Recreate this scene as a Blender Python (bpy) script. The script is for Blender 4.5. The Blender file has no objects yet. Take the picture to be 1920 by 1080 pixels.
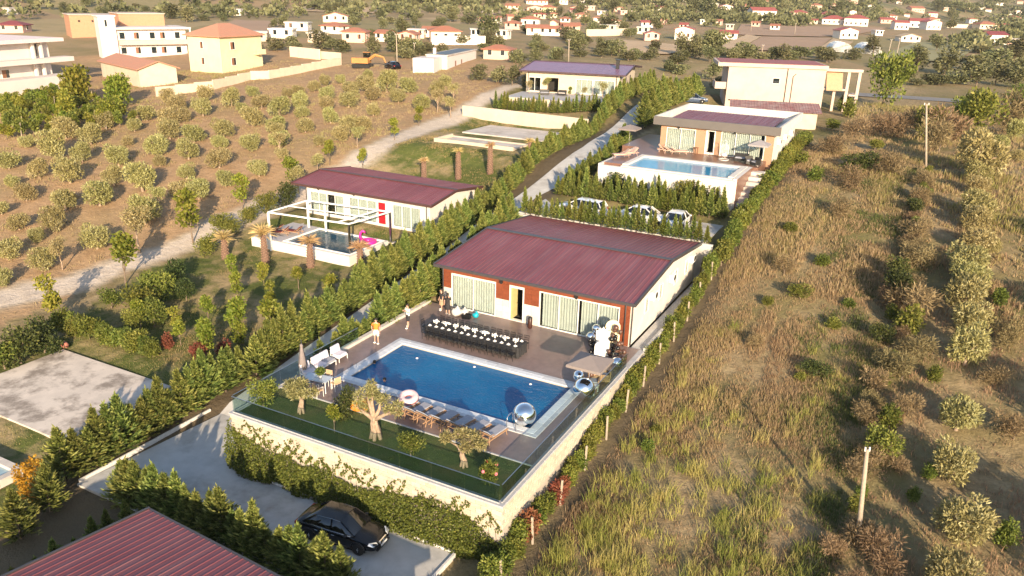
import bpy, bmesh, math, random
import numpy as np
from math import sin, cos, pi, radians, atan2, sqrt
from mathutils import Vector, Matrix

# ------------------------------------------------------------------ camera, world, sun, exposure
S = bpy.context.scene
COL = S.collection
CAM_H = 22.0
FOC = 1484.08                                   # focal length in pixels of a 1920 wide frame
YAW, PITCH, ROLL = radians(-27.4758), radians(20.4421), radians(1.4459)
_f = Vector((sin(YAW)*cos(PITCH), cos(YAW)*cos(PITCH), -sin(PITCH)))
_r0 = Vector((cos(YAW), -sin(YAW), 0)); _u0 = _r0.cross(_f)
_r = _r0*cos(ROLL) + _u0*sin(ROLL); _u = -_r0*sin(ROLL) + _u0*cos(ROLL)
cam_d = bpy.data.cameras.new('drone_camera'); cam = bpy.data.objects.new('drone_camera', cam_d); COL.objects.link(cam)
cam.matrix_world = Matrix(((_r.x,_u.x,-_f.x,0),(_r.y,_u.y,-_f.y,0),(_r.z,_u.z,-_f.z,CAM_H),(0,0,0,1)))
cam_d.sensor_width = 36; cam_d.lens = FOC/1920*36; cam_d.clip_start = .1; cam_d.clip_end = 20000
S.camera = cam
SUN_AZ, SUN_EL = radians(143), radians(16.5)       # azimuth from +Y clockwise, towards the sun
wd = bpy.data.worlds.new('World'); S.world = wd; wd.use_nodes = True
_nt = wd.node_tree; _nt.nodes.clear()
_sky = _nt.nodes.new('ShaderNodeTexSky'); _sky.sky_type = 'NISHITA'; _sky.sun_disc = False
_sky.sun_elevation = SUN_EL; _sky.sun_rotation = SUN_AZ; _sky.air_density = 1.0; _sky.dust_density = 1.0; _sky.ozone_density = 1.5
_bg = _nt.nodes.new('ShaderNodeBackground'); _bg.inputs[1].default_value = .12
_wo = _nt.nodes.new('ShaderNodeOutputWorld')
_nt.links.new(_sky.outputs[0], _bg.inputs[0]); _nt.links.new(_bg.outputs[0], _wo.inputs[0])
sun_d = bpy.data.lights.new('sun', 'SUN'); sun = bpy.data.objects.new('sun', sun_d); COL.objects.link(sun)
sun_d.energy = 5.0; sun_d.angle = radians(.6); sun_d.color = (1, .79, .55)
_sd = Vector((sin(SUN_AZ)*cos(SUN_EL), cos(SUN_AZ)*cos(SUN_EL), sin(SUN_EL)))
sun.rotation_euler = (_sd).to_track_quat('Z', 'Y').to_euler()
S.view_settings.view_transform = 'Standard'; S.view_settings.look = 'None'
S.view_settings.exposure = 1.15; S.view_settings.gamma = 1.0
S.cycles.max_bounces = 6; S.cycles.transparent_max_bounces = 12; S.cycles.diffuse_bounces = 3; S.cycles.glossy_bounces = 3
S.cycles.caustics_reflective = False; S.cycles.caustics_refractive = False

# ------------------------------------------------------------------ helpers
def back(px, py, z=0.0):
    """the point at height z that the photograph shows at (px, py)"""
    d = _f*FOC + _r*(px-960) - _u*(py-540)
    t = (z-CAM_H)/d.z
    return Vector((d.x*t, d.y*t, z))

def tag(o, label=None, cat=None, group=None, kind=None):
    if label: o['label'] = label
    if cat: o['category'] = cat
    if group: o['group'] = group
    if kind: o['kind'] = kind
    return o

def empty(name, loc=(0,0,0), rz=0, label=None, cat=None, group=None):
    o = bpy.data.objects.new(name, None); COL.objects.link(o)
    o.location = loc; o.rotation_euler = (0,0,rz); o.empty_display_size = .2
    return tag(o, label, cat, group)

def copy_tree(o, parent=None):
    c = o.copy(); COL.objects.link(c); c.parent = parent
    for ch in list(o.children): copy_tree(ch, c)
    return c

def mesh_np(name, v, faces_idx, nper, mat=None, smooth=False, col=None):
    """fast mesh from numpy arrays; all faces have nper corners"""
    v = np.asarray(v, np.float32).reshape(-1, 3); fi = np.asarray(faces_idx, np.int32).reshape(-1)
    me = bpy.data.meshes.new(name); nf = len(fi)//nper
    me.vertices.add(len(v)); me.vertices.foreach_set('co', v.ravel())
    me.loops.add(len(fi)); me.loops.foreach_set('vertex_index', fi)
    me.polygons.add(nf); me.polygons.foreach_set('loop_start', np.arange(nf, dtype=np.int32)*nper)
    if smooth: me.polygons.foreach_set('use_smooth', np.ones(nf, bool))
    if col is not None:
        a = me.color_attributes.new('Col', 'FLOAT_COLOR', 'POINT')
        c = np.ones((len(v), 4), np.float32); c[:, :col.shape[1]] = col
        a.data.foreach_set('color', c.ravel())
    me.update(calc_edges=True); me.validate()
    if mat: me.materials.append(mat)
    return me

def link(name, me, parent=None, loc=None, rz=None):
    o = bpy.data.objects.new(name, me); COL.objects.link(o)
    if parent is not None: o.parent = parent
    if loc is not None: o.location = loc
    if rz is not None: o.rotation_euler = (0,0,rz)
    return o

class MB:
    """collects simple shapes into one mesh"""
    def __init__(s): s.v = []; s.f = []
    def add(s, vs, fs):
        b = len(s.v); s.v += [tuple(p) for p in vs]; s.f += [tuple(b+i for i in f) for f in fs]; return s
    def bx(s, x0, x1, y0, y1, z0, z1):
        return s.add([(x0,y0,z0),(x1,y0,z0),(x1,y1,z0),(x0,y1,z0),(x0,y0,z1),(x1,y0,z1),(x1,y1,z1),(x0,y1,z1)],
                     [(0,3,2,1),(4,5,6,7),(0,1,5,4),(1,2,6,5),(2,3,7,6),(3,0,4,7)])
    def cb(s, x0, x1, y0, y1, z0, z1, c=.01):
        """box with chamfered upright and top edges"""
        P = [(x0+c,y0),(x1-c,y0),(x1,y0+c),(x1,y1-c),(x1-c,y1),(x0+c,y1),(x0,y1-c),(x0,y0+c)]
        Q = [(x0+c,y0+c),(x1-c,y0+c),(x1-c,y0+c),(x1-c,y1-c),(x1-c,y1-c),(x0+c,y1-c),(x0+c,y1-c),(x0+c,y0+c)]
        v = [(x,y,z0) for x,y in P]+[(x,y,z1-c) for x,y in P]+[(x,y,z1) for x,y in ((x0+c,y0+c),(x1-c,y0+c),(x1-c,y1-c),(x0+c,y1-c))]
        f = [tuple(range(7,-1,-1))]+[(i,(i+1)%8,8+(i+1)%8,8+i) for i in range(8)]
        f += [(16,17,18,19),(8,9,17,16),(10,11,18,17),(12,13,19,18),(14,15,16,19),(9,10,17),(11,12,18),(13,14,19),(15,8,16)]
        return s.add(v, f)
    def obox(s, c, ax, ay, az):
        c = Vector(c); ax=Vector(ax)/2; ay=Vector(ay)/2; az=Vector(az)/2
        return s.add([c-ax-ay-az,c+ax-ay-az,c+ax+ay-az,c-ax+ay-az,c-ax-ay+az,c+ax-ay+az,c+ax+ay+az,c-ax+ay+az],
                     [(0,3,2,1),(4,5,6,7),(0,1,5,4),(1,2,6,5),(2,3,7,6),(3,0,4,7)])
    def bar(s, a, b, w, h=None):
        a = Vector(a); b = Vector(b); d = b-a; L = d.length
        if L < 1e-6: return s
        h = h or w; dn = d/L
        up = Vector((0,0,1)) if abs(dn.z) < .95 else Vector((0,1,0))
        sx = dn.cross(up).normalized(); uz = sx.cross(dn)
        return s.obox((a+b)/2, sx*w, d, uz*h)
    def tube(s, pts, rad, n=6, cap=True):
        pts = [Vector(p) for p in pts]
        if not hasattr(rad, '__len__'): rad = [rad]*len(pts)
        b = len(s.v); prev = None
        for i, p in enumerate(pts):
            t = (pts[min(i+1,len(pts)-1)]-pts[max(i-1,0)])
            t = t.normalized() if t.length > 1e-9 else Vector((0,0,1))
            if prev is None:
                a = Vector((1,0,0)) if abs(t.x) < .9 else Vector((0,1,0))
                x = t.cross(a).normalized()
            else:
                x = (prev - t*prev.dot(t)).normalized()
            prev = x; y = t.cross(x)
            for k in range(n):
                a = 2*pi*k/n; q = p + (x*cos(a)+y*sin(a))*rad[i]; s.v.append(tuple(q))
        for i in range(len(pts)-1):
            for k in range(n):
                s.f.append((b+i*n+k, b+i*n+(k+1)%n, b+(i+1)*n+(k+1)%n, b+(i+1)*n+k))
        if cap:
            s.f.append(tuple(b+k for k in range(n-1,-1,-1))); e = b+(len(pts)-1)*n; s.f.append(tuple(e+k for k in range(n)))
        return s
    def lathe(s, prof, c=(0,0,0), n=16, ax='z'):
        b = len(s.v)
        for r, z in prof:
            for k in range(n):
                a = 2*pi*k/n; p = (r*cos(a), r*sin(a), z)
                if ax == 'y': p = (p[0], p[2], p[1])
                if ax == 'x': p = (p[2], p[0], p[1])
                s.v.append((c[0]+p[0], c[1]+p[1], c[2]+p[2]))
        for i in range(len(prof)-1):
            for k in range(n):
                s.f.append((b+i*n+k, b+i*n+(k+1)%n, b+(i+1)*n+(k+1)%n, b+(i+1)*n+k))
        s.f.append(tuple(b+k for k in range(n-1,-1,-1))); e = b+(len(prof)-1)*n; s.f.append(tuple(e+k for k in range(n)))
        return s
    def sphere(s, c, r, n=12, m=8, sz=1.0):
        prof = [(max(r*sin(pi*i/m), .001), -r*cos(pi*i/m)*sz) for i in range(m+1)]
        return s.lathe(prof, c, n)
    def prism(s, poly, z0, z1):
        n = len(poly); b = len(s.v)
        s.v += [(x,y,z0) for x,y in poly]+[(x,y,z1) for x,y in poly]
        s.f.append(tuple(b+i for i in range(n-1,-1,-1))); s.f.append(tuple(b+n+i for i in range(n)))
        for i in range(n): s.f.append((b+i, b+(i+1)%n, b+n+(i+1)%n, b+n+i))
        return s
    def quad(s, *p): return s.add(p, [tuple(range(len(p)))])
    def mesh(s, name, mat=None, smooth=False, bevel=0):
        me = bpy.data.meshes.new(name); me.from_pydata(s.v, [], s.f)
        if mat: me.materials.append(mat)
        if smooth: me.polygons.foreach_set('use_smooth', [True]*len(me.polygons))
        me.update(); return me
    def obj(s, name, mat, parent=None, smooth=False, w=False, loc=None, label=None):
        """w: the vertices are in world space, parent unrotated"""
        if w and parent is not None:
            p = parent; off = Vector((0,0,0))
            while p is not None: off += Vector(p.location); p = p.parent
            s.v = [(a-off.x, b_-off.y, c-off.z) for a,b_,c in s.v]
        o = link(name, s.mesh(name, mat, smooth), parent, loc)
        if label: o['label'] = label
        return o

ORD = ['zeroth','first','second','third','fourth','fifth','sixth','seventh','eighth','ninth','tenth','eleventh','twelfth','thirteenth','fourteenth','fifteenth','sixteenth','seventeenth','eighteenth','nineteenth']
TENS = {20:'twent',30:'thirt',40:'fort',50:'fift',60:'sixt',70:'sevent',80:'eight',90:'ninet'}
def nth(i):
    if i < 20: return ORD[i]
    if i >= 100: return ('hundred' if i//100 == 1 else ORD_C[i//100]+' hundred')+('th' if i % 100 == 0 else ' and '+nth(i % 100))
    t = TENS[i//10*10]
    return t+'ieth' if i % 10 == 0 else t+'y-'+ORD[i % 10]
ORD_C = ['','one','two','three']

# ------------------------------------------------------------------ materials
MATS = {}
def nodes(name):
    m = bpy.data.materials.new(name); m.use_nodes = True; nt = m.node_tree
    b = nt.nodes['Principled BSDF']; MATS[name] = m
    return m, nt, b
def N(nt, t, **kw):
    n = nt.nodes.new(t)
    for k, v in kw.items(): setattr(n, k, v)
    return n
def L(nt, a, b): nt.links.new(a, b)
def ramp(nt, fac, stops):
    r = N(nt, 'ShaderNodeValToRGB'); e = r.color_ramp.elements
    while len(e) < len(stops): e.new(.5)
    for el, (p, c) in zip(e, stops): el.position = p; el.color = (*c, 1) if len(c) == 3 else c
    L(nt, fac, r.inputs[0]); return r.outputs[0]
def noise(nt, vec, scale, detail=4, rough=.55, dist=0):
    n = N(nt, 'ShaderNodeTexNoise'); n.inputs['Scale'].default_value = scale; n.inputs['Detail'].default_value = detail
    n.inputs['Roughness'].default_value = rough; n.inputs['Distortion'].default_value = dist
    L(nt, vec, n.inputs['Vector']); return n.outputs[0]
def mixc(nt, fac, a, b, mode='MIX'):
    m = N(nt, 'ShaderNodeMix', data_type='RGBA', blend_type=mode)
    for i, x in ((0, fac), (6, a), (7, b)):
        if hasattr(x, 'is_output'): L(nt, x, m.inputs[i])
        else: m.inputs[i].default_value = x if i == 0 else (*x, 1)
    return m.outputs[2]
def math_(nt, op, a, b=None, clamp=False):
    m = N(nt, 'ShaderNodeMath', operation=op); m.use_clamp = clamp
    for i, x in ((0, a), (1, b)):
        if x is None: continue
        if hasattr(x, 'is_output'): L(nt, x, m.inputs[i])
        else: m.inputs[i].default_value = x
    return m.outputs[0]
def bump(nt, h, strength=.3, dist=.02):
    b = N(nt, 'ShaderNodeBump'); b.inputs['Strength'].default_value = strength; b.inputs['Distance'].default_value = dist
    L(nt, h, b.inputs['Height']); return b.outputs[0]
def gpos(nt): return N(nt, 'ShaderNodeNewGeometry').outputs['Position']
def opos(nt): return N(nt, 'ShaderNodeTexCoord').outputs['Object']
def orand(nt): return N(nt, 'ShaderNodeObjectInfo').outputs['Random']

def mat(name, c, rough=.6, c2=None, scale=3, bmp=0, bscale=None, metal=0, spec=.5, var=0, coat=0, dirt=None, dscale=.6, dlo=.48, dhi=.72):
    """painted / plastered / stone surface with soft variation, optional per-object variation and dirt"""
    if name in MATS: return MATS[name]
    m, nt, b = nodes(name)
    pos = gpos(nt)
    c2 = c2 or tuple(x*.82 for x in c)
    n = noise(nt, pos, scale, 5, .6)
    colr = mixc(nt, ramp(nt, n, [(.3,(0,0,0)),(.7,(1,1,1))]), c, c2)
    if dirt:
        d = noise(nt, pos, dscale, 6, .65)
        colr = mixc(nt, ramp(nt, d, [(dlo,(0,0,0)),(dhi,(.85,.85,.85))]), colr, dirt)
    if var:
        h = N(nt, 'ShaderNodeHueSaturation')
        L(nt, math_(nt, 'MULTIPLY_ADD', orand(nt), var*2), h.inputs['Value'])
        h.inputs['Value'].links[0].from_node.inputs[2].default_value = 1-var
        L(nt, colr, h.inputs['Color']); colr = h.outputs[0]
    L(nt, colr, b.inputs['Base Color'])
    b.inputs['Roughness'].default_value = rough; b.inputs['Metallic'].default_value = metal
    b.inputs['Specular IOR Level'].default_value = spec; b.inputs['Coat Weight'].default_value = coat; b.inputs['Coat Roughness'].default_value = .05
    if bmp: L(nt, bump(nt, noise(nt, pos, bscale or scale*6, 4), bmp, .02), b.inputs['Normal'])
    return m

def foliage(name, c1, c2, c3, trans=.3, var=.25, rough=.6):
    """leaf material: per-leaf tone from the Col attribute, per-plant tone from the object"""
    if name in MATS: return MATS[name]
    m, nt, b = nodes(name)
    at = N(nt, 'ShaderNodeAttribute'); at.attribute_name = 'Col'
    sep = N(nt, 'ShaderNodeSeparateColor'); L(nt, at.outputs['Color'], sep.inputs[0])
    colr = ramp(nt, sep.outputs[0], [(0, c1), (.55, c2), (1, c3)])
    h = N(nt, 'ShaderNodeHueSaturation')
    r = orand(nt)
    L(nt, math_(nt, 'MULTIPLY_ADD', r, var*2), h.inputs['Value']); h.inputs['Value'].links[0].from_node.inputs[2].default_value = 1-var
    r2 = math_(nt, 'FRACT', math_(nt, 'MULTIPLY', r, 7.31))
    L(nt, math_(nt, 'MULTIPLY_ADD', r2, .05), h.inputs['Hue']); h.inputs['Hue'].links[0].from_node.inputs[2].default_value = .475
    L(nt, colr, h.inputs['Color']); colr = h.outputs[0]
    L(nt, colr, b.inputs['Base Color']); b.inputs['Roughness'].default_value = rough; b.inputs['Specular IOR Level'].default_value = .25
    tr = N(nt, 'ShaderNodeBsdfTranslucent'); L(nt, colr, tr.inputs['Color'])
    mx = N(nt, 'ShaderNodeMixShader'); mx.inputs[0].default_value = trans
    L(nt, b.outputs[0], mx.inputs[1]); L(nt, tr.outputs[0], mx.inputs[2])
    L(nt, mx.outputs[0], nt.nodes['Material Output'].inputs['Surface'])
    return m

def glass(name, tint=(.9,.95,.95), refl=.12, solid=0, dark=(.02,.03,.035)):
    """thin pane: mostly see-through, mirror-like at grazing angles"""
    if name in MATS: return MATS[name]
    m, nt, b = nodes(name); nt.nodes.remove(b)
    tr = N(nt, 'ShaderNodeBsdfTransparent'); tr.inputs[0].default_value = (*tint, 1)
    gl = N(nt, 'ShaderNodeBsdfGlossy'); gl.inputs['Roughness'].default_value = .02; gl.inputs[0].default_value = (.95,.95,.95,1)
    fr = N(nt, 'ShaderNodeLayerWeight'); fr.inputs[0].default_value = .35
    fac = math_(nt, 'ADD', math_(nt, 'MULTIPLY', math_(nt, 'POWER', fr.outputs['Facing'], 3), .6), refl, True)
    base = tr.outputs[0]
    if solid:
        df = N(nt, 'ShaderNodeBsdfDiffuse'); df.inputs[0].default_value = (*dark, 1)
        m2 = N(nt, 'ShaderNodeMixShader'); m2.inputs[0].default_value = solid; L(nt, base, m2.inputs[1]); L(nt, df.outputs[0], m2.inputs[2]); base = m2.outputs[0]
    mx = N(nt, 'ShaderNodeMixShader'); L(nt, fac, mx.inputs[0]); L(nt, base, mx.inputs[1]); L(nt, gl.outputs[0], mx.inputs[2])
    L(nt, mx.outputs[0], nt.nodes['Material Output'].inputs['Surface'])
    return m
# ------------------------------------------------------------------ terrain
CP = np.array([
 (-12,12,-3.9),(-10,20,-3.4),(-10,27,-2.9),(-10,33,-2.4),(-10,43,-1.6),(-10,50,-.6),(-10,57,.7),(-10,65,2.3),(-10,72,3.7),(-10,89,5.3),(-10,99,5.9),(-10,115,6),(-8,140,5.6),
 (0,20,-3.4),(0,35,-2.3),(0,50,-.5),(0,70,3.2),(0,90,5.4),(0,115,6),
 (15,25,-3),(15,50,-.3),(15,75,3.6),(15,100,5.7),(20,140,5.5),(40,60,1),(40,120,6),
 (-22,22,-3.3),(-30,22,-3.35),(-16,22,-3.3),(-22,12,-3.8),(-34,26,-3.3),(-16,30,-2.8),(-22,45,-1.2),(-22,58,-.4),
 (-34.5,38,-1.8),(-34.5,50,-.2),(-34.5,61,1.5),(-34.5,67,2.4),(-34.5,76,3.9),(-34,90,5.6),(-34,107,7),(-36,122,7.4),
 (-58,66,-.2),(-42,66,-.1),(-42,60,-.3),(-57,60,-.35),(-50,53,-1.2),(-42,53,-1.1),(-58,52,-1.3),(-50,45,-2.1),(-42,42,-2.2),(-40,34,-3.0),(-55,38,-2.7),
 (-45,27,-3.35),(-48,15,-4),(-60,20,-3.6),(-38,18,-3.6),
 (-50,72.5,.9),(-58,78,3.4),(-42,78,3.8),(-58,88,4.2),(-42,90,4.4),(-58,97,4.6),(-42,97,4.6),
 (-55,111,7.2),(-42,112,7.4),(-50,103,5.0),(-48,120,8),
 (-24,70,3.2),(-24,65,2.9),(-20,80,4.2),(-20,95,5.7),(-22,115,5.9),(-24,140,5.8),
 (-66,47,-1.6),(-64,40,-2.4),(-62,60,.2),(-64,75,2.6),(-66,90,4.4),(-80,45,-1.2),(-80,70,2),(-80,100,5),(-100,60,1.5),(-100,90,4.5),(-120,80,4),(-100,110,6),(-80,125,7.2),(-60,125,8),
 (-130,118,6),(-145,125,6),(-120,105,5.6),(-130,60,3),(-160,60,3.5),(-150,90,4.6),(-90,40,-.8),(-75,28,-2.8),(-110,40,.5),
 (-60,160,8.5),(-100,180,9),(-180,160,9),(-20,180,6),(20,200,5.5),(60,200,5.5),(-50,250,8),(50,300,5.5),(-150,260,10),(-250,200,10),(0,400,6),(-250,350,12),(150,400,6),
 (-300,80,6),(150,150,5),(150,50,2),(-200,20,1),(-100,0,-2),(0,0,-4),(60,0,-3),(-400,200,10),(-300,500,13),(100,600,8),(300,300,6)], float)
def _U(r2): return np.where(r2 > 1e-9, r2*np.log(r2+1e-12), 0)*.5
_n = len(CP); _P = CP[:, :2]/50.0
_K = _U(((_P[:, None]-_P[None])**2).sum(-1)) + np.eye(_n)*2e-3
_Q = np.c_[np.ones(_n), _P]
_W = np.linalg.solve(np.r_[np.c_[_K, _Q], np.c_[_Q.T, np.zeros((3,3))]], np.r_[CP[:, 2], 0, 0, 0])
def sst(a, b, x): t = np.clip((x-a)/(b-a), 0, 1); return t*t*(3-2*t)
FLATS = [(-36.6,-32.2,26,30.3,-3.34,1.2), # x0, x1, y0, y1, z, margin : places levelled by people
 (-37.5,-16.0,21.0,26.9,-3.32,1.2), (-53.6,-39.6,23.4,31.5,-3.34,1.5), (-58.5,-40.6,60.5,71,-.25,1.6),
 (-29.5,-15,63.2,69.3,2.9,1.0), (-57,-40.5,80.5,98.6,4.35,2.5), (-59,-42.5,109.5,118,7.35,1.2), (-29.8,-14.2,73.8,97,4.0,1.0), (-31,-12,118,150,5.75,3)]
def vnoise(x, y, s, seed=0):
    """smooth value noise, numpy"""
    x = x/s+seed*17.3; y = y/s-seed*9.1
    xi = np.floor(x).astype(np.int64); yi = np.floor(y).astype(np.int64); xf = x-xi; yf = y-yi
    def h(a, b):
        v = np.sin(a*127.1+b*311.7+seed*74.7)*43758.5453; return v-np.floor(v)
    u = xf*xf*(3-2*xf); w = yf*yf*(3-2*yf)
    return (h(xi,yi)*(1-u)+h(xi+1,yi)*u)*(1-w)+(h(xi,yi+1)*(1-u)+h(xi+1,yi+1)*u)*w
def terrain(x, y):
    x = np.asarray(x, float); y = np.asarray(y, float); sh = x.shape; x = x.ravel(); y = y.ravel()
    rr = np.hypot(x, y); k = np.minimum(1, 560/np.maximum(rr, 1)); xs, ys = x*k, y*k      # beyond 560 m keep the rim height
    z = np.empty_like(x)
    for i in range(0, len(x), 20000):
        q = np.c_[xs[i:i+20000], ys[i:i+20000]]/50.0
        z[i:i+20000] = _U(((q[:, None]-_P[None])**2).sum(-1))@_W[:_n] + np.c_[np.ones(len(q)), q]@_W[_n:]
    for x0,x1,y0,y1,zf,m in FLATS:
        d = np.hypot(np.maximum(np.maximum(x0-x, x-x1), 0), np.maximum(np.maximum(y0-y, y-y1), 0))
        w = 1-sst(0, m, d); z = z*(1-w)+zf*w
    ins = (x > -31.0) & (x < -14.45) & (y > 27.2) & (y < 62.6); z = np.where(ins, np.minimum(z, -.7), z)
    z = z + (vnoise(x,y,2.3,1)-.5)*.10*np.clip(rr/30,0,1) + (vnoise(x,y,9,2)-.5)*.25*sst(70,140,rr)
    az = np.degrees(np.arctan2(x, y))
    start = np.interp(az, [-75,-60,-45,-32,-20,-12,-5,3,20], [300,320,370,420,470,520,650,1000,1200])
    slope = np.interp(az, [-75,-60,-45,-30,-18,-8,0,10], [.075,.075,.07,.062,.055,.055,.07,.09])
    d = np.maximum(rr-start, 0)
    z = z + slope*d*sst(0, 150, d)*(1-.35*sst(600, 2500, d)) + sst(0,300,d)*((vnoise(x,y,140,3)-.5)*26+(vnoise(x,y,55,4)-.5)*9)*np.clip(d/500,.25,2.5)
    z = z + sst(1500, 4200, rr)*(180+150*(vnoise(x,y,900,5)-.3))
    return z.reshape(sh)
def tz(x, y): return float(terrain(np.array([x]), np.array([y]))[0])
def G(px, py):
    """where the ray through a pixel of the photograph meets the ground"""
    d = (_f*FOC + _r*(px-960) - _u*(py-540)).normalized()
    t = np.geomspace(18, 5000, 500); X = d.x*t; Y = d.y*t; Z = CAM_H+d.z*t
    e = Z-terrain(X, Y); i = np.argmax(e < 0)
    if e[i] >= 0: i = len(t)-1
    a, b = t[max(i-1,0)], t[i]
    t = np.linspace(a, b, 24); e = CAM_H+d.z*t-terrain(d.x*t, d.y*t); i = np.argmax(e < 0) if (e < 0).any() else 23
    t = t[i]
    return Vector((d.x*t, d.y*t, tz(d.x*t, d.y*t)))
def px_per_m(p):
    return FOC/((Vector(p)-Vector((0,0,CAM_H))).dot(_f))

# zones of ground cover, as polygons in plan
def inpoly(x, y, poly):
    r = np.zeros(x.shape, bool); n = len(poly)
    for i in range(n):
        x1,y1 = poly[i]; x2,y2 = poly[(i+1) % n]
        c = ((y1 > y) != (y2 > y)) & (x < (x2-x1)*(y-y1)/((y2-y1) or 1e-9)+x1); r ^= c
    return r
TRACK = [(-100,8),(-72,26),(-66.5,33),(-63.5,40),(-62,48),(-61,58),(-61,66),(-60.5,76),(-61,88),(-61.5,98),(-62,108),(-62.5,118)]
def dist_poly(x, y, pts):
    d = np.full(x.shape, 1e9)
    for (x1,y1),(x2,y2) in zip(pts[:-1], pts[1:]):
        t = np.clip(((x-x1)*(x2-x1)+(y-y1)*(y2-y1))/((x2-x1)**2+(y2-y1)**2), 0, 1)
        d = np.minimum(d, np.hypot(x-x1-t*(x2-x1), y-y1-t*(y2-y1)))
    return d
LAWNS = [[(-59,72),(-39,71.5),(-38.5,100.5),(-59.5,100.5)],                     # plot with the empty pool
         [(-60,44),(-58,61),(-37,62),(-37,33),(-57,34)],                         # garden of the house with the pergola
         [(-58,12),(-57,34.5),(-36.5,34.5),(-36.5,12)]]
def zones(x, y):
    """R lawn, G bare pale track, B orchard soil (reddish) , A dark humus / shade-loving ground"""
    lawn = np.zeros(x.shape)
    for p in LAWNS: lawn = np.maximum(lawn, inpoly(x, y, p))
    w = vnoise(x, y, 3.1, 8)
    tr = 1-sst(1.3, 2.6, dist_poly(x, y, TRACK)+(w-.5)*1.4)
    lawn = lawn*(1-tr)
    orch = sst(.3, .7, ((x < -61) & (y < 150) & (np.hypot(x, y) < 210))*1.0)*(1-tr)
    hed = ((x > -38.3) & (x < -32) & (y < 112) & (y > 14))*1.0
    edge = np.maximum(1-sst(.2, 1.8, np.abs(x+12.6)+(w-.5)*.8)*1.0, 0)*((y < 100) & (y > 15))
    return np.stack([lawn, tr, orch, np.maximum(hed, edge)], -1)

def build_ground():
    na, nr = 520, 380
    ang = np.radians(np.linspace(-78, 24, na)) ; rad = np.r_[np.geomspace(9, 520, 300), np.geomspace(530, 9000, nr-300)]
    A, Rr = np.meshgrid(ang, rad); X = np.sin(A)*Rr; Y = np.cos(A)*Rr; Z = terrain(X, Y)
    v = np.stack([X, Y, Z], -1).reshape(-1, 3)
    i = np.arange(nr*na).reshape(nr, na); f = np.stack([i[:-1,:-1], i[:-1,1:], i[1:,1:], i[1:,:-1]], -1)[:, :, ::-1]
    col = zones(v[:, 0], v[:, 1])
    m, nt, b = nodes('ground_cover')
    pos = gpos(nt)
    at = N(nt, 'ShaderNodeAttribute'); at.attribute_name = 'Col'
    sp = N(nt, 'ShaderNodeSeparateColor'); L(nt, at.outputs['Color'], sp.inputs[0])
    big = noise(nt, pos, .012, 5, .6, .6); mid = noise(nt, pos, .09, 5, .6); fin = noise(nt, pos, .9, 6, .7); ff = noise(nt, pos, 6, 4, .7)
    dry = mixc(nt, ramp(nt, fin, [(.35,(0,0,0)),(.65,(1,1,1))]), (.38,.29,.165), (.21,.155,.085))
    dry = mixc(nt, ramp(nt, mid, [(.42,(0,0,0)),(.62,(1,1,1))]), dry, (.16,.145,.055))
    # distant fields: tilled parcels, stubble and rough pasture
    vo = N(nt, 'ShaderNodeTexVoronoi'); vo.inputs['Scale'].default_value = .014; vo.inputs['Randomness'].default_value = .8; L(nt, pos, vo.inputs['Vector'])
    sv = N(nt, 'ShaderNodeSeparateColor'); L(nt, vo.outputs['Color'], sv.inputs[0])
    field = ramp(nt, sv.outputs[0], [(0,(.40,.27,.17)),(.25,(.24,.21,.11)),(.5,(.37,.25,.155)),(.72,(.28,.235,.12)),(1,(.45,.33,.20))])
    field = mixc(nt, ramp(nt, mid, [(.5,(0,0,0)),(.75,(.7,.7,.7))]), field, (.17,.17,.08))
    ln = N(nt, 'ShaderNodeVectorMath', operation='LENGTH'); L(nt, pos, ln.inputs[0])
    far = N(nt, 'ShaderNodeMapRange'); far.inputs[1].default_value = 130; far.inputs[2].default_value = 260; L(nt, ln.outputs['Value'], far.inputs[0])
    base = mixc(nt, far.outputs[0], dry, field)
    hill = mixc(nt, ramp(nt, big, [(.38,(0,0,0)),(.6,(1,1,1))]), (.34,.255,.155), (.155,.16,.08))
    hf = N(nt, 'ShaderNodeMapRange'); hf.inputs[1].default_value = 420; hf.inputs[2].default_value = 800; L(nt, ln.outputs['Value'], hf.inputs[0])
    base = mixc(nt, hf.outputs[0], base, hill)
    soil = mixc(nt, ramp(nt, fin, [(.35,(0,0,0)),(.7,(1,1,1))]), (.46,.305,.175), (.31,.20,.112))
    soil = mixc(nt, ramp(nt, mid, [(.5,(0,0,0)),(.68,(.6,.6,.6))]), soil, (.29,.22,.11))
    lawn = mixc(nt, ramp(nt, fin, [(.3,(0,0,0)),(.7,(1,1,1))]), (.06,.09,.018), (.11,.125,.035))
    lawn = mixc(nt, ramp(nt, noise(nt, pos, .22, 5, .65), [(.46,(0,0,0)),(.62,(.95,.95,.95))]), lawn, (.36,.27,.15))
    trk = mixc(nt, ramp(nt, fin, [(.3,(0,0,0)),(.7,(1,1,1))]), (.66,.57,.48), (.50,.42,.34))
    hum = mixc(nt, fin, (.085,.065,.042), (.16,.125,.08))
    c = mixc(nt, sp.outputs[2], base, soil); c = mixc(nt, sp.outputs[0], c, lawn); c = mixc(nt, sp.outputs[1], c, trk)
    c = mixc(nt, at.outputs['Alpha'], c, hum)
    c = mixc(nt, ramp(nt, ff, [(.3,(0,0,0)),(.75,(.35,.35,.35))]), c, (.09,.07,.04))
    L(nt, c, b.inputs['Base Color']); b.inputs['Roughness'].default_value = .95; b.inputs['Specular IOR Level'].default_value = .1
    hh = math_(nt, 'ADD', math_(nt, 'MULTIPLY', fin, 1.6), math_(nt, 'MULTIPLY', ff, .35))
    L(nt, bump(nt, hh, .55, .25), b.inputs['Normal'])
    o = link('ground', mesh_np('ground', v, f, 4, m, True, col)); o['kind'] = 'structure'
    a = o.data.color_attributes['Col']
    return o
build_ground()

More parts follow.
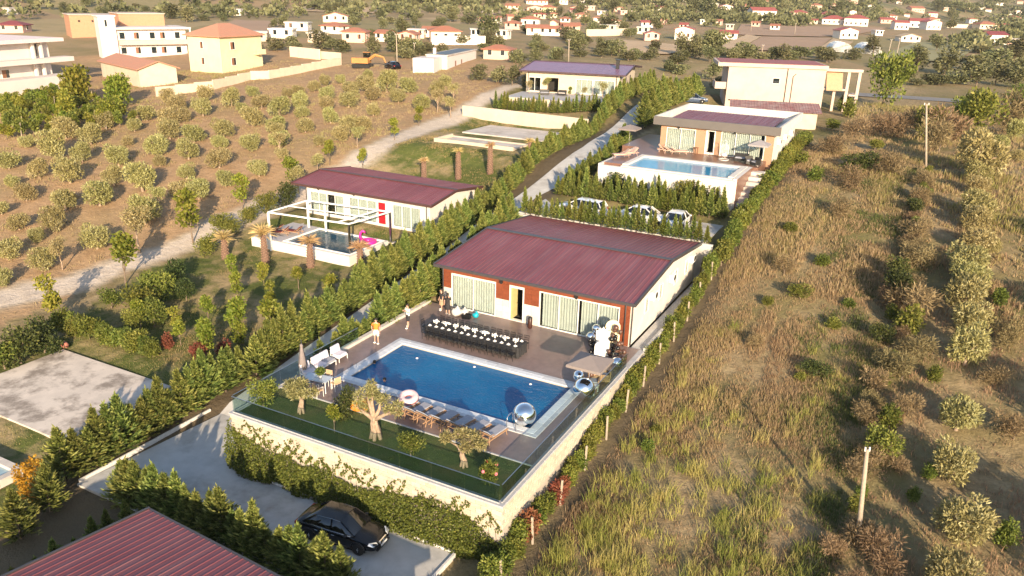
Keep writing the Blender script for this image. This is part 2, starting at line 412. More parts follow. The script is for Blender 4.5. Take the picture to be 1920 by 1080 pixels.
def slab(name, poly, z, th, m, kind='structure'):
    o = MB().prism(poly, z-th, z).obj(name, m); o['kind'] = kind; return o
def sheet(name, poly, m, off=.03, n=40):
    """paved strip laid over the ground: quads between two edge lines, draped"""
    return None
# ------------------------------------------------------------------ common materials
M_conc  = mat('concrete', (.50,.49,.465), .85, (.40,.39,.37), 1.1, .25, 18, dirt=(.24,.225,.20), dscale=.42, dlo=.5, dhi=.7)
M_pad   = mat('pale_concrete', (.55,.50,.45), .8, (.44,.40,.36), .9, .2, 20, dirt=(.27,.23,.19), dscale=.35)
M_padst = mat('stained_concrete', (.64,.56,.48), .8, (.50,.44,.38), .7, .2, 20, dirt=(.19,.155,.125), dscale=.55, dlo=.47, dhi=.62)
M_kerb  = mat('white_kerb', (.68,.66,.62), .8, (.55,.53,.5), 4, .2)
M_stone = mat('cream_block', (.50,.43,.34), .85, (.40,.34,.27), 5, .5, 30, var=.12)
M_mort  = mat('mortar', (.42,.37,.31), .95)
M_cope  = mat('grey_coping', (.40,.40,.41), .6, (.33,.33,.34), 3)
M_plast = mat('white_plaster', (.60,.57,.52), .85, (.52,.49,.44), 1.2, .12, 30, dirt=(.52,.47,.41), dscale=.35)
M_cream = mat('cream_plaster', (.54,.46,.36), .85, (.47,.39,.30), .9, .12, 30, dirt=(.45,.38,.3), dscale=.3)
M_deck  = mat('terrace_paving', (.22,.155,.14), .42, (.16,.118,.108), 2.2, .1, 14, dirt=(.24,.19,.175), dscale=.5)
M_copw  = mat('pool_coping', (.66,.68,.70), .5, (.54,.57,.6), 5, .1, var=.1)
M_copg  = mat('pool_coping_grey', (.50,.51,.53), .55, (.40,.41,.44), 5, .1, var=.12)
M_clad  = mat('red_cladding', (.19,.050,.020), .5, (.14,.036,.015), 6, .08, var=.1)
M_panel = mat('white_stone_panel', (.58,.54,.48), .75, (.48,.44,.39), 7, .4, 25, var=.07)
M_white = mat('white_frame', (.78,.77,.74), .4)
def roof_mat(name, c, faded, dusty):
    m, nt, b = nodes(name); pos = gpos(nt); mp = N(nt, 'ShaderNodeMapping'); mp.inputs['Scale'].default_value = (2.6, .16, .3); L(nt, pos, mp.inputs[0])
    cc = mixc(nt, ramp(nt, noise(nt, pos, .35, 5, .6), [(.35,(0,0,0)),(.7,(1,1,1))]), c, faded)
    cc = mixc(nt, ramp(nt, noise(nt, mp.outputs[0], 1.0, 5, .65), [(.46,(0,0,0)),(.75,(.75,.75,.75))]), cc, dusty)
    h = N(nt, 'ShaderNodeHueSaturation'); L(nt, math_(nt, 'MULTIPLY_ADD', orand(nt), .22), h.inputs['Value']); h.inputs['Value'].links[0].from_node.inputs[2].default_value = .89
    L(nt, cc, h.inputs['Color']); L(nt, h.outputs[0], b.inputs['Base Color'])
    L(nt, math_(nt, 'MULTIPLY_ADD', noise(nt, mp.outputs[0], 1.6, 4), .35), b.inputs['Roughness']); b.inputs['Roughness'].links[0].from_node.inputs[2].default_value = .3
    L(nt, bump(nt, noise(nt, pos, 1.1, 3), .12, .03), b.inputs['Normal']); return m
M_roof  = roof_mat('burgundy_metal', (.140,.036,.043), (.172,.052,.060), (.19,.09,.092))
M_roofb = mat('violet_metal', (.20,.10,.16), .36, (.165,.08,.135), .5, 0, spec=.6, var=.04)
M_trim  = mat('dark_trim', (.055,.05,.055), .45)
M_dark  = mat('dark_metal', (.03,.03,.032), .4, metal=.3)
M_blackc= mat('black_cloth', (.012,.012,.014), .8, (.02,.02,.022), 8, .1)
M_black = mat('black_lacquer', (.010,.010,.011), .35)
M_wht   = mat('white_china', (.8,.79,.76), .35)
M_linen = mat('white_linen', (.78,.76,.72), .8)
M_chrome= mat('chrome', (.75,.76,.77), .12, (.72,.73,.74), 3, metal=1)
M_steel = mat('steel', (.55,.56,.57), .28, metal=1)
M_mirror= mat('mirror_foil', (.86,.87,.88), .045, (.84,.85,.86), 2, metal=1)
M_blkfoil = mat('black_balloon', (.012,.012,.013), .22)
M_brown = mat('brown_balloon', (.10,.05,.035), .3)
M_glass = glass('window_glass', (.86,.90,.90), .05)
M_bal   = glass('balustrade_glass', (.72,.80,.79), .02)
M_curt  = mat('curtain', (.56,.555,.50), .9, (.48,.47,.42), 3)
M_room  = mat('painted_room_dark', (.025,.022,.02), .9)  # near-black paint stands in for the shade inside rooms
M_wood  = mat('brown_wood', (.16,.075,.035), .6, (.11,.05,.025), 8)
M_trunk = mat('bark', (.20,.15,.11), .95, (.12,.09,.065), 9, .8, 25)
M_olivt = mat('olive_bark', (.36,.265,.19), .9, (.19,.14,.10), 7, .9, 18)
M_post  = mat('weathered_post', (.36,.30,.24), .9, (.26,.22,.17), 5)
M_skin  = mat('skin', (.52,.31,.22), .55)
M_hair  = mat('dark_hair', (.02,.014,.01), .6)
M_taupe = mat('taupe_canvas', (.205,.175,.17), .85, (.18,.155,.15), 4)
M_ratt  = mat('tan_rattan', (.36,.22,.13), .7, (.27,.16,.09), 20, .3, 60)
M_grey  = mat('grey_fabric', (.30,.31,.35), .85, (.25,.26,.30), 6)
M_lilac = mat('pale_cushion', (.60,.57,.62), .85, (.52,.5,.55), 6)

def water_mat(name, deep, shallow, rough=.03, scale=1.1, strength=.38):
    m, nt, b = nodes(name); pos = gpos(nt)
    c = mixc(nt, ramp(nt, noise(nt, pos, .25, 3), [(.3,(0,0,0)),(.7,(1,1,1))]), deep, shallow)
    L(nt, c, b.inputs['Base Color']); b.inputs['Roughness'].default_value = rough; b.inputs['IOR'].default_value = 1.33; b.inputs['Specular IOR Level'].default_value = .3
    mp = N(nt, 'ShaderNodeMapping'); mp.inputs['Scale'].default_value = (1, 1.7, 1); L(nt, pos, mp.inputs[0])
    h = math_(nt, 'ADD', noise(nt, mp.outputs[0], scale*1.3, 3, .6, 1.6), math_(nt, 'MULTIPLY', noise(nt, mp.outputs[0], scale*4.5, 3, .6, .8), .4))
    L(nt, bump(nt, h, strength, .12), b.inputs['Normal'])
    return m
M_water = water_mat('pool_water_blue', (.001,.075,.215), (.002,.125,.29))
M_water2 = water_mat('pool_water_light', (.04,.22,.40), (.06,.28,.46), strength=.06)
M_water3 = water_mat('pool_water_dark', (.02,.055,.085), (.03,.075,.11), strength=.05)

# ------------------------------------------------------------------ roads, drives, pads
def drape(name, left, right, m, off=.05, n=60, kind='structure'):
    """paving between two edge polylines, following the ground"""
    def res(pl):
        P = [Vector((*p, 0)) for p in pl]; d = [0]
        for a, b in zip(P[:-1], P[1:]): d.append(d[-1]+(b-a).length)
        return [(lambda t: next(P[i]+(P[i+1]-P[i])*((t-d[i])/(d[i+1]-d[i])) for i in range(len(P)-1) if t <= d[i+1]+1e-6))(d[-1]*k/n) for k in range(n+1)]
    A, B = res(left), res(right); v = []; f = []; W = 7
    for a, b in zip(A, B):
        for j in range(W+1):
            p = a+(b-a)*(j/W); v.append((p.x, p.y))
    v = np.array(v); z = terrain(v[:,0], v[:,1])
    z = z.reshape(n+1, W+1); z = np.repeat(z.mean(1, keepdims=True), W+1, 1)*.75+z*.25
    z = np.c_[v, z.ravel()+off]
    i = np.arange((n+1)*(W+1)).reshape(n+1, W+1); f = np.stack([i[:-1,:-1], i[:-1,1:], i[1:,1:], i[1:,:-1]], -1)
    o = link(name, mesh_np(name, z, f, 4, m, True)); o['kind'] = kind; return o
slab('driveway', [(-37,21.2),(-16.5,21.2),(-16.5,26.38),(-28.2,26.38),(-29.6,26.9),(-31.4,28.4),(-32.2,30.4),(-36.2,30.4)], -3.2, .4, M_conc)
k = empty('driveway_kerb', (-22.3,26.45,-3.2)); k['kind'] = 'structure'
for i in range(12): MB().cb(-28.1+i*.97,-28.1+i*.97+.955,26.385,26.52,-3.4,-3.10,.012).obj('kerbstone', M_kerb, k, w=True)
for i in range(5): MB().cb(-16.5,-16.36,26.36-(i+1)*1.0,26.36-(i+1)*1.0+.985,-3.4,-3.10,.012).obj('kerbstone', M_kerb, k, w=True)
k2 = empty('lane_kerb', (-36.1,26,-3.2)); k2['kind'] = 'structure'
for i in range(9): MB().cb(-37.15,-37.02,21.4+i*1.0,22.385+i*1.0,-3.4,-3.08,.012).obj('kerbstone', M_kerb, k2, w=True)
drape('lane', [(-36.3,29.5),(-36.2,40),(-36.2,62),(-35.6,74),(-35.8,86),(-37.2,100),(-38.3,112),(-38.8,125)],
              [(-32.3,29.5),(-33.2,40),(-33.2,62),(-32.4,74),(-32.4,86),(-33.8,100),(-35,112),(-35.6,125)], M_conc, .08, 110)
slab('parking_court', [(-32.5,63.4),(-14.9,63.4),(-14.9,69.2),(-32.5,69.2)], 3.0, .3, M_conc)
slab('concrete_pad', [(-53.2,23.5),(-39.8,23.5),(-39.8,31.4),(-53.2,31.4)], -3.2, .35, M_padst)
slab('concrete_pad_far', [(-55.4,91),(-40.5,91),(-40.9,98.3),(-55.2,98.3)], 4.47, .3, M_pad)
drape('country_road', [(-14,168),(6,172),(30,178),(70,184)], [(-14,162),(6,166),(30,172),(70,178)], mat('old_asphalt', (.20,.19,.19), .9, (.15,.145,.14), .6), .12, 40)

# ------------------------------------------------------------------ main terrace
ter = empty('terrace', (-22.75,36.7,0)); ter['kind'] = 'structure'
for r_ in ((-30.99,-14.47,30.61,33.0),(-30.99,-14.47,39.8,46.5),(-30.99,-29.05,33.0,39.8),(-15.6,-14.47,33.0,39.8)): MB().bx(*r_,-.5,-.004).obj('paving', M_deck, ter, w=True)
lawn_m = mat('short_lawn', (.035,.062,.012), .95, (.06,.085,.02), 2.2, .6, 40, dirt=(.10,.085,.03), dscale=.7)
MB().bx(-31.0,-14.45,27.12,30.56,-3.6,-.03).obj('lawn_bed', lawn_m, ter, w=True)
MB().cb(-31.0,-14.5,30.50,30.60,-.3,.015,.01).obj('lawn_edging', M_cope, ter, w=True)
ml = MB(); rg = random.Random(5)
for i in range(9000):
    x = rg.uniform(-30.9,-14.6); y = rg.uniform(27.2,30.45); a = rg.uniform(0,pi); h = rg.uniform(.03,.075); c_, s_ = cos(a)*.012, sin(a)*.012
    ml.v += [(x-c_,y-s_,-.03),(x+c_,y+s_,-.03),(x+rg.uniform(-.03,.03),y+rg.uniform(-.03,.03),-.03+h)]; ml.f.append((3*i,3*i+1,3*i+2))
o = ml.obj('lawn_grass', lawn_m, ter, w=True); o['kind'] = 'stuff'

# retaining wall: three sides of cream blocks with a grey coping
rw = empty('retaining_wall', (-22.75,26.9,-3.3), 0, 'cream block retaining wall with grey coping carrying the big blue pool terrace', 'wall')
MB().bx(-31.28,-14.22,26.955,27.2,-3.7,-.10).bx(-14.46,-14.255,27.2,46.5,-3.7,-.10).bx(-31.245,-31.0,27.2,46.5,-3.7,-.10).obj('core', M_mort, rw, w=True)
bw, bh = .56, .245
blk = MB().cb(0,bw-.02,0,.06,0,bh-.018,.012).mesh('block', M_stone)
blk_s = MB().cb(0,.06,0,bw-.02,0,bh-.018,.012).mesh('block', M_stone)
def put(me, x, y, z, name, par):
    o = link(name, me, par); p = par; off = Vector((0,0,0))
    while p is not None: off += Vector(p.location); p = p.parent
    o.location = Vector((x,y,z))-off; return o
for r_ in range(6):
    for c_ in range(30):
        x = -31.30+c_*bw+(bw/2 if r_ % 2 else 0)
        if x+bw > -14.15: continue
        put(blk, x, 26.90, -.10-(r_+1)*bh, 'block', rw)
for r_ in range(5):
    for c_ in range(24):
        y = 26.96+c_*bw+(bw/2 if r_ % 2 else 0)
        put(blk_s, -14.262, y, -.10-(r_+1)*bh, 'block', rw)
for i in range(17): MB().cb(-31.36+i*1.0125,-31.36+i*1.0125+1.0,26.84,27.24,-.098,.0,.012).obj('coping_stone', M_cope, rw, w=True)
for i in range(19): MB().cb(-14.52,-14.15,27.25+i*1.01,27.25+i*1.01+1.0,-.098,.0,.012).obj('coping_stone', M_cope, rw, w=True)
for i in range(19): MB().cb(-31.36,-31.0,27.25+i*1.01,27.25+i*1.01+1.0,-.098,.0 if i < 5 else .17,.012).obj('coping_stone', M_cope if i < 4 else M_panel, rw, w=True)

# frameless glass balustrade: panes, top rail, posts
def balustrade(name, label, segs):
    b = empty(name, (segs[0][0][0],segs[0][0][1],0), 0, label, 'balustrade')
    for (x0,y0),(x1,y1),n in segs:
        dx, dy = (x1-x0)/n, (y1-y0)/n
        MB().bar((x0,y0,.985),(x1,y1,.985),.035,.03).obj('top_rail', M_steel, b, w=True)
        MB().bar((x0,y0,.035),(x1,y1,.035),.05,.06).obj('base_channel', M_cope, b, w=True)
        for i in range(n):
            a = Vector((x0+dx*(i+.012), y0+dy*(i+.012), 0)); c = Vector((x0+dx*(i+.988), y0+dy*(i+.988), 0))
            MB().bar(a+Vector((0,0,.515)), c+Vector((0,0,.515)), .012, .905).obj('pane', M_bal, b, w=True)
    return b
balustrade('glass_balustrade', 'clear glass balustrade along the lawn edge above the ivy wall', [((-31.15,27.0),(-14.42,27.0),9)])
balustrade('glass_balustrade', 'clear glass balustrade on the right edge of the pool terrace', [((-14.34,27.1),(-14.34,43.5),9)])
balustrade('glass_balustrade', 'clear glass balustrade on the left edge behind the outdoor sofas', [((-31.18,27.1),(-31.18,38.0),6)])

# ------------------------------------------------------------------ swimming pool
pool = empty('swimming_pool', (-22.3,36.4,0), 0, 'large rectangular pool of deep blue water with white coping', 'swimming pool')
PX0,PX1,PY0,PY1 = -29.13,-15.5,32.95,39.87
MB().bx(PX0+.62,PX1-.62,PY0+.62,PY1-.62,-.2,-.10).obj('water', M_water, pool, w=True)
def ring(mb, x0,x1,y0,y1,w,z0,z1):
    return mb.bx(x0,x1,y0,y0+w,z0,z1).bx(x0,x1,y1-w,y1,z0,z1).bx(x0,x0+w,y0+w,y1-w,z0,z1).bx(x1-w,x1,y0+w,y1-w,z0,z1)
ring(MB(), PX0+.02,PX1-.02,PY0+.02,PY1-.02,.66,-.25,.03).obj('pool_rim', M_mort, pool, w=True)
def slabs_along(x0,x1,y0,y1,horizontal,n,z,m):
    for i in range(n):
        if horizontal:
            d = (x1-x0)/n; MB().cb(x0+i*d+.006,x0+(i+1)*d-.006,y0,y1,-.02,z,.008).obj('coping_slab', m, pool, w=True)
        else:
            d = (y1-y0)/n; MB().cb(x0,x1,y0+i*d+.006,y0+(i+1)*d-.006,-.02,z,.008).obj('coping_slab', m, pool, w=True)
for ya, yb, m in ((PY0,PY0+.26,M_copg),(PY0+.266,PY0+.70,M_copw),(PY1-.26,PY1,M_copg),(PY1-.70,PY1-.266,M_copw)):
    inn = m is M_copw
    slabs_along(PX0+(.266 if inn else 0),PX1-(.266 if inn else 0),ya,yb,True,16,.055 if inn else .045,m)
for xa, xb, m in ((PX0,PX0+.26,M_copg),(PX0+.266,PX0+.70,M_copw),(PX1-.26,PX1,M_copg),(PX1-.70,PX1-.266,M_copw)):
    inn = m is M_copw
    slabs_along(xa,xb,PY0+(.706 if inn else .266),PY1-(.706 if inn else .266),False,7,.055 if inn else .045,m)
ld = empty('pool_ladder', (-17.0,33.35,0), 0, 'two bent steel grab rails of the pool ladder in front of the mirror ball', 'pool ladder')
for dx in (-.27,.27):
    MB().tube([(dx,-.35,.05),(dx,-.35,.55),(dx,-.28,.72),(dx,-.1,.80),(dx,.2,.74),(dx,.34,.5),(dx,.36,-.5)], .022, 8).obj('rail', M_chrome, ld, True)
for i in range(3): MB().bar((-.27,.36,-.2-i*.25),(.27,.36,-.2-i*.25),.05,.03).obj('rung', M_chrome, ld)
for (x,y),lb in (((-26.5,38.0),'far left'),((-22.7,38.8),'far middle'),((-18.6,38.5),'far right')):
    pl = empty('floating_light', (x,y,-.1), 0, 'small round white light floating on the pool water, '+lb+' one', 'pool light', 'floating pool lights')
    MB().lathe([(.02,0),(.07,.01),(.075,.03),(.05,.05),(.02,.06)],n=12).obj('dome', M_wht, pl, True)
    MB().lathe([(.085,-.02),(.09,.0),(.085,.015)],n=12).obj('float_ring', M_lilac, pl, True)

# ------------------------------------------------------------------ gable roofs of ribbed sheets
def sheet_mesh(w, length, rise, m, pitch=.34, rh=.032):
    """one ribbed roofing sheet: runs up +y by length, rising by rise"""
    xs = []; x = 0
    while x < w-1e-6:
        xs += [(x,0),(x+pitch*.76,0),(x+pitch*.82,rh),(x+pitch*.93,rh)]; x += pitch
    xs.append((w,0)); n = len(xs); mb = MB()
    for y, z in ((0,0),(length,rise)):
        mb.v += [(a,y,z+b) for a,b in xs]
    for i in range(n-1): mb.f.append((i,i+1,n+i+1,n+i))
    mb.v += [(a,0,-.02) for a,b in xs]+[(a,length,rise-.02) for a,b in xs]
    for i in range(n-1): mb.f.append((2*n+i,i*1,i+1,2*n+i+1)) if i % 2 == 0 else None
    for i in range(n-1): mb.f.append((2*n+i+1,2*n+i,3*n+i,3*n+i+1))
    return mb.mesh('roof_sheet', m)
def gable_roof(par, x0,x1,y0,yr,y1,ze,zr,m,ns,trim=M_trim,back_=True,pitch=.34):
    """ridge along x at yr; eaves at y0 and y1; sheets, ridge cap, fascias, gutter"""
    rf = empty('roof', Vector((x0,y0,ze))-Vector(par.location)); rf.parent = par
    w = (x1-x0)/ns
    pit = w/round(w/pitch)
    mf = sheet_mesh(w-.004, yr-y0, zr-ze, m, pit); mbk = sheet_mesh(w-.004, y1-yr, zr-ze, m, pit)
    for i in range(ns):
        link('roof_sheet', mf, rf, (i*w, 0, .0))
        if back_:
            o = link('roof_sheet', mbk, rf, ((i+1)*w, y1-y0, .0)); o.rotation_euler = (0,0,pi)
    P = lambda x,y,z: (x-x0, y-y0, z-ze)
    MB().obox(P((x0+x1)/2, yr, zr+.045), (x1-x0+.06,0,0), (0,.42,0), (0,0,.05)).obj('ridge_cap', trim, rf)
    for x in (x0-.05, x1+.05):
        f = MB()
        for ya, yb, za, zb in ((y0-.1,yr,ze-.06,zr-.04),(yr,y1+.1,zr-.04,ze-.06)):
            f.add([P(x-.05,ya,za-.12),P(x+.05,ya,za-.12),P(x+.05,yb,zb-.12),P(x-.05,yb,zb-.12),P(x-.05,ya,za+.13),P(x+.05,ya,za+.13),P(x+.05,yb,zb+.13),P(x-.05,yb,zb+.13)],
                  [(0,3,2,1),(4,5,6,7),(0,1,5,4),(1,2,6,5),(2,3,7,6),(3,0,4,7)])
        f.obj('barge_board', trim, rf)
    for y in (y0-.06, y1+.06): MB().obox(P((x0+x1)/2,y,ze-.09),(x1-x0+.1,0,0),(0,.12,0),(0,0,.2)).obj('gutter', trim, rf)
    MB().add([P(x0,y0,ze-.05),P(x1,y0,ze-.05),P(x1,yr,zr-.05),P(x0,yr,zr-.05),P(x1,y1,ze-.05),P(x0,y1,ze-.05)],[(3,2,1,0),(5,4,2,3)]).obj('soffit', M_trim, rf)
    return rf
def window(par, x0,x1,z0,z1,y,npane=2,depth=.12,curtain=True,fr=.07,m=None,gap=None,cm=None,name='window'):
    """framed opening facing -y: frame, panes, folded curtain behind"""
    m = m or M_white; P = Vector(par.location)
    wd_ = empty(name, Vector((x0,y,z0))-P); wd_.parent = par
    W, H = x1-x0, z1-z0
    f = MB().bx(0,W,-.03,.06,0,fr).bx(0,W,-.03,.06,H-fr,H).bx(0,fr,-.03,.06,fr,H-fr).bx(W-fr,W,-.03,.06,fr,H-fr)
    pw = (W-2*fr)/npane
    for i in range(1,npane): f.bx(fr+i*pw-.035,fr+i*pw+.035,-.025,.055,fr,H-fr)
    f.obj('frame', m, wd_)
    for i in range(npane):
        MB().bx(fr+i*pw+(.036 if i else 0), fr+(i+1)*pw-(.036 if i < npane-1 else 0), .01,.02, fr, H-fr).obj('pane', M_glass, wd_)
    if curtain:
        gap = gap or []
        n = int(W*22); pts = [(fr+ (W-2*fr)*i/n, depth+.05+.03*sin(i*1.35)+.012*sin(i*.41)) for i in range(n+1)]
        c = MB()
        for (xa,ya),(xb,yb) in zip(pts[:-1],pts[1:]):
            if any(g0 < (xa+xb)/2 < g1 for g0,g1 in gap): continue
            c.quad((xa,ya,fr),(xb,yb,fr),(xb,yb,H-fr),(xa,ya,H-fr))
        c.obj('curtain', cm or M_curt, wd_)
    return wd_
def walls_front(par, x0,x1,y,z0,z1,opens,m,th=.25,name='wall'):
    """front wall at plane y facing -y with rectangular openings (xa,xb,za,zb)"""
    mb = MB(); xs = sorted(opens); cur = x0
    for xa,xb,za,zb in xs:
        if xa > cur: mb.bx(cur,xa,y,y+th,z0,z1)
        if zb < z1: mb.bx(xa,xb,y,y+th,zb,z1)
        if za > z0: mb.bx(xa,xb,y,y+th,z0,za)
        cur = xb
    if cur < x1: mb.bx(cur,x1,y,y+th,z0,z1)
    return mb.obj(name, m, par, w=True)
def wall_lamp(par, x, y, z):
    MB().bx(x-.09,x+.09,y-.2,y,z-.14,z+.14).lathe([(.07,-.2),(.08,-.14)],(x,y-.1,z),8).obj('wall_lamp', M_dark, par, w=True)
def downpipe(par, x, y, z0, z1):
    MB().tube([(x,y+.05,z1),(x,y-.02,z1-.2),(x,y-.02,z0)],.045,8).obj('downpipe', M_trim, par, True, w=True)
def ac_unit(par, x, y, z, face='x'):
    """outdoor air-conditioner: box, fan grille"""
    if face == 'x':
        o = MB().cb(x,x+.32,y-.4,y+.4,z,z+.58,.02).obj('air_conditioner', M_wht, par, w=True)
        MB().lathe([(.22,0),(.23,.012),(.05,.02)],(x+.32,y+.1,z+.29),14,'x').obj('fan_grille', M_dark, o, w=True)
    else:
        o = MB().cb(x-.4,x+.4,y-.32,y,z,z+.58,.02).obj('air_conditioner', M_wht, par, w=True)
    return o

# ------------------------------------------------------------------ main house
H = empty('villa', (-22.7,54,0), 0, 'villa with burgundy ribbed roof and red-brown clad front facing the blue pool', 'house')
X0,X1,Y0,Y1 = -30.0,-15.35,46.55,61.85; ZE, ZR, YR = 3.16, 3.98, 54.15
op = [(-29.22,-25.5,0.0,2.58),(-24.38,-23.22,0.0,2.60),(-22.02,-16.1,0.0,2.64)]
walls_front(H, X0,X1,Y0,-.1,3.1,op,M_plast)
sw = MB().bx(X0,X0+.25,Y0+.25,Y1,-.1,3.1).bx(X0+.25,X1,Y1-.25,Y1,-.1,3.1).bx(X1-.25,X1,Y0+.25,Y1-.25,-.1,3.1)
for x in (X0,X1-.25):
    sw.add([(x,Y0,3.1),(x+.25,Y0,3.1),(x,Y1,3.1),(x+.25,Y1,3.1),(x,YR,ZR-.1),(x+.25,YR,ZR-.1)],[(0,4,2),(1,3,5),(0,1,5,4),(2,4,5,3)])
sw.obj('side_wall', M_plast, H, w=True)
MB().bx(X0+.3,X1-.3,Y0+.9,Y1-.3,-.08,.0).obj('floor', M_room, H, w=True); MB().bx(X0+.3,X1-.3,Y0+2.6,Y0+2.7,0,3.0).obj('dark_room_sheet', M_room, H, w=True)  # floor and upright sheet painted near-black as the unlit interior
gable_roof(H, -30.5,-15.02,46.3,54.15,62.15,3.2,4.0,M_roof,15)
window(H, -29.22,-25.5,0,2.58,Y0,2)
window(H, -22.02,-16.1,0,2.64,Y0,4,gap=[(2.85,3.15),(0,.22)])
dr = empty('door', Vector((-24.38,Y0,0))-Vector(H.location)); dr.parent = H
MB().bx(0,.1,-.03,.08,0,2.6).bx(1.06,1.16,-.03,.08,0,2.6).bx(.1,1.06,-.03,.08,2.48,2.6).bx(.1,1.06,-.03,.3,0,.04).obj('frame', M_white, dr)
MB().bx(.11,.16,.0,.95,.05,2.46).obj('leaf', mat('pale_yellow_door',(.55,.47,.22),.5), dr); MB().bar((.2,.75,1.05),(.2,.9,1.05),.03).obj('handle', M_chrome, dr)
# cladding: thin red-brown boards above, pale stone panels below
def tiles(xa,xb,za,zb,dx,dz,m,name,y=Y0-.045,th=.042):
    nx = max(1,round((xb-xa)/dx)); nz = max(1,round((zb-za)/dz))
    for i in range(nx):
        for j in range(nz):
            MB().cb(xa+(xb-xa)*i/nx+.006,xa+(xb-xa)*(i+1)/nx-.006,y,y+th,za+(zb-za)*j/nz+.006,za+(zb-za)*(j+1)/nz-.004,.004).obj(name, m, H, w=True)
tiles(X0,X1,2.66,3.10,1.35,.44,M_clad,'cladding_board')
for xa,xb in ((X0,-29.24),(-25.48,-24.40),(-23.20,-22.04)): tiles(xa,xb,1.46,2.655,.6,.4,M_clad,'cladding_board'); tiles(xa,xb,0,1.455,.6,.48,M_panel,'stone_panel')
tiles(-16.08,X1,.0,2.655,.75,.53,M_clad,'cladding_board')
for x in (-25.0,-19.2): wall_lamp(H, x, Y0-.05, 2.86)
downpipe(H, X0+.12, Y0-.12, 0, 3.1); downpipe(H, X1-.3, Y0-.12, 0, 3.1); downpipe(H, X1+.08, Y0+.2, 0, 3.1)
for y in (49.5,52.6,56.3,59.2):
    f = empty('side_window', Vector((X1,y,1.3))-Vector(H.location)); f.parent = H
    MB().bx(.0,.05,0,.08,0,1.2).bx(.0,.05,.72,.8,0,1.2).bx(.0,.05,.08,.72,0,.08).bx(.0,.05,.08,.72,1.12,1.2).obj('frame', M_white, f); MB().bx(.0,.02,.08,.72,.08,1.12).obj('pane', M_glass, f); MB().bx(-.002,.012,.08,.72,.08,1.12).obj('blind', M_curt, f)
for y in (50.9,55.2,60.6): ac_unit(H, X1+.02, y, 2.0)
gp = MB().bx(-15.2,-14.3,46.5,62.3,-.6,-.12).obj('side_path', M_conc); gp['kind'] = 'structure'
# low boundary walls either side and behind, stepping with the slope
bwall = empty('boundary_wall', (-14.2,54,-.5), 0, 'low grey concrete boundary wall running beside the right flank of the villa', 'wall')
for i in range(8):
    y = 46.55+i*2; z = max(.12, tz(-13.6,y+1)+.35); MB().cb(-14.3,-14.12,y,y+1.99,-1.2,z,.015).obj('wall_panel', M_conc, bwall, w=True)
bw2 = empty('rear_retaining_wall', (-22.5,62.7,0), 0, 'plain concrete retaining wall behind the villa below the parking court', 'wall')
for i in range(9): MB().cb(-32.4+i*2.03,-32.4+i*2.03+2.02,62.55,62.8,-.8,3.05,.02).obj('wall_panel', M_conc, bw2, w=True)
# ------------------------------------------------------------------ house with the pergola (left)
H2 = empty('villa', (-49,66,-.1), 0, 'long white villa with burgundy roof behind the white pergola and small pool', 'house')
def simple_shell(par, x0,x1,y0,y1,zb,ze,yr,zr,op,m):
    walls_front(par, x0,x1,y0,zb-.3,ze-.05,op,m)
    sw = MB().bx(x0,x0+.25,y0+.25,y1,zb-.3,ze-.05).bx(x0+.25,x1,y1-.25,y1,zb-.3,ze-.05).bx(x1-.25,x1,y0+.25,y1-.25,zb-.3,ze-.05)
    for x in (x0,x1-.25):
        sw.add([(x,y0,ze-.05),(x+.25,y0,ze-.05),(x,y1,ze-.05),(x+.25,y1,ze-.05),(x,yr,zr-.1),(x+.25,yr,zr-.1)],[(0,4,2),(1,3,5),(0,1,5,4),(2,4,5,3)])
    sw.obj('side_wall', m, par, w=True)
    MB().bx(x0+.3,x1-.3,y0+2.2,y0+2.3,zb,ze-.1).obj('dark_room_sheet', M_room, par, w=True)  # near-black sheet behind the windows, painted as interior shade
M_white2 = mat('bright_plaster', (.60,.57,.53), .85, (.54,.51,.47), 1.0, .1, 30)
simple_shell(H2, -56.7,-41.2,61.75,70.2,-.1,2.95,65.6,3.6,[(-56.1,-51.7,.0,2.2),(-51.0,-47.55,.0,2.25),(-47.45,-46.4,.0,2.3),(-45.6,-42.3,.0,2.25)],M_white2)
gable_roof(H2, -57.9,-40.55,61.1,65.6,70.6,2.95,3.55,M_roof,17,mat('brown_trim',(.075,.035,.03),.5))
window(H2, -56.1,-51.7,0,2.2,61.75,4,gap=[(2.2,3.3)]); window(H2, -51.0,-47.55,0,2.25,61.75,3); window(H2, -45.6,-42.3,0,2.25,61.75,3)
d = empty('door', Vector((-47.45,61.75,0))-Vector(H2.location)); d.parent = H2
MB().bx(0,.08,-.03,.1,0,2.3).bx(.97,1.05,-.03,.1,0,2.3).bx(.08,.97,-.03,.1,2.2,2.3).obj('frame', M_white, d)
MB().bx(.09,.96,.02,.07,.02,2.19).obj('leaf', mat('red_door',(.55,.012,.02),.4), d); MB().bx(.8,.86,-.02,.03,1.0,1.15).obj('handle', M_chrome, d)
for x in (-54.9,-50.3): wall_lamp(H2, x, 61.75, 2.65)
downpipe(H2, -56.5,61.6,-.1,2.9); downpipe(H2, -41.5,61.6,-.1,2.9)
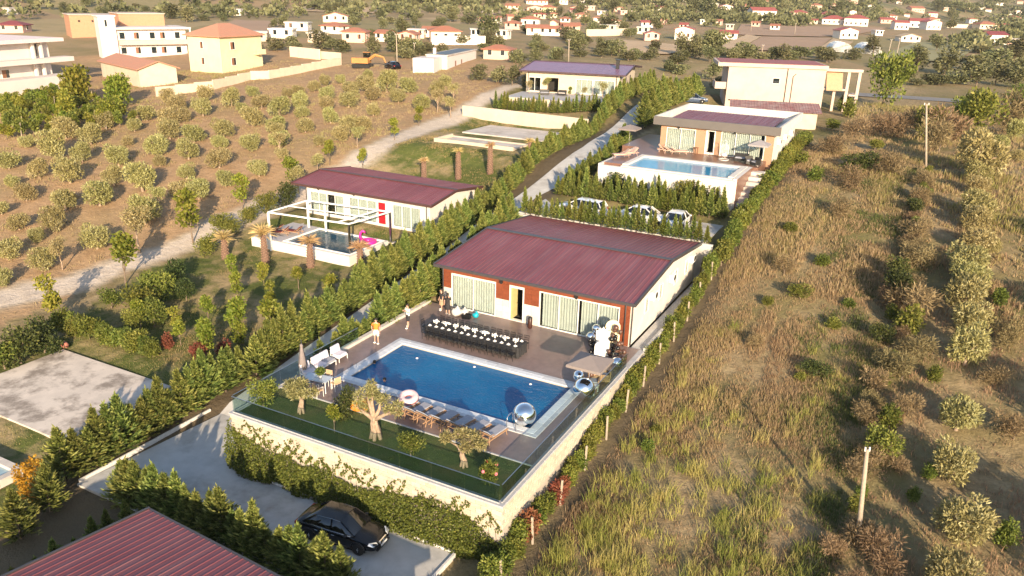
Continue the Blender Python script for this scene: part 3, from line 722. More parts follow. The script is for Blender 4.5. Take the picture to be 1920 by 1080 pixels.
# its raised pool
p2 = empty('plunge_pool', (-49.5,55.5,-.3), 0, 'small raised white plunge pool under the white pergola frame', 'swimming pool')
MB().bx(-55.5,-43.7,52.55,53.05,-1.9,-.32).bx(-55.5,-43.7,57.95,58.3,-1.9,-.32).bx(-55.5,-51.75,53.05,57.95,-1.9,-.32).bx(-44.1,-43.7,53.05,57.95,-1.9,-.32).bx(-51.75,-44.1,53.05,57.95,-1.9,-1.0).obj('basin', M_white2, p2, w=True)
MB().bx(-55.4,-51.9,52.65,58.2,-.315,-.30).obj('deck', mat('grey_deck',(.42,.40,.40),.7,(.36,.34,.34),4), p2, w=True)
MB().bx(-51.75,-44.1,53.05,57.95,-1,-.42).obj('water', M_water3, p2, w=True)
for a in ((-51.88,-43.95,52.93,53.07),(-51.88,-43.95,57.93,58.07),(-51.88,-51.74,53.08,57.92),(-44.09,-43.95,53.08,57.92)): MB().cb(*a,-.40,-.255,.01).obj('rim_stone', M_white, p2, w=True)
pg = empty('pergola', (-48.5,55.6,-.3), 0, 'white metal pergola frame standing over the small plunge pool', 'pergola')
FL,FR,BR,BL = Vector((-52.9,52.4,2.45)),Vector((-44.2,53.3,2.45)),Vector((-43.6,58.6,2.45)),Vector((-52.9,57.7,2.45))
MW = mat('white_aluminium', (.8,.79,.77), .35)
for a,b in ((FL,FR),(BL,BR),(FL,BL),(FR,BR)): MB().bar(a,b,.11,.13).obj('beam', MW, pg, w=True)
for t in (.5,): MB().bar(FL.lerp(BL,t)+Vector((0,0,.02)),FR.lerp(BR,t)+Vector((0,0,.02)),.07,.09).obj('rafter', MW, pg, w=True)
MB().bar(FL.lerp(FR,.86),BL.lerp(BR,.86),.09,.12).obj('rafter', MW, pg, w=True)
for p in (FL,FR,BR,BL): MB().bx(p.x-.08,p.x+.08,p.y-.08,p.y+.08,-1.5 if p.y < 54 else -.6,2.4).obj('post', MW if p.x < -50 else M_steel, pg, w=True)
MB().bx(-50.6,-50.45,57.4,57.55,-.3,2.4).obj('post', MW, pg, w=True)
# stepping stones
for i in range(22):
    p = Vector((-55.0+i*.55, 58.95+.12*sin(i*1.7), 0)); z = tz(p.x,p.y)
    o = MB().cb(-.13,.13,-.33,.33,-.05,.06,.02).obj('stepping_stone', M_pad); o.location = (p.x,p.y,z+.02); o.rotation_euler = (0,0,random.Random(i).uniform(-.08,.08))
    tag(o, 'pale stepping stone in the lawn path beside the plunge pool, '+nth(i+1)+' from the left', 'stepping stone', 'stepping stones of the garden path')

# ------------------------------------------------------------------ plot with the empty pool and long wall
ep = empty('empty_pool', (-49,85,4.4), 0, 'empty unfinished concrete pool shell with pale floor behind four dry palms', 'swimming pool')
for a in ((-54.8,-43.6,83.2,83.55,5.0),(-54.8,-43.6,87.3,87.6,4.75),(-54.8,-54.5,83.55,87.3,5.0),(-43.9,-43.6,83.55,87.3,4.75)): MB().bx(a[0],a[1],a[2],a[3],3.4,a[4]-.2).obj('shell_wall', M_cream, ep, w=True)
MB().bx(-54.5,-43.9,83.55,87.3,3.9,4.42).obj('floor', M_pad, ep, w=True)
lw = empty('garden_wall', (-51,100.3,4.4), 0, 'long plain cream garden wall behind the two pale concrete slabs', 'wall')
for i in range(10): MB().cb(-61.0+i*1.98,-61.0+i*1.98+1.97,100.2,100.45,3.8,6.5-.02*i,.015).obj('wall_panel', M_cream, lw, w=True)

# ------------------------------------------------------------------ far villa with violet roof (turned a little)
HB = empty('villa', (-50.6,115.8,7.6), radians(11.4), 'cream villa with violet metal roof at the top of the lane', 'house')
def shell_local(par, x0,x1,y0,y1,h,yr,zr,op,m):
    mb = MB(); cur = x0
    for xa,xb,za,zb in sorted(op):
        if xa > cur: mb.bx(cur,xa,y0,y0+.25,-.4,h)
        if zb < h: mb.bx(xa,xb,y0,y0+.25,zb,h)
        if za > -.4: mb.bx(xa,xb,y0,y0+.25,-.4,za)
        cur = xb
    mb.bx(cur,x1,y0,y0+.25,-.4,h); mb.obj('wall', m, par)
    sw = MB().bx(x0,x0+.25,y0+.25,y1,-.4,h).bx(x0+.25,x1,y1-.25,y1,-.4,h).bx(x1-.25,x1,y0+.25,y1-.25,-.4,h)
    for x in (x0,x1-.25): sw.add([(x,y0,h),(x+.25,y0,h),(x,y1,h),(x+.25,y1,h),(x,yr,zr),(x+.25,yr,zr)],[(0,4,2),(1,3,5),(0,1,5,4),(2,4,5,3)])
    sw.obj('side_wall', m, par)
    MB().bx(x0+.3,x1-.3,y0+2.6,y0+2.7,0,h-.1).obj('dark_room_sheet', M_room, par)  # near-black sheet painted as the unlit room behind the glass
shell_local(HB, -7.4,7.3,0,16.2,3.1,8.2,3.85,[(-7.0,-5.0,0,2.15),(-3.9,-2.2,0,2.15),(.6,3.2,0,2.15),(3.4,6.6,0,2.15)],M_cream)
def roof_local(par, x0,x1,y0,yr,y1,ze,zr,m,ns,trim):
    loc, rot = par.location.copy(), par.rotation_euler.copy(); par.location = (0,0,0); par.rotation_euler = (0,0,0)
    r_ = gable_roof(par, x0,x1,y0,yr,y1,ze,zr,m,ns,trim); par.location = loc; par.rotation_euler = rot; return r_
def window_local(par, *a, **k):
    loc = par.location.copy(); par.location = (0,0,0); w_ = window(par, *a, **k); par.location = loc; return w_
roof_local(HB, -8.3,8.3,-.7,8.2,16.9,3.15,3.95,M_roofb,16,mat('plum_trim',(.06,.03,.04),.5))
window_local(HB, -7.0,-5.0,0,2.15,0,2,curtain=False); window_local(HB, .6,3.2,0,2.15,0,3); window_local(HB, 3.4,6.6,0,2.15,0,3)
MB().bx(5.9,6.4,4.3,4.8,3.2,4.9).bx(5.8,6.5,4.2,4.9,4.9,5.0).obj('chimney', M_dark, HB)
for y in (3.2,6.0,10.5):
    f = empty('side_window', (7.3,y,.9)); f.parent = HB
    MB().bx(0,.05,0,.08,0,1.3).bx(0,.05,.7,.78,0,1.3).bx(0,.05,.08,.7,0,.08).bx(0,.05,.08,.7,1.22,1.3).obj('frame', M_dark, f); MB().bx(0,.02,.08,.7,.08,1.22).obj('pane', M_glass, f); MB().bx(-.002,.01,.08,.7,.08,1.22).obj('blind', M_room, f)  # panel behind each pane is near-black paint for the unlit room
for x in (-7.0,6.9): MB().tube([(x,-.1,3.1),(x,-.12,2.9),(x,-.12,0)],.045,8).obj('downpipe', M_trim, HB, True)
tb = empty('raised_terrace', (-50,108,7.4), 0, 'cream walled raised terrace in front of the violet-roofed villa', 'terrace')
MB().prism([(-57.5,106.2),(-41.6,108.4),(-43.2,117.6),(-58.6,114.2)], 4.6, 7.42).obj('retaining_block', M_cream, tb, w=True)
MB().prism([(-57.2,106.5),(-41.9,108.7),(-43.2,117.3),(-58.3,114.0)], 7.425, 7.46).obj('paving', M_cope, tb, w=True)

# ------------------------------------------------------------------ flat-roofed villa (right)
H3 = empty('villa', (-20,88,6.5), 0, 'flat-roofed villa with grey fascia and orange brick front behind the raised white pool', 'house')
M_brick = mat('orange_brick', (.38,.235,.15), .85, (.30,.18,.115), 9, .4, 30)
M_fasc = mat('taupe_fascia', (.115,.105,.10), .6, (.10,.092,.088), 1)
op3 = [(-25.1,-21.95,6.55,8.95),(-20.85,-19.85,6.75,9.05),(-19.25,-14.75,6.55,9.1)]
walls_front(H3, -25.75,-13.95,83.3,4.5,9.3,op3,M_brick)
MB().bx(-25.75,-25.5,83.55,96.2,4.5,9.3).bx(-14.2,-13.95,83.55,96.2,4.5,9.3).bx(-25.5,-14.2,95.95,96.2,4.5,9.3).obj('side_wall', M_plast, H3, w=True)
MB().bx(-25.4,-14.3,85.4,85.5,6.5,9.2).obj('dark_room_sheet', M_room, H3, w=True)  # near-black sheet stands in for the dark inside the villa
window(H3, -25.1,-21.95,6.55,8.95,83.3,2); window(H3, -19.25,-14.75,6.55,9.1,83.3,3,gap=[(4.05,4.3)])
d = empty('door', Vector((-20.85,83.3,6.55))-Vector(H3.location)); d.parent = H3
MB().bx(0,.1,-.04,.1,0,2.5).bx(.9,1.0,-.04,.1,0,2.5).bx(.1,.9,-.04,.1,2.4,2.5).bx(.1,.9,-.04,.1,0,.2).obj('frame', M_white, d); MB().bx(.1,.15,.05,.8,.2,2.4).obj('leaf', M_white, d)
rf = empty('roof', Vector((-20,88,9.3))-Vector(H3.location)); rf.parent = H3
for a in ((-26.5,-13.3,82.75,83.0),(-26.5,-13.3,95.9,96.15),(-26.5,-26.25,83.0,95.9),(-13.55,-13.3,83.0,95.9)): MB().bx(*a,9.2,10.05).obj('parapet', M_fasc if a[2] < 83 else M_plast, rf, w=True)
MB().bx(-26.25,-13.55,83.0,95.9,9.25,9.35).obj('roof_slab', M_plast, rf, w=True)
sm = sheet_mesh(1.0, 9.0, .25, M_roof)
for i in range(11): link('roof_sheet', sm, rf, (-25.7+i*1.0+20, 84.0-88, 9.4-9.3))
for x in (-23.8,-17.9): wall_lamp(H3, x, 83.3, 9.12)
for y in (86.0,89.5,93): ac_unit(H3, -13.95, y, 7.9)
dk = empty('raised_pool_terrace', (-21,78,6.5), 0, 'raised white-walled terrace carrying a pale blue pool in front of the flat-roofed villa', 'terrace')
for a in ((-28.2,-14.4,79.3,83.3),(-30.0,-25.75,83.3,92.5),(-28.2,-26.35,73.4,79.3),(-15.35,-14.9,72.9,79.3)): MB().bx(*a,3.4,6.49).obj('paving', mat('brown_tile',(.20,.105,.075),.35,(.15,.08,.06),3), dk, w=True)
MB().bx(-28.2,-15.05,72.45,72.85,3.4,6.35).bx(-28.45,-28.2,72.45,83,3.4,6.5).bx(-15.3,-14.95,72.85,79.4,3.4,6.5).obj('retaining_wall', M_white2, dk, w=True)
p3 = empty('raised_pool', (-21,76,6.5), 0, 'pale blue rectangular pool with white rim before the brick fronted villa', 'swimming pool')
MB().bx(-25.8,-15.9,73.4,78.6,5.5,6.36).obj('water', M_water2, p3, w=True)
for a in ((-26.3,-15.35,72.9,73.4),(-26.3,-15.35,78.6,79.25),(-26.3,-25.8,73.4,78.6),(-15.9,-15.35,73.4,78.6)): MB().cb(*a,5.5,6.55 if a[3] > 74 else 6.42,.015).obj('rim_stone', M_white2, p3, w=True)
st = empty('garden_steps', (-14.2,76,4), 0, 'pale stone steps climbing beside the right end of the raised pool', 'steps')
for i in range(7): MB().cb(-14.9,-13.7,73.2+i*.9,74.2+i*.9,3.2,4.2+i*.33,.02).obj('step', M_pad, st, w=True)

# ------------------------------------------------------------------ generic block houses
M_pane = glass('dark_window_pane', (.25,.28,.3), .08, .75)
M_shut = mat('brown_shutter', (.22,.10,.055), .6)
M_tile = mat('terracotta_tiles', (.36,.145,.09), .8, (.27,.105,.065), 5, .6, 12, dirt=(.26,.15,.1), dscale=1.2)
M_tile2 = mat('pale_terracotta_tiles', (.46,.225,.145), .8, (.36,.165,.105), 5, .6, 12, dirt=(.33,.2,.13), dscale=1.2)
M_redm = mat('red_roof_sheet', (.30,.09,.075), .6, (.26,.06,.05), 2)
def face_xf(face, a, b):
    """maps (s,out,z) on a face to local xyz"""
    if face == 'f': return lambda s,o,z: (s,-o,z)
    if face == 'r': return lambda s,o,z: (a+o,s,z)
    if face == 'l': return lambda s,o,z: (-o,s,z)
    return lambda s,o,z: (s,b+o,z)
def fbox(mb, T, s0,s1,o0,o1,z0,z1):
    P = [T(s,o,z) for z in (z0,z1) for s,o in ((s0,o0),(s1,o0),(s1,o1),(s0,o1))]
    return mb.add(P, [(0,3,2,1),(4,5,6,7),(0,1,5,4),(1,2,6,5),(2,3,7,6),(3,0,4,7)])
def fwindow(par, T, s, z, w, h, shutter=False, fm=None):
    wn = empty('window'); wn.parent = par
    m = MB(); fbox(m,T,s,s+w,.0,.05,z,z+.06); fbox(m,T,s,s+w,.0,.05,z+h-.06,z+h); fbox(m,T,s,s+.06,.0,.05,z+.06,z+h-.06); fbox(m,T,s+w-.06,s+w,.0,.05,z+.06,z+h-.06)
    m.obj('frame', fm or M_white, wn)
    fbox(MB(),T,s+.06,s+w-.06,.004,.02,z+.06,z+h-.06).obj('pane', M_pane, wn)
    fbox(MB(),T,s-.06,s+w+.06,.0,.12,z-.08,z-.01).obj('sill', M_pad, wn)
    if shutter: fbox(MB(),T,s+.06,s+w*.55,.022,.04,z+.06,z+h-.06).obj('shutter', M_shut, wn)
    return wn
def hip_roof(par, a, b, z, h, m, over=.5, name='roof'):
    x0,x1,y0,y1 = -over,a+over,-over,b+over; r_ = min(x1-x0,y1-y0)/2
    if a >= b: R1,R2 = (x0+r_,(y0+y1)/2,z+h),(x1-r_,(y0+y1)/2,z+h)
    else: R1,R2 = ((x0+x1)/2,y0+r_,z+h),((x0+x1)/2,y1-r_,z+h)
    v = [(x0,y0,z),(x1,y0,z),(x1,y1,z),(x0,y1,z),R1,R2,(x0,y0,z-.15),(x1,y0,z-.15),(x1,y1,z-.15),(x0,y1,z-.15)]
    f = [(0,1,5,4),(1,2,5),(2,3,4,5),(3,0,4)] if a >= b else [(0,1,4),(1,2,5,4),(2,3,5),(3,0,4,5)]
    f += [(6,7,1,0),(7,8,2,1),(8,9,3,2),(9,6,0,3),(9,8,7,6)]
    return MB().add(v,f).obj(name, m, par)
def gab_roof(par, a, b, z, h, m, over=.4, along='x'):
    x0,x1,y0,y1 = -over,a+over,-over,b+over; t = .15
    if along == 'x': v = [(x0,y0,z),(x1,y0,z),(x1,y1,z),(x0,y1,z),(x0,(y0+y1)/2,z+h),(x1,(y0+y1)/2,z+h)]; f = [(0,1,5,4),(2,3,4,5)]
    else: v = [(x0,y0,z),(x1,y0,z),(x1,y1,z),(x0,y1,z),((x0+x1)/2,y0,z+h),((x0+x1)/2,y1,z+h)]; f = [(3,0,4,5),(1,2,5,4)]
    n = len(v); v2 = v+[(p[0],p[1],p[2]-t) for p in v]; f2 = f+[tuple(n+i for i in reversed(q)) for q in f]
    e = [(0,1),(2,3),(1,5),(5,2),(3,4),(4,0)] if along == 'x' else [(3,0),(1,2),(0,4),(4,1),(2,5),(5,3)]
    f2 += [(i,j,n+j,n+i)[::-1] for i,j in e]
    r_ = MB().add(v2,f2).obj('roof', m, par)
    return r_
def gable_ends(par, a, b, z, h, m, along='x'):
    for q in ((0,a-.2) if along == 'x' else (0,b-.2)):
        mb = MB()
        if along == 'x': mb.add([(q,0,z),(q+.2,0,z),(q,b,z),(q+.2,b,z),(q,b/2,z+h),(q+.2,b/2,z+h)],[(0,4,2),(1,3,5),(0,1,5,4),(2,4,5,3)])
        else: mb.add([(0,q,z),(0,q+.2,z),(a,q,z),(a,q+.2,z),(a/2,q,z+h),(a/2,q+.2,z+h)],[(0,2,4),(1,5,3),(0,4,5,1),(2,3,5,4)])
        mb.obj('gable', m, par)

# concrete two-storey house with outside stair
CH = empty('concrete_house', (-29.8,128.8,5.7), radians(19.0), 'unfinished cream two-storey flat-roofed house with an outside concrete stair', 'house')
M_ccream = mat('cream_render', (.50,.405,.345), .9, (.45,.36,.305), .8, .1, 20, dirt=(.42,.34,.27), dscale=.3)
MB().bx(0,14.6,0,9.5,-1,6.4).obj('wall', M_ccream, CH)
MB().bx(-1.7,14.8,-.35,9.8,6.42,6.95).obj('roof_slab', M_ccream, CH)
MB().bx(-1.3,14.5,.0,9.4,6.955,6.99).obj('roof_covering', M_redm, CH)
MB().bx(-1.8,0,.4,5.0,2.9,3.1).bx(-1.8,-1.65,.4,5.0,3.1,3.95).bx(-1.65,0,.4,.55,3.1,3.95).obj('balcony', M_ccream, CH)
fwindow(CH, face_xf('f',14.6,9.5), 6.8, 4.0, 1.1, .9); 
MB().tube([(8.9,-.08,6.4),(8.9,-.08,-.5)],.06,6).obj('drain_pipe', M_dark, CH); MB().tube([(10.2,-.08,5.6),(9.8,-.08,5.2),(9.8,-.08,-.5)],.05,6).obj('drain_pipe', M_dark, CH)
fwindow(CH, face_xf('r',14.6,9.5), 1.2, 3.2, .5, 1.6)
sr = empty('stair', (15.2,2.0,0)); sr.parent = CH
for x in (3.0,4.6): MB().bx(x,x+.45,-.2,.25,-1,6.3).obj('column', M_ccream, sr)
MB().bx(1.2,1.6,-.2,.25,-1,3.2).obj('column', M_ccream, sr)
MB().bx(-.6,5.2,-.4,.5,6.05,6.45).obj('beam', M_ccream, sr); MB().bx(-.4,3.2,-.4,1.6,3.2,3.45).obj('landing', M_ccream, sr); MB().bx(3.6,5.0,-.3,2.4,2.4,2.65).obj('landing', M_ccream, sr)
MB().add([(0,.6,6.45),(2.4,.6,6.45),(2.4,-.9,3.45),(0,-.9,3.45),(0,.6,6.2),(2.4,.6,6.2),(2.4,-.9,3.2),(0,-.9,3.2)],[(0,3,2,1),(4,5,6,7),(0,1,5,4),(2,3,7,6),(1,2,6,5),(3,0,4,7)]).obj('flight', mat('rusty_tile',(.45,.28,.17),.8), sr)
an = empty('annex', (-24.5,110.5,5.7), radians(14), 'low annex with rusty red sheet roof between flat villa and concrete house', 'outbuilding')
MB().bx(0,11,0,9,-1.2,2.3).obj('wall', M_cream, an); M_rust = mat('rusty_sheet', (.26,.085,.07), .65, (.36,.27,.24), .9, .2, 8, dirt=(.16,.07,.06), dscale=1.5)
asm = sheet_mesh(1.17, 5.0, .7, M_rust)
for i in range(10):
    link('roof_sheet', asm, an, (-.35+i*1.17,-.5,2.32)); o = link('roof_sheet', asm, an, (-.35+(i+1)*1.17,9.5,2.32)); o.rotation_euler = (0,0,pi)
gable_ends(an, 11, 9, 2.3, .6, M_cream)

# yellow house with tiled hip roof
YH = empty('yellow_house', (-133.0,114.3,6.0), radians(3), 'pale yellow two-storey house with terracotta hip roof beside the olive orchard', 'house')
M_yel = mat('yellow_render', (.64,.55,.36), .85, (.58,.49,.31), .6, .08, 20)
MB().bx(0,8.4,0,11.5,-1,6.7).obj('wall', M_yel, YH); r_ = hip_roof(YH, 8.4,11.5,6.8,2.2,M_tile2,.7)
for s,z in ((3.2,4.3),(3.2,1.3)): fwindow(YH, face_xf('f',8.4,11.5), s, z, .8, 1.4, True)
for s,z in ((2.6,4.2),(2.6,1.2)): fwindow(YH, face_xf('r',8.4,11.5), s, z, 1.3, 1.5, True)
MB().tube([(8.45,-.08,6.7),(8.45,-.08,-.5)],.05,6).obj('downpipe', M_cope, YH)
MB().bx(8.4,9.6,9.0,11.3,3.0,3.2).bx(9.5,9.6,9.0,11.3,3.2,4.0).obj('balcony', M_yel, YH)
# big white house, cut by the left edge
WH = empty('white_house', (-148.1,57.5,5.0), radians(10), 'large white two-storey house with flat roof slab at the left edge', 'house')
M_wh = mat('white_render', (.60,.55,.53), .85, (.55,.50,.48), .5, .05, 20)
MB().bx(0,16,0,28.5,-2,7.3).obj('wall', M_wh, WH); MB().bx(-1,17.6,-1,30.5,7.32,7.9).obj('roof_slab', mat('pink_slab',(.74,.62,.61),.8), WH)
MB().bx(16,18.2,9,31.5,4.0,4.75).obj('balcony', M_wh, WH); MB().bx(16,19.5,12,31,-2.2,1.9).obj('porch_wall', M_wh, WH)
for s,z in ((13.5,5.1),(5.5,5.1),(18.6,1.9),(12.2,1.9)): fwindow(WH, face_xf('r',16,28.5), s, z, 1.5 if z > 4 or s > 15 else .9, 1.4 if z > 4 or s > 15 else .8, True)
for s in (24.6,26.2): MB().bx(16.3,16.8,s,s+.4,1.9,7.3).obj('column', M_wh, WH)
fbox(MB(),face_xf('r',16,28.5),25.0,26.1,.004,.03,5.0,7.0).obj('balcony_door', M_pane, WH); ac_unit(WH, 0,0,0).location = (0,0,0)
for c in [o for o in WH.children if o.name.startswith('air_cond')]: c.location = (16.0,22.6,2.2)
# white house with tower
W2 = empty('white_house', (-175,123.7,6.0), radians(-25), 'white two-storey house with long balconies and a tall stair tower', 'house')
MB().bx(0,10,3.0,18,-1,6.3).obj('wall', M_wh, W2); MB().bx(6.6,10.6,-.4,3.0,-1,9.0).obj('stair_tower', M_wh, W2); MB().bx(-1,11.2,2.9,19,6.32,6.7).obj('roof_slab', M_wh, W2)
MB().bx(6.3,10.9,-.7,3.2,9.0,9.3).obj('tower_roof', M_wh, W2)
MB().bx(10,11.4,3.2,19.5,3.0,4.0).obj('balcony', M_ccream, W2); MB().bx(10,11.3,3.2,19.5,-1,.8).obj('porch_wall', M_wh, W2)
for s in (3.6,6.6,10.0,12.2,15.5):
    for z in (4.2,1.0): fwindow(W2, face_xf('r',10,18), s, z, 1.2, 1.5, s in (6.6,12.2))
fwindow(W2, face_xf('r',10.6,18), .8, 6.9, .6, 1.5)
for s in (18.6,): MB().bx(10.9,11.2,s,s+.3,.8,6.3).obj('column', M_wh, W2)
bk = empty('brick_storey', (-178.5,131.5,12.7), radians(-25), 'unfinished orange brick storey on the roof of the towered white house', 'building')
MB().bx(0,9,0,10,0,2.6).obj('wall', mat('raw_brick',(.42,.24,.15),.9,(.42,.20,.115),3,.3,30), bk); MB().bx(-.2,9.2,-.2,10.2,2.6,2.8).obj('roof_slab', M_ccream, bk)
p = back(128,72,7.5); BB = empty('brick_building', p, radians(-28), 'unfinished windowless orange brick building behind the white houses', 'building')
MB().bx(-2,9,0,16,-1,6.3).obj('wall', MATS['raw_brick'], BB); MB().bx(-2.3,9.3,-.3,16.3,6.3,6.5).obj('roof_slab', M_ccream, BB)
for s,z in ((2.0,4.6),(5.2,4.6),(8.6,4.6)): fbox(MB(),face_xf('r',9,16),s,s+.5,.004,.03,z,z+.5).obj('opening', M_room, BB)  # near-black plates on the wall, painted as the shade in holes
# shed and garden walls by the orchard
SH = empty('tiled_shed', (-142.0,101.2,5.2), radians(-19), 'low shed with terracotta tile roof between white and yellow houses', 'shed')
MB().bx(0,20,0,6.5,-1,2.9).obj('wall', M_cream, SH); gab_roof(SH, 20,6.5,2.9,1.3,M_tile2,.5); gable_ends(SH, 20,6.5,2.9,1.15,M_cream)
def run_wall(name, label, pts, h, m, th=.25, step=3.0, drop=.8):
    w_ = empty(name, (*pts[0],tz(*pts[0])), 0, label, 'wall')
    for (xa,ya),(xb,yb) in zip(pts[:-1],pts[1:]):
        n = max(1,round(math.hypot(xb-xa,yb-ya)/step))
        for i in range(n):
            a = Vector((xa+(xb-xa)*i/n,ya+(yb-ya)*i/n,0)); b = Vector((xa+(xb-xa)*(i+.995)/n,ya+(yb-ya)*(i+.995)/n,0))
            z = tz((a.x+b.x)/2,(a.y+b.y)/2)
            MB().bar(a+Vector((0,0,z+(h-drop)/2)),b+Vector((0,0,z+(h-drop)/2)),th,h+drop).obj('wall_panel', m, w_, w=True)
    return w_
gp_ = [G(293,182),G(400,168),G(470,150),G(505,148),G(640,122)]
run_wall('garden_wall', 'low stepped cream wall between the yellow house and the olive orchard', [(p.x,p.y) for p in gp_], 1.5, M_cream)
gp_ = [G(560,108),G(640,113)]
run_wall('garden_wall', 'pale wall with gate posts right of the yellow house', [(p.x,p.y) for p in gp_], 1.6, M_cream)
# long low white building
LW = empty('low_white_building', (-89.5,128.9,7.2), radians(14), 'long low white flat-roofed building beyond the orchard top', 'building')
MB().bx(0,4.2,0,5,-1,2.8).obj('front_block', M_wh, LW); MB().bx(1,5.2,5,25,-1,3.0).obj('wall', M_wh, LW); MB().bx(.8,5.4,4.8,25.2,3.0,3.2).obj('roof_slab', M_pad, LW)
MB().bx(1.4,4.8,5.4,24.6,3.2,3.24).obj('roof_covering', M_dark, LW); MB().bx(2.0,2.5,6,6.5,3.2,4.4).obj('chimney', M_wh, LW)
for z in (.6,1.6): fbox(MB(),face_xf('f',4.2,5),.5,1.7,.004,.03,z,z+.5).obj('vent', M_cope, LW)
for s in (10,14): fbox(MB(),face_xf('r',5.2,25),s,s+.7,.004,.03,0.2,1.8).obj('door', M_shut, LW)
# ------------------------------------------------------------------ vegetation
RNG = np.random.default_rng(11)
def unit(v): return v/np.maximum(np.linalg.norm(v, axis=-1, keepdims=True), 1e-9)
def rnd_dirs(n, rng): return unit(rng.normal(size=(n,3)))
def leaf_quads(c, d, ln, wd, tone, rng, name, m):
    """diamond leaves: base c, axis d, lengths ln, widths wd, tone 0..1"""
    n = len(c); s = unit(np.cross(d, rnd_dirs(n, rng))); ln = np.broadcast_to(ln,(n,))[:,None]; wd = np.broadcast_to(wd,(n,))[:,None]
    up = np.cross(s, d)
    v = np.stack([c, c+d*ln*.45+s*wd*.5+up*wd*.12, c+d*ln, c+d*ln*.45-s*wd*.5+up*wd*.12], 1).reshape(-1,3)
    col = np.repeat(np.stack([tone, tone, tone], -1), 4, 0)
    return mesh_np(name, v, np.arange(4*n), 4, m, False, col)
F_olive = foliage("olive_leaves", (.16,.145,.05), (.32,.285,.115), (.45,.43,.23), .3, .12)
F_olivg = foliage('old_olive_leaves', (.13,.13,.05), (.27,.245,.10), (.40,.37,.20), .3, .1)
F_con   = foliage("conifer_sprays", (.035,.06,.014), (.125,.16,.035), (.33,.33,.09), .25, .2)
F_hedge = foliage('hedge_leaves', (.055,.08,.014), (.14,.165,.03), (.27,.27,.06), .35, .2)
F_lime  = foliage('lime_leaves', (.10,.14,.015), (.20,.22,.03), (.33,.31,.06), .4, .2)
F_dkgr  = foliage('dark_leaves', (.02,.035,.010), (.05,.07,.018), (.11,.125,.035), .25, .25)
F_ivy   = foliage('ivy_leaves', (.04,.065,.012), (.11,.14,.025), (.23,.25,.055), .35, .1)
F_red   = foliage('red_leaves', (.13,.045,.025), (.23,.085,.045), (.28,.14,.07), .35, .15)
F_org   = foliage('orange_leaves', (.22,.07,.01), (.40,.16,.02), (.55,.28,.05), .4, .1)
F_dry   = foliage('dry_leaves', (.13,.095,.05), (.22,.165,.085), (.33,.26,.14), .3, .2)
F_palm  = foliage('dry_fronds', (.34,.22,.10), (.48,.34,.16), (.56,.44,.22), .3, .12)
F_far   = foliage('distant_foliage', (.075,.08,.038), (.14,.145,.065), (.23,.22,.11), .2, .35)
LIB = {}
def tone_of(n, rng, spread=.24, mean=.5): return np.clip(rng.normal(mean, spread, n), 0, 1)
def blob_crown(rng, lobes, n, ln, wd, m, name, out=.75, shell=.55, tone_noise=.15):
    """leaves spread through several lobes (cx,cy,cz,rx,ry,rz)"""
    C = []; D = []; T = []
    vol = np.array([l[3]*l[4]*l[5] for l in lobes])**.67; vol = vol/vol.sum()
    for l, w in zip(lobes, vol):
        k = max(8, int(n*w)); u = rnd_dirs(k, rng); r_ = shell+(1-shell)*rng.random(k)**.6
        C.append(np.array(l[:3])+u*r_[:,None]*np.array(l[3:6])); D.append(unit(u*out+rnd_dirs(k, rng)*.8+np.array([0,0,.25]))); T.append(tone_of(k, rng, .22, .5+rng.uniform(-tone_noise, tone_noise)))
    C = np.concatenate(C); D = np.concatenate(D); T = np.concatenate(T)
    return leaf_quads(C, D, ln*rng.uniform(.7,1.3,len(C)), wd*rng.uniform(.7,1.3,len(C)), T, rng, name, m)
def trunk_mesh(rng, h, r, limbs, m, name='trunk', wob=.1):
    mb = MB(); pts = [Vector((0,0,-.25))]; k = 5
    for i in range(1,k+1): pts.append(Vector((rng.uniform(-wob,wob)*i/k, rng.uniform(-wob,wob)*i/k, h*i/k)))
    mb.tube(pts, [r*1.35]+[r*(1-.45*i/k) for i in range(1,k+1)], 7)
    for (x,y,z) in limbs:
        b = pts[rng.integers(3,k+1)]; e = Vector((x,y,z)); mb.tube([b, b.lerp(e,.5)+Vector((rng.uniform(-.1,.1),rng.uniform(-.1,.1),.08)), e], [r*.55,r*.38,r*.15], 5)
    return mb.mesh(name, m, True)
def add_variant(kind, crown, trunk): LIB.setdefault(kind, []).append((crown, trunk))
for s in range(5):                                                     # orchard olives, about 3.2 m
    rng = np.random.default_rng(100+s); lob = [(rng.uniform(-.2,.2),rng.uniform(-.2,.2),1.2,1.1,1.1,.9)]
    for k in range(7):
        a = k*2*pi/7+rng.uniform(-.4,.4); rr = rng.uniform(.55,.95); lob.append((rr*cos(a),rr*sin(a),rng.uniform(.75,1.75),rng.uniform(.45,.8),rng.uniform(.45,.75),rng.uniform(.45,.7)))
    add_variant('olive', blob_crown(rng, lob, 2600, .24, .085, F_olive, 'olive_crown'), trunk_mesh(rng, .75, .14, [l[:3] for l in lob[1:5]], M_olivt))
for s in range(3):                                                     # thin young olives with bare trunk
    rng = np.random.default_rng(140+s); lob = [(rng.uniform(-.5,.5),rng.uniform(-.5,.5),rng.uniform(2.0,3.1),.55,.55,.5) for k in range(6)]
    add_variant('thin_olive', blob_crown(rng, lob, 1100, .22, .08, F_olive, 'olive_crown', .6, .2), trunk_mesh(rng, 1.9, .08, [l[:3] for l in lob], M_olivt))
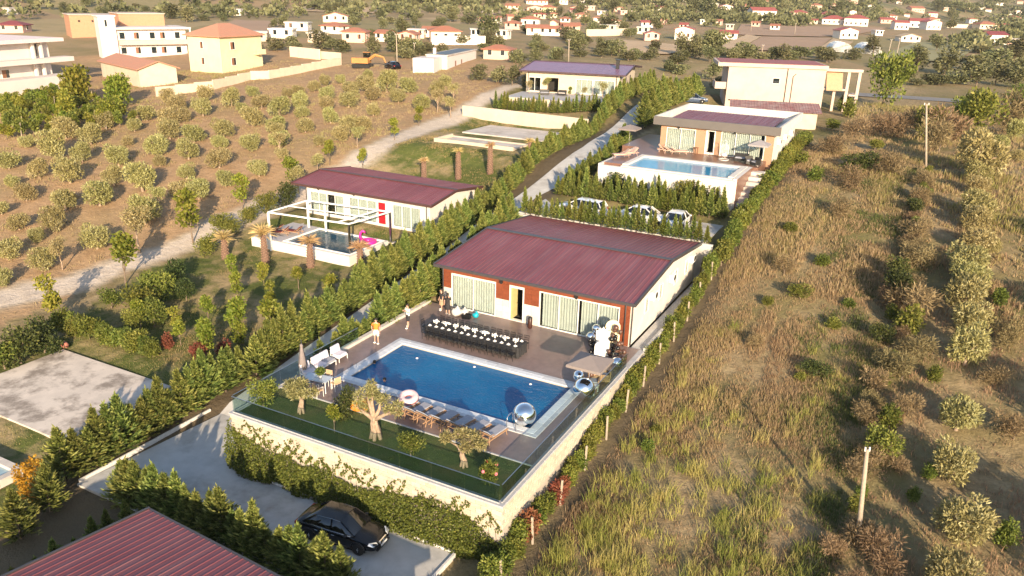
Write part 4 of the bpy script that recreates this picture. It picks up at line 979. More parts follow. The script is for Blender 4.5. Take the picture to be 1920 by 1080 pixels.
def conifer(seed, h, R, nb, m, ln=.30, wd=.07, per=12):
    """a leader with many upswept fronds; every frond is a flat spray of leaflets, so dark gaps stay between them"""
    rng = np.random.default_rng(seed)
    t = (np.arange(nb)+rng.random(nb))/nb; t = t**1.1; ang = np.arange(nb)*2.399+rng.uniform(-.5,.5,nb)
    prof = np.interp(t, [0,.1,.3,.6,.85,1], [.85,1.0,.84,.46,.2,.04]); L_ = R*prof*rng.uniform(.65,1.25,nb)
    el = np.radians(rng.uniform(12,38,nb)+t*42)
    d = np.stack([np.cos(ang)*np.cos(el), np.sin(ang)*np.cos(el), np.sin(el)], -1)
    s0 = np.stack([np.zeros(nb), np.zeros(nb), .03*h+t*h*.9], -1); sd = unit(np.cross(d, np.array([0,0,1.])+rnd_dirs(nb, rng)*.3))
    C = []; D = []; T = []; Ls = []
    for k in range(per):
        u = .25+.8*k/(per-1); side = (k % 3)-1
        C.append(s0+d*(L_*u)[:,None]+rnd_dirs(nb, rng)*.03+np.array([0,0,.06])*u*u); D.append(unit(d+sd*side*.85+rnd_dirs(nb, rng)*.22+np.array([0,0,.18])))
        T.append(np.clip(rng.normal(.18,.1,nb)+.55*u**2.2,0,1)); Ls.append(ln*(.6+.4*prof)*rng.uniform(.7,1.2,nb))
    C.append(np.c_[np.zeros((6,2)), h*np.linspace(.88,1.0,6)]); D.append(unit(np.c_[rng.normal(0,.18,(6,2)), np.ones(6)])); T.append(np.full(6,.75)); Ls.append(np.full(6,ln*.9))
    C = np.concatenate(C); return leaf_quads(C, np.concatenate(D), np.concatenate(Ls), wd, np.concatenate(T), rng, 'conifer_crown', m)
def stick(h, r, m=None): return MB().tube([(0,0,-.3),(0,0,h*.5),(0,0,h)], [r,r*.7,r*.25], 6).mesh('trunk', m or M_trunk, True)
for s in range(5): add_variant('conifer', conifer(200+s, 2.55, .62+.05*s, 170, F_con, .27, .062, 15), stick(2.3,.05))
for s in range(4): add_variant('slim_conifer', conifer(220+s, 2.0, .36, 100, F_con if s < 3 else F_hedge, ln=.22, wd=.06, per=12), stick(1.9,.035))
for s in range(4):                                                     # bushy hedge plants
    rng = np.random.default_rng(240+s); lob = [(rng.uniform(-.2,.2),rng.uniform(-.2,.2),rng.uniform(.35,1.15),.42,.42,.42) for k in range(6)]
    add_variant('hedge', blob_crown(rng, lob, 1100, .16, .085, F_hedge, 'hedge_crown', .7, .3), trunk_mesh(rng, .6, .05, [l[:3] for l in lob[:3]], M_trunk))
for s in range(3):
    rng = np.random.default_rng(250+s); lob = [(rng.uniform(-.2,.2),rng.uniform(-.2,.2),rng.uniform(.35,1.25),.4,.4,.42) for k in range(6)]
    add_variant('red_hedge', blob_crown(rng, lob, 900, .16, .085, F_red, 'hedge_crown', .7, .3), trunk_mesh(rng, .6, .05, [l[:3] for l in lob[:3]], M_trunk))
for s in range(4):                                                     # young lime-green trees
    rng = np.random.default_rng(260+s); lob = [(rng.uniform(-.25,.25),rng.uniform(-.25,.25),rng.uniform(1.1,2.5),.45,.45,.42) for k in range(6)]
    add_variant('lime_tree', blob_crown(rng, lob, 620, .20, .14, F_lime, 'lime_crown', .6, .25), trunk_mesh(rng, 1.2, .045, [l[:3] for l in lob], M_trunk, wob=.05))
for s in range(4):                                                     # dark round shrubs and bigger trees
    rng = np.random.default_rng(280+s); lob = [(rng.uniform(-.6,.6),rng.uniform(-.6,.6),rng.uniform(.5,1.9),.65,.65,.6) for k in range(8)]
    add_variant('shrub', blob_crown(rng, lob, 1700, .19, .10, F_dkgr if s < 2 else F_hedge, 'shrub_crown', .7, .3), trunk_mesh(rng, .8, .07, [l[:3] for l in lob[:4]], M_trunk))
for s in range(3):
    rng = np.random.default_rng(300+s); lob = [(rng.uniform(-.7,.7),rng.uniform(-.7,.7),rng.uniform(.3,1.4),.6,.6,.5) for k in range(7)]
    add_variant('dry_shrub', blob_crown(rng, lob, 1500, .26, .045, F_dry, 'dry_crown', .8, .1), trunk_mesh(rng, .6, .05, [l[:3] for l in lob[:4]], M_trunk))
for s in range(6):                                                     # distant trees, fewer bigger leaves
    rng = np.random.default_rng(320+s); tall = 1.0 if s < 4 else 1.6
    lob = [(rng.uniform(-1.2,1.2),rng.uniform(-1.2,1.2),rng.uniform(1.4,4.0)*tall,1.3,1.3,1.1*tall) for k in range(8)]
    add_variant('far_tree', blob_crown(rng, lob, 900, .55, .34, F_far, 'far_crown', .8, .45), trunk_mesh(rng, 1.6*tall, .16, [l[:3] for l in lob[:4]], M_trunk))
for s in range(2):
    rng = np.random.default_rng(340+s); lob = [(rng.uniform(-.15,.15),rng.uniform(-.15,.15),.3+.28*k,.42-.02*k,.42-.02*k,.36) for k in range(10)]
    add_variant('poplar', blob_crown(rng, lob, 1300, .2, .12, F_lime if s else F_dkgr, 'poplar_crown', .7, .3), trunk_mesh(rng, 1.5, .06, [], M_trunk))
for s in range(2):
    rng = np.random.default_rng(350+s); lob = [(rng.uniform(-.25,.25),rng.uniform(-.25,.25),.3+.35*k,.45,.45,.4) for k in range(6)]
    add_variant('orange_shrub', blob_crown(rng, lob, 1100, .14, .10, F_org, 'orange_crown', .7, .2), trunk_mesh(rng, 1.5, .04, [], M_trunk))
for s in range(3):                                                     # vines on stakes
    rng = np.random.default_rng(360+s); lob = [(rng.uniform(-.5,.5),rng.uniform(-.25,.25),rng.uniform(.7,1.5),.4,.3,.35) for k in range(6)]
    add_variant('vine', blob_crown(rng, lob, 700, .2, .17, F_lime if s == 0 else F_hedge, 'vine_foliage', .6, .2), trunk_mesh(rng, .8, .035, [], M_trunk))
for s in range(2):
    rng = np.random.default_rng(380+s); lob = [(rng.uniform(-.6,.6),rng.uniform(-.6,.6),rng.uniform(.5,1.9),.65,.65,.6) for k in range(8)]
    add_variant('fig', blob_crown(rng, lob, 1500, .24, .15, F_lime, 'fig_crown', .7, .3), trunk_mesh(rng, .8, .07, [l[:3] for l in lob[:4]], M_trunk))
PARTN = {'vine':('foliage','stem'),'hedge':('foliage','stem'),'red_hedge':('foliage','stem'),'shrub':('foliage','stem'),'dry_shrub':('foliage','stem'),'orange_shrub':('foliage','stem')}
def plant(kind, name, loc, sc, rng, label, cat, group=None, v=None, sz=None):
    lib = LIB[kind]; v = rng.integers(len(lib)) if v is None else v % len(lib)
    o = empty(name, loc, rng.uniform(0, 2*pi), label, cat, group); a, b = PARTN.get(kind, ('crown','trunk'))
    wd_ = 1.08 if kind == 'conifer' else 1.0; o.scale = (sc*wd_, sc*wd_, sc*(sz or 1)*(rng.uniform(.8,1.15) if 'conifer' in kind else rng.uniform(.9,1.1))); o.rotation_euler.x = rng.uniform(-.04,.04); o.rotation_euler.y = rng.uniform(-.04,.04)
    link(a, lib[v][0], o); link(b, lib[v][1], o)
    return o

# --- rows of conifers
def row(kind, name, pts, step, s0, s1, lab, cat, group, seed, zoff=0.0, zfix=None, jit=.12, start=1, side='from the near end', rel=None, sz=None):
    rng = np.random.default_rng(seed); i = start
    for (xa,ya),(xb,yb) in zip(pts[:-1],pts[1:]):
        n = max(1, round(math.hypot(xb-xa,yb-ya)/step))
        for k in range(n):
            x = xa+(xb-xa)*(k+.5)/n+rng.uniform(-jit,jit); y = ya+(yb-ya)*(k+.5)/n+rng.uniform(-jit,jit)
            z = tz(x,y) if zfix is None else zfix
            plant(kind, name, (x,y,z+zoff-.03), rng.uniform(s0,s1), rng, lab+', '+nth(i)+' '+side, cat, group, sz=sz); i += 1
    return i
row('conifer','conifer',[(-34.2,21.6),(-19.0,21.6)],.72,.95,1.25,'conifer in the hedge in front of the black sedan','conifer','front hedge conifers',1,side='from the left')
row('conifer','conifer',[(-31.6,11.5),(-31.6,20.6)],.9,.5,.8,'small conifer left of the near burgundy roof','conifer','conifers by the near roof',2,side='from the bottom')
row('conifer','conifer',[(-37.9,21.0),(-37.9,34)],.7,1.05,1.45,'dark conifer in the hedge beside the stained pad','conifer','conifers by the concrete pad',3)
row('conifer','conifer',[(-37.1,34),(-37.1,62)],.68,.95,1.35,'dark conifer between pergola garden and lane','conifer','lane hedge conifers',4)
row('conifer','conifer',[(-37.6,62),(-38.6,86),(-39.8,100)],.85,.8,1.15,'conifer left of the lane beyond the pergola villa','conifer','upper lane hedge conifers',5)
row('conifer','conifer',[(-32.1,35),(-32.3,62)],.75,1.05,1.4,'conifer beside the left wall of the blue pool terrace','conifer','terrace side conifers',6)
row('slim_conifer','conifer',[(-32.0,63.15),(-14.6,63.15)],.54,.85,1.15,'slim conifer in the row behind the main villa','conifer','row behind the main villa',7,zfix=3.0,side='from the left')
row('slim_conifer','conifer',[(-32.0,70.3),(-15.0,70.3)],.56,.9,1.35,'slim young conifer behind the parked white cars','conifer','row behind the parking court',8,side='from the left')
row('slim_conifer','conifer',[(-31.4,71.5),(-15.4,71.5)],.62,.9,1.4,'slim conifer below the raised white pool wall','conifer','row below the raised pool',9,side='from the left')
row('conifer','conifer',[(-31.2,70.5),(-31.2,82),(-31.9,90)],.8,.75,1.0,'conifer right of the lane beside the raised pool terrace','conifer','conifers right of the lane',10)
row('slim_conifer','conifer',[(-58,104.6),(-42.0,106.9)],.55,1.0,1.35,'slim conifer below the violet-roofed villa','conifer','row below the violet villa',11,side='from the left')
row('conifer','conifer',[(-39.8,100),(-41.0,112),(-41.6,128)],.9,.95,1.25,'bushy lane-side conifer by the violet-roofed villa','conifer','conifers by the violet villa',12)
row('conifer','conifer',[(-32.8,98),(-33.8,112),(-34.0,128)],1.2,1.25,1.75,'tall dark conifer left of the concrete house','conifer','conifers by the concrete house',13)
row('hedge','hedge_plant',[(-13.3,62),(-13.1,100)],.66,1.0,1.4,'leafy hedge plant beside the flat-roofed villa','hedge plant','right boundary hedge',14)
row('hedge','hedge_plant',[(-57,33.3),(-46.2,33.7)],.62,1.0,1.25,'clipped green hedge plant behind the stained concrete pad','hedge plant','hedge behind the concrete pad',15,side='from the left')
# climbing boundary plants on the field side of the terrace
rng = np.random.default_rng(16); i = 0; y = 20.5
while y < 62:
    red = any(abs(y-q) < .5 for q in (28.6,31.9)) ; i += 1
    plant('red_hedge' if red else 'hedge','hedge_plant',(-13.75+rng.uniform(-.12,.12),y,tz(-13.75,y)-.05),rng.uniform(.72,1.05),rng,
          ('red-leaved' if red else 'green')+' climbing plant below the right terrace wall, '+nth(i)+' from the near end','hedge plant','boundary fence plants')
    y += rng.uniform(.6,.85)
for i in range(16):                                                   # fence posts
    y = 22.2+i*3.15; z = tz(-13.35,y)
    o = MB().cb(-.05,.05,-.05,.05,-.4,1.5,.01).obj('fence_post', M_post); o.location = (-13.35,y,z); o.rotation_euler = (rng.uniform(-.05,.05),rng.uniform(-.06,.06),0)
    tag(o,'pale concrete fence post beside the terrace hedge, '+nth(i+1)+' from the near end','fence post','boundary fence posts')

# --- left orchard, read from the photograph row by row (crown centre in pixels, crown width in pixels)
ORCH = [(17,297,45),(74,316,48),(132,320,58),(103,274,52),(124,239,52),(171,250,50),(155,287,46),(50,262,40),(198,223,42),(253,233,36),(223,289,46),(214,330,40),(296,270,48),(268,332,66),
 (354,280,40),(319,241,44),(319,217,46),(276,210,42),(364,247,42),(412,293,52),(420,239,40),(412,262,36),(470,264,50),(474,217,44),(521,239,34),(50,359,48),(124,371,54),(103,410,56),(188,359,64),
 (37,412,46),(82,480,58),(15,464,50),(183,441,54),(8,519,44),(272,394,66),(338,352,46),(373,352,44),(352,320,36),(424,334,40),(486,313,44),(4,387,40),
 (318,183,36),(334,190,38),(381,200,38),(385,175,34),(435,183,38),(491,187,36),(525,197,56),(567,207,34),(613,173,38),(613,193,38),(620,217,36),(563,187,34),(518,230,38),(523,257,40),(573,233,40),(530,287,30),
 (659,165,40),(687,156,42),(725,154,44),(766,159,40),(654,184,38),(747,178,36),(656,231,38),(681,231,36),(700,205,34),(640,250,34),(820,166,32),(835,150,30),(790,190,34),(600,262,30),(700,172,34),
 (590,160,26),(560,168,26),(640,148,26),(475,170,28),(540,172,26),(610,150,24),(690,138,24),(455,203,30),(345,215,34),(240,262,30),(300,300,28),(25,338,34),(70,440,30)]
rng = np.random.default_rng(21)
def by_crown(px, py, wpx, base_ratio, kind, name, lab, cat, group, rng, zsc=None, width=2.9):
    """stand a plant so that its crown shows at a pixel: foot a little below the crown centre"""
    p = G(px, py+wpx*base_ratio); s = wpx/px_per_m(p)/width
    return plant(kind, name, p-Vector((0,0,.05)), s, rng, lab, cat, group, sz=zsc)
for i,(x,y,w) in enumerate(sorted(ORCH, key=lambda t: (round(t[1]/28), t[0]))):
    rowi = round(y/28)-4
    by_crown(x, y, w*rng.uniform(.82,1.08), .45, 'olive','olive_tree','left orchard olive, '+nth(rowi)+' row from the top, '+nth(sum(1 for q in ORCH if round(q[1]/28) == round(y/28) and q[0] <= x))+' from the left','olive tree','left orchard olives', rng, rng.uniform(.95,1.2))
THIN = [(262,420,60),(118,470,40),(300,370,36),(560,330,34),(525,262,30),(596,300,30),(670,250,30),(820,185,30),(845,195,28),(850,172,26)]
for i,(x,y,w) in enumerate(THIN): by_crown(x,y,w,.9,'thin_olive','young_olive','thin young olive with bare pale trunk by the dirt track, '+nth(i+1)+' of ten','olive tree','young track-side olives',rng,width=2.2)
# --- right-hand olive row
RO = [(1831,296,92),(1832,347,46),(1826,384,66),(1824,412,54),(1873,265,34),(1826,448,64),(1810,487,82),(1857,462,34),(1808,546,76),(1812,592,74),(1808,650,80),(1792,772,82),(1782,866,86),(1798,970,112),(1772,1068,108),(1905,290,30),(1900,245,40),(1829,322,50),(1815,520,70)]
for i,(x,y,w) in enumerate(RO): by_crown(x,y,w,.42,'olive','olive_tree','sunlit olive tree in the right-hand row, '+nth(i+1)+' counting down from the top','olive tree','right row olives',rng,rng.uniform(1.0,1.25))
# --- garden trees of the pergola villa
LT = [(436,507,30),(495,518,30),(560,525,30),(446,545,34),(508,560,34),(392,590,36),(392,640,50),(454,605,58),(515,600,60),(450,632,40),(519,640,44),(620,540,36),(388,640,46),(330,600,36),(265,590,40),(340,628,34)]
for i,(x,y,w) in enumerate(LT): by_crown(x,y-8,w,.85,'lime_tree','young_tree','small yellow-green tree below the pergola villa, '+nth(i+1)+' of sixteen','tree','young garden trees',rng,width=1.7)
TT = [(100,560,48,'lime_tree'),(236,478,58,'lime_tree'),(362,400,58,'lime_tree'),(455,355,38,'lime_tree'),(548,320,36,'lime_tree'),(618,285,26,'lime_tree'),(740,240,24,'lime_tree'),(680,300,22,'lime_tree'),(785,215,22,'lime_tree')]
for i,(x,y,w,k_) in enumerate(TT): by_crown(x,y,w,.95 if k_ == 'lime_tree' else 1.35,k_,'track_tree','leafy young tree on the verge of the pale dirt track, '+nth(i+1)+' from the near end','tree','track verge trees',rng,width=1.5 if k_ == 'lime_tree' else 1.0)
SB = [(40,650,70),(85,635,60),(10,665,60),(150,610,40),(270,565,60),(300,545,56),(330,520,50),(255,600,40),(290,590,50),(350,545,40),(420,420,40),(470,400,36),(500,385,40),(540,370,40),(390,460,40),(440,430,30),(210,560,40)]
for i,(x,y,w) in enumerate(SB): by_crown(x,y,w,.45,'shrub','shrub','bushy green shrub beside the dirt track, '+nth(i+1)+' of seventeen','shrub','track side shrubs',rng,width=2.1)
for i,(x,y,w) in enumerate([(372,665,34),(425,660,30),(315,640,24)]): by_crown(x,y,w,.6,'red_hedge','red_shrub','reddish-brown shrub in the hedge right of the concrete pad, '+nth(i+1)+' from the right','shrub','reddish shrubs',rng,width=1.1)
by_crown(66,885,52,1.1,'orange_shrub','orange_shrub','bright orange autumn shrub beside the small pool corner','shrub',None,rng,width=1.3)
plant('conifer','conifer',G(40,1010),1.25,rng,'large spreading conifer at the left edge below the orange shrub','conifer'); plant('conifer','conifer',G(95,960),1.1,rng,'conifer just below the orange shrub','conifer')
# shrubs in front of the raised white pool wall
for i,(x,y,w) in enumerate([(1192,345,36),(1152,350,40),(1285,365,50),(1325,368,44),(1250,372,36)]): by_crown(x,y,w,.45,'shrub','shrub','rounded bush below the raised white pool wall, '+nth(i+1)+' of five','shrub','bushes below the raised pool',rng,width=2.1,)
# --- brush along the pole line and in the right field
BR = [(1697,560,80,'dry_shrub'),(1700,600,70,'hedge'),(1680,545,60,'shrub'),(1715,430,50,'dry_shrub'),(1720,480,50,'dry_shrub'),(1725,360,40,'hedge'),(1690,690,60,'dry_shrub'),(1665,780,60,'hedge'),(1650,840,60,'shrub'),(1620,1000,70,'dry_shrub'),(1640,1040,80,'dry_shrub'),(1700,760,50,'dry_shrub'),(1712,650,60,'dry_shrub'),
 (1500,290,44,'hedge'),(1560,270,50,'dry_shrub'),(1610,300,56,'shrub'),(1640,265,40,'hedge'),(1590,330,50,'dry_shrub'),(1530,320,46,'hedge'),(1660,310,50,'dry_shrub'),(1600,240,44,'dry_shrub'),(1690,230,60,'dry_shrub'),(1650,235,50,'dry_shrub'),(1560,230,36,'hedge'),(1780,235,80,'dry_shrub'),(1830,230,70,'shrub'),(1880,215,80,'dry_shrub'),(1800,215,60,'hedge'),(1760,260,60,'dry_shrub'),(1905,200,60,'shrub'),(1740,240,50,'shrub'),
 (1480,420,40,'hedge'),(1540,480,44,'hedge'),(1500,545,40,'shrub'),(1570,390,40,'dry_shrub'),(1470,500,36,'dry_shrub'),(1560,600,40,'hedge'),(1590,560,36,'hedge'),(1530,690,44,'shrub'),(1500,700,36,'hedge'),(1890,620,60,'dry_shrub'),(1860,700,50,'dry_shrub'),(1900,800,60,'dry_shrub'),(1885,1000,60,'hedge'),(1740,880,40,'hedge'),(1710,930,36,'hedge'),(1690,870,36,'dry_shrub'),(1870,560,40,'hedge'),(1750,700,40,'hedge'),(1440,560,34,'hedge'),(1415,640,30,'dry_shrub'),(1215,830,40,'hedge'),(1230,800,30,'hedge')]
for i,(x,y,w,k_) in enumerate(BR): by_crown(x,y,w,.4,k_,'wild_shrub',{'dry_shrub':'dry brown thorny bush','hedge':'yellow-green wild bush','shrub':'dense green wild bush'}[k_]+' in the right-hand rough field, '+nth(i+1)+' of the field bushes','shrub','wild bushes of the field',rng,width=1.9 if k_ != 'hedge' else 1.6,zsc=1 if k_ == 'dry_shrub' or x > 1640 else .6)
by_crown(1655,158,66,.6,'shrub','tall_bush','tall bright green bush right of the concrete stair columns','shrub',None,rng,width=2.0,zsc=1.25)
for i,(x,y,w) in enumerate([(1590,205,30),(1580,195,26)]): by_crown(x,y,w,.5,'hedge','shrub','small green shrub at the foot of the stair columns, '+nth(i+1)+' from the right','shrub','stair foot shrubs',rng,width=1.2)
rng = np.random.default_rng(33); y = 24.0; i = 0
while y < 92:                                                           # brush along the pole line
    k_ = ['dry_shrub','dry_shrub','dry_shrub','dry_shrub','shrub','hedge'][rng.integers(6)]; x = .2+rng.uniform(-.7,.6); i += 1
    plant(k_,'brush',(x,y,tz(x,y)-.05),rng.uniform(.55,.95),rng,'tangled '+{'dry_shrub':'dry brown','hedge':'yellow-green','shrub':'dark green'}[k_]+' brush along the pole line, '+nth(i)+' from the near end','shrub','brush along the pole line'); y += rng.uniform(.9,2.2)
i = 0
for (x,y) in [(8.5,16),(12.5,21),(9,26),(13.5,31),(10.5,37),(15,42),(11.5,48),(16,54),(12.5,60),(17,66),(13.5,73),(18.5,80),(15,88)]:
    i += 1; plant('olive','olive_tree',(x+rng.uniform(-.5,.5),y,tz(x,y)),rng.uniform(1.2,1.6),rng,'olive tree beyond the right edge of the right-hand row, '+nth(i)+' from the near end','olive tree','outer right olives',sz=1.25)
# --- vineyard with stakes
rng = np.random.default_rng(31); a0,b0 = G(0,262),G(262,235); a1,b1 = G(0,205),G(150,178); cnt = 0
for r_ in range(7):
    A = a0.lerp(a1,r_/6); B = b0.lerp(b1,r_/6); n = int((B-A).length/1.7)
    for k_ in range(n):
        p = A.lerp(B,(k_+.5)/n); x,y = p.x+rng.uniform(-.3,.3),p.y+rng.uniform(-.3,.3); cnt += 1
        plant('vine','grapevine',(x,y,tz(x,y)),rng.uniform(1.1,1.5),rng,'staked grapevine left of the olives, '+nth(r_+1)+' row from the orchard, '+nth(k_+1)+' from the left','grapevine','vineyard vines')
        if k_ % 3 == 1:
            o = MB().tube([(0,0,-.3),(0,0,2.1)],.05,6).obj('vine_stake', M_post); o.location = (x+.3,y-.3,tz(x,y)); o.rotation_euler = (rng.uniform(-.12,.12),rng.uniform(-.12,.12),0)
            tag(o,'pale vineyard stake, '+nth(r_+1)+' vine row from the orchard, '+nth(k_//3+1)+' stake from the left','stake','vineyard stakes')
for i,(x,y,w) in enumerate([(150,170,56),(226,178,50),(122,205,44),(205,208,40)]): by_crown(x,y,w,.5,'fig','fig_tree','broad green fruit tree at the top of the vineyard, '+nth(i+1)+' of four','tree','vineyard trees',rng,width=2.1,zsc=1.15)
# ------------------------------------------------------------------ grasses: nobody could count them
def grass(name, label, n, sampler, hgt, wid, blades, m, seed, spread=.16, tone=None, lean=.5):
    rng = np.random.default_rng(seed)
    x, y, hs, tn = sampler(rng, n); n = len(x); z = terrain(x, y)
    k = blades; X = np.repeat(x,k)+rng.normal(0,spread,n*k); Y = np.repeat(y,k)+rng.normal(0,spread,n*k); Z = np.repeat(z,k)-.05
    h = np.repeat(hs,k)*hgt*rng.uniform(.55,1.15,n*k); a = rng.random(n*k)*2*pi; w = wid*rng.uniform(.7,1.4,n*k)*.5
    la = rng.random(n*k)*2*pi; ll = h*lean*rng.random(n*k)
    b0 = np.stack([X-np.cos(a)*w, Y-np.sin(a)*w, Z],-1); b1 = np.stack([X+np.cos(a)*w, Y+np.sin(a)*w, Z],-1)
    mx = X+np.cos(la)*ll*.35; my = Y+np.sin(la)*ll*.35
    m0 = np.stack([mx-np.cos(a)*w*.8, my-np.sin(a)*w*.8, Z+h*.6],-1); m1 = np.stack([mx+np.cos(a)*w*.8, my+np.sin(a)*w*.8, Z+h*.6],-1)
    tp = np.stack([X+np.cos(la)*ll, Y+np.sin(la)*ll, Z+h],-1)
    v = np.stack([b0,b1,m1,m0,tp],1).reshape(-1,3); base = np.arange(n*k)[:,None]*5
    f = np.concatenate([base+np.array([0,1,2]), base+np.array([0,2,3]), base+np.array([3,2,4])],1)
    t = np.clip(np.repeat(tn,k)+rng.normal(0,.13,n*k),0,1); col = np.repeat(np.stack([t,t,t],-1),5,0)
    o = link(name, mesh_np(name, v, f, 3, m, False, col)); tag(o, label, 'grass', kind='stuff'); return o
F_straw = foliage('straw_grass', (.27,.195,.105), (.44,.355,.185), (.26,.27,.075), .45, 0)
F_reed  = foliage('tall_grass', (.46,.37,.16), (.40,.37,.11), (.23,.26,.055), .45, 0)
F_brown = foliage('brown_grass', (.22,.15,.095), (.38,.265,.16), (.30,.25,.105), .35, 0)
F_lawn  = foliage('lawn_grass', (.06,.09,.018), (.15,.16,.045), (.38,.29,.14), .3, 0)
def region(x0,x1,y0,y1,bias=1.0,fn=None):
    def s(rng, n):
        y = y0+(y1-y0)*rng.random(n)**bias; x = rng.uniform(x0,x1,n); c = vnoise(x,y,2.6,21); c2 = vnoise(x,y,.9,22); c3 = vnoise(x,y,7,23)*.6+vnoise(x,y*.35,2.2,24)*.4
        keep = rng.random(n) < np.clip(-.05+1.35*c+.5*(c3-.5),0,1); x,y,c,c2,c3 = x[keep],y[keep],c[keep],c2[keep],c3[keep]
        trk_ = (np.abs(x+8.3-.5*np.sin(y*.09)) < .28)|(np.abs(x+6.7-.5*np.sin(y*.09)) < .28); c4 = vnoise(x,y,19,25); h = (.35+.9*c*c+.3*c2)*np.where(trk_&(y < 110)&(x > -13),.3,1)*(.7+.6*c4); t = np.clip(c3*.7+c*.35+.55*(c4-.5)+.02+rng.normal(0,.12,len(c)),0,1)
        if fn is not None: k2 = fn(x,y); x,y,h,t = x[k2],y[k2],h[k2],t[k2]
        return x,y,h,t
    return s
field = lambda x,y: (x > -12.7+.4*np.sin(y)) 
grass('dry_field_grass','dry straw-coloured grass covering the rough field right of the villas',36000,region(-12.6,-.2,17,100,1.5,field),.46,.028,8,F_straw,1)
grass('dry_field_grass','dry straw-coloured grass of the far part of the field',9000,region(-11,14,60,150,1.0),.6,.07,7,F_straw,2)
def reeds(rng, n):
    k = 1500; cy = 15+40*rng.random(k)**1.35; cx = rng.uniform(-12.2,-1.0,k); keep = rng.random(k) < np.clip(1.15-(cy-15)/34-.35*(cx+12.2)/11,.06,1)*(.35+.9*vnoise(cx,cy,4,31)); cx,cy = cx[keep],cy[keep]
    m_ = rng.integers(2,9,len(cx)); x = np.repeat(cx,m_)+rng.normal(0,.22,m_.sum()); y = np.repeat(cy,m_)+rng.normal(0,.3,m_.sum()); hh = np.repeat(rng.uniform(.55,1.25,len(cx)),m_); t = np.repeat(rng.uniform(.1,1,len(cx)),m_)
    return x,y,hh,t
grass('tall_field_grass','tall yellow-green grass clumps in the near part of the rough field',9000,reeds,.8,.026,10,F_reed,3,.13,lean=.75)
def weeds(rng, n):
    y = 18+80*rng.random(n)**1.3; x = -6+5.7*rng.random(n)**.6-.0; c = vnoise(x,y,2.2,61); k = c > .45; return x[k],y[k],.5+.6*c[k],np.clip(.55+.5*c[k],0,1)
grass('green_field_weeds','low green weeds darkened as brush shade along the pole-line side of the rough field',6000,weeds,.4,.04,7,foliage('shade_dark_weeds',(.16,.15,.05),(.13,.15,.045),(.085,.12,.035),.35,0),9,.2,lean=.9)  # real green weeds, their colour darkened to stand in for the brush line's shade
grass('brown_weeds','brown weeds and stubble between the right-hand olive trees',22000,region(-.5,30,18,120,1.3),.45,.03,6,F_brown,4)
orf = lambda x,y: (dist_poly(x,y,TRACK) > 2.6) & (x < -61.5)
grass('orchard_grass','dry russet grass under the left orchard trees',26000,region(-135,-61,28,135,1.0,orf),.32,.05,5,F_brown,5)
gd = lambda x,y: inpoly(x,y,LAWNS[1]) & ~((x > -56.2) & (x < -43) & (y > 52) & (y < 59.5))
grass('garden_grass','patchy green and straw grass of the pergola garden slope',16000,region(-60,-37,33,62,1.0,gd),.16,.025,6,F_lawn,6)
gd2 = lambda x,y: ~((x > -53.4) & (x < -39.6) & (y > 23.3) & (y < 31.6))
grass('lawn_tufts','short green grass around the stained concrete pad',9000,region(-57.5,-38.4,15,33.5,1.0,gd2),.12,.022,6,F_lawn,7)
gd3 = lambda x,y: ~((x > -55.6) & (x < -40.2) & (y > 82.8) & (y < 98.5))
grass('plot_grass','green grass of the plot with the empty pool',7000,region(-59,-39.5,72,100,1.0,gd3),.2,.05,5,F_lawn,8)

# ivy on the front of the retaining wall
rng = np.random.default_rng(41); n = 26000
x = rng.uniform(-31.45,-14.1,n); top = np.interp(x,[-31.4,-31,-30,-28.5,-26,-24,-22,-20.5,-19,-17.5,-16,-15,-14.1],[-.5,-1.0,-1.3,-1.45,-1.6,-1.5,-1.55,-1.35,-1.05,-.9,-1.1,-1.5,-2.1])+.45*(vnoise(x,x*0,.9,51)-.5)
u_ = rng.random(n)**.85; z = top-(top+3.3)*u_
thick = .10+.55*np.clip((top-z)/1.2,0,1)*(.5+vnoise(x,z,.8,52))
c = np.stack([x, 26.88-thick*rng.random(n)**.45, z],-1)
str_n = 2600; sx = rng.choice(np.linspace(-31.2,-14.6,46),str_n)+rng.normal(0,.06,str_n); sz_ = -1.5+rng.random(str_n)*(1.5*vnoise(sx*1.0,sx*0,.35,53))
sx = sx+.25*np.sin(sz_*4+sx*3); c = np.concatenate([c, np.stack([sx, np.full(str_n,26.87), sz_],-1)])
d_ = unit(np.stack([rng.normal(0,.7,len(c)),-np.abs(rng.normal(.8,.4,len(c))),rng.normal(-.15,.6,len(c))],-1))
o = link('ivy', leaf_quads(c, d_, rng.uniform(.07,.14,len(c)), rng.uniform(.07,.13,len(c)), tone_of(len(c),rng,.24,.5), rng, 'ivy', F_ivy)); tag(o,'thick green ivy covering the lower front of the cream retaining wall','ivy',kind='stuff')
mb = MB()
for k_ in range(46):
    x_ = -31.2+k_*.37; mb.tube([(x_+.3*sin(k_),26.86,-3.2),(x_+.1,26.86,-2),(x_,26.87,-1.2)],[.02,.014,.006],4)
o = mb.obj('ivy_stems', M_trunk); tag(o,'thin brown ivy stems on the cream retaining wall','ivy',kind='stuff')

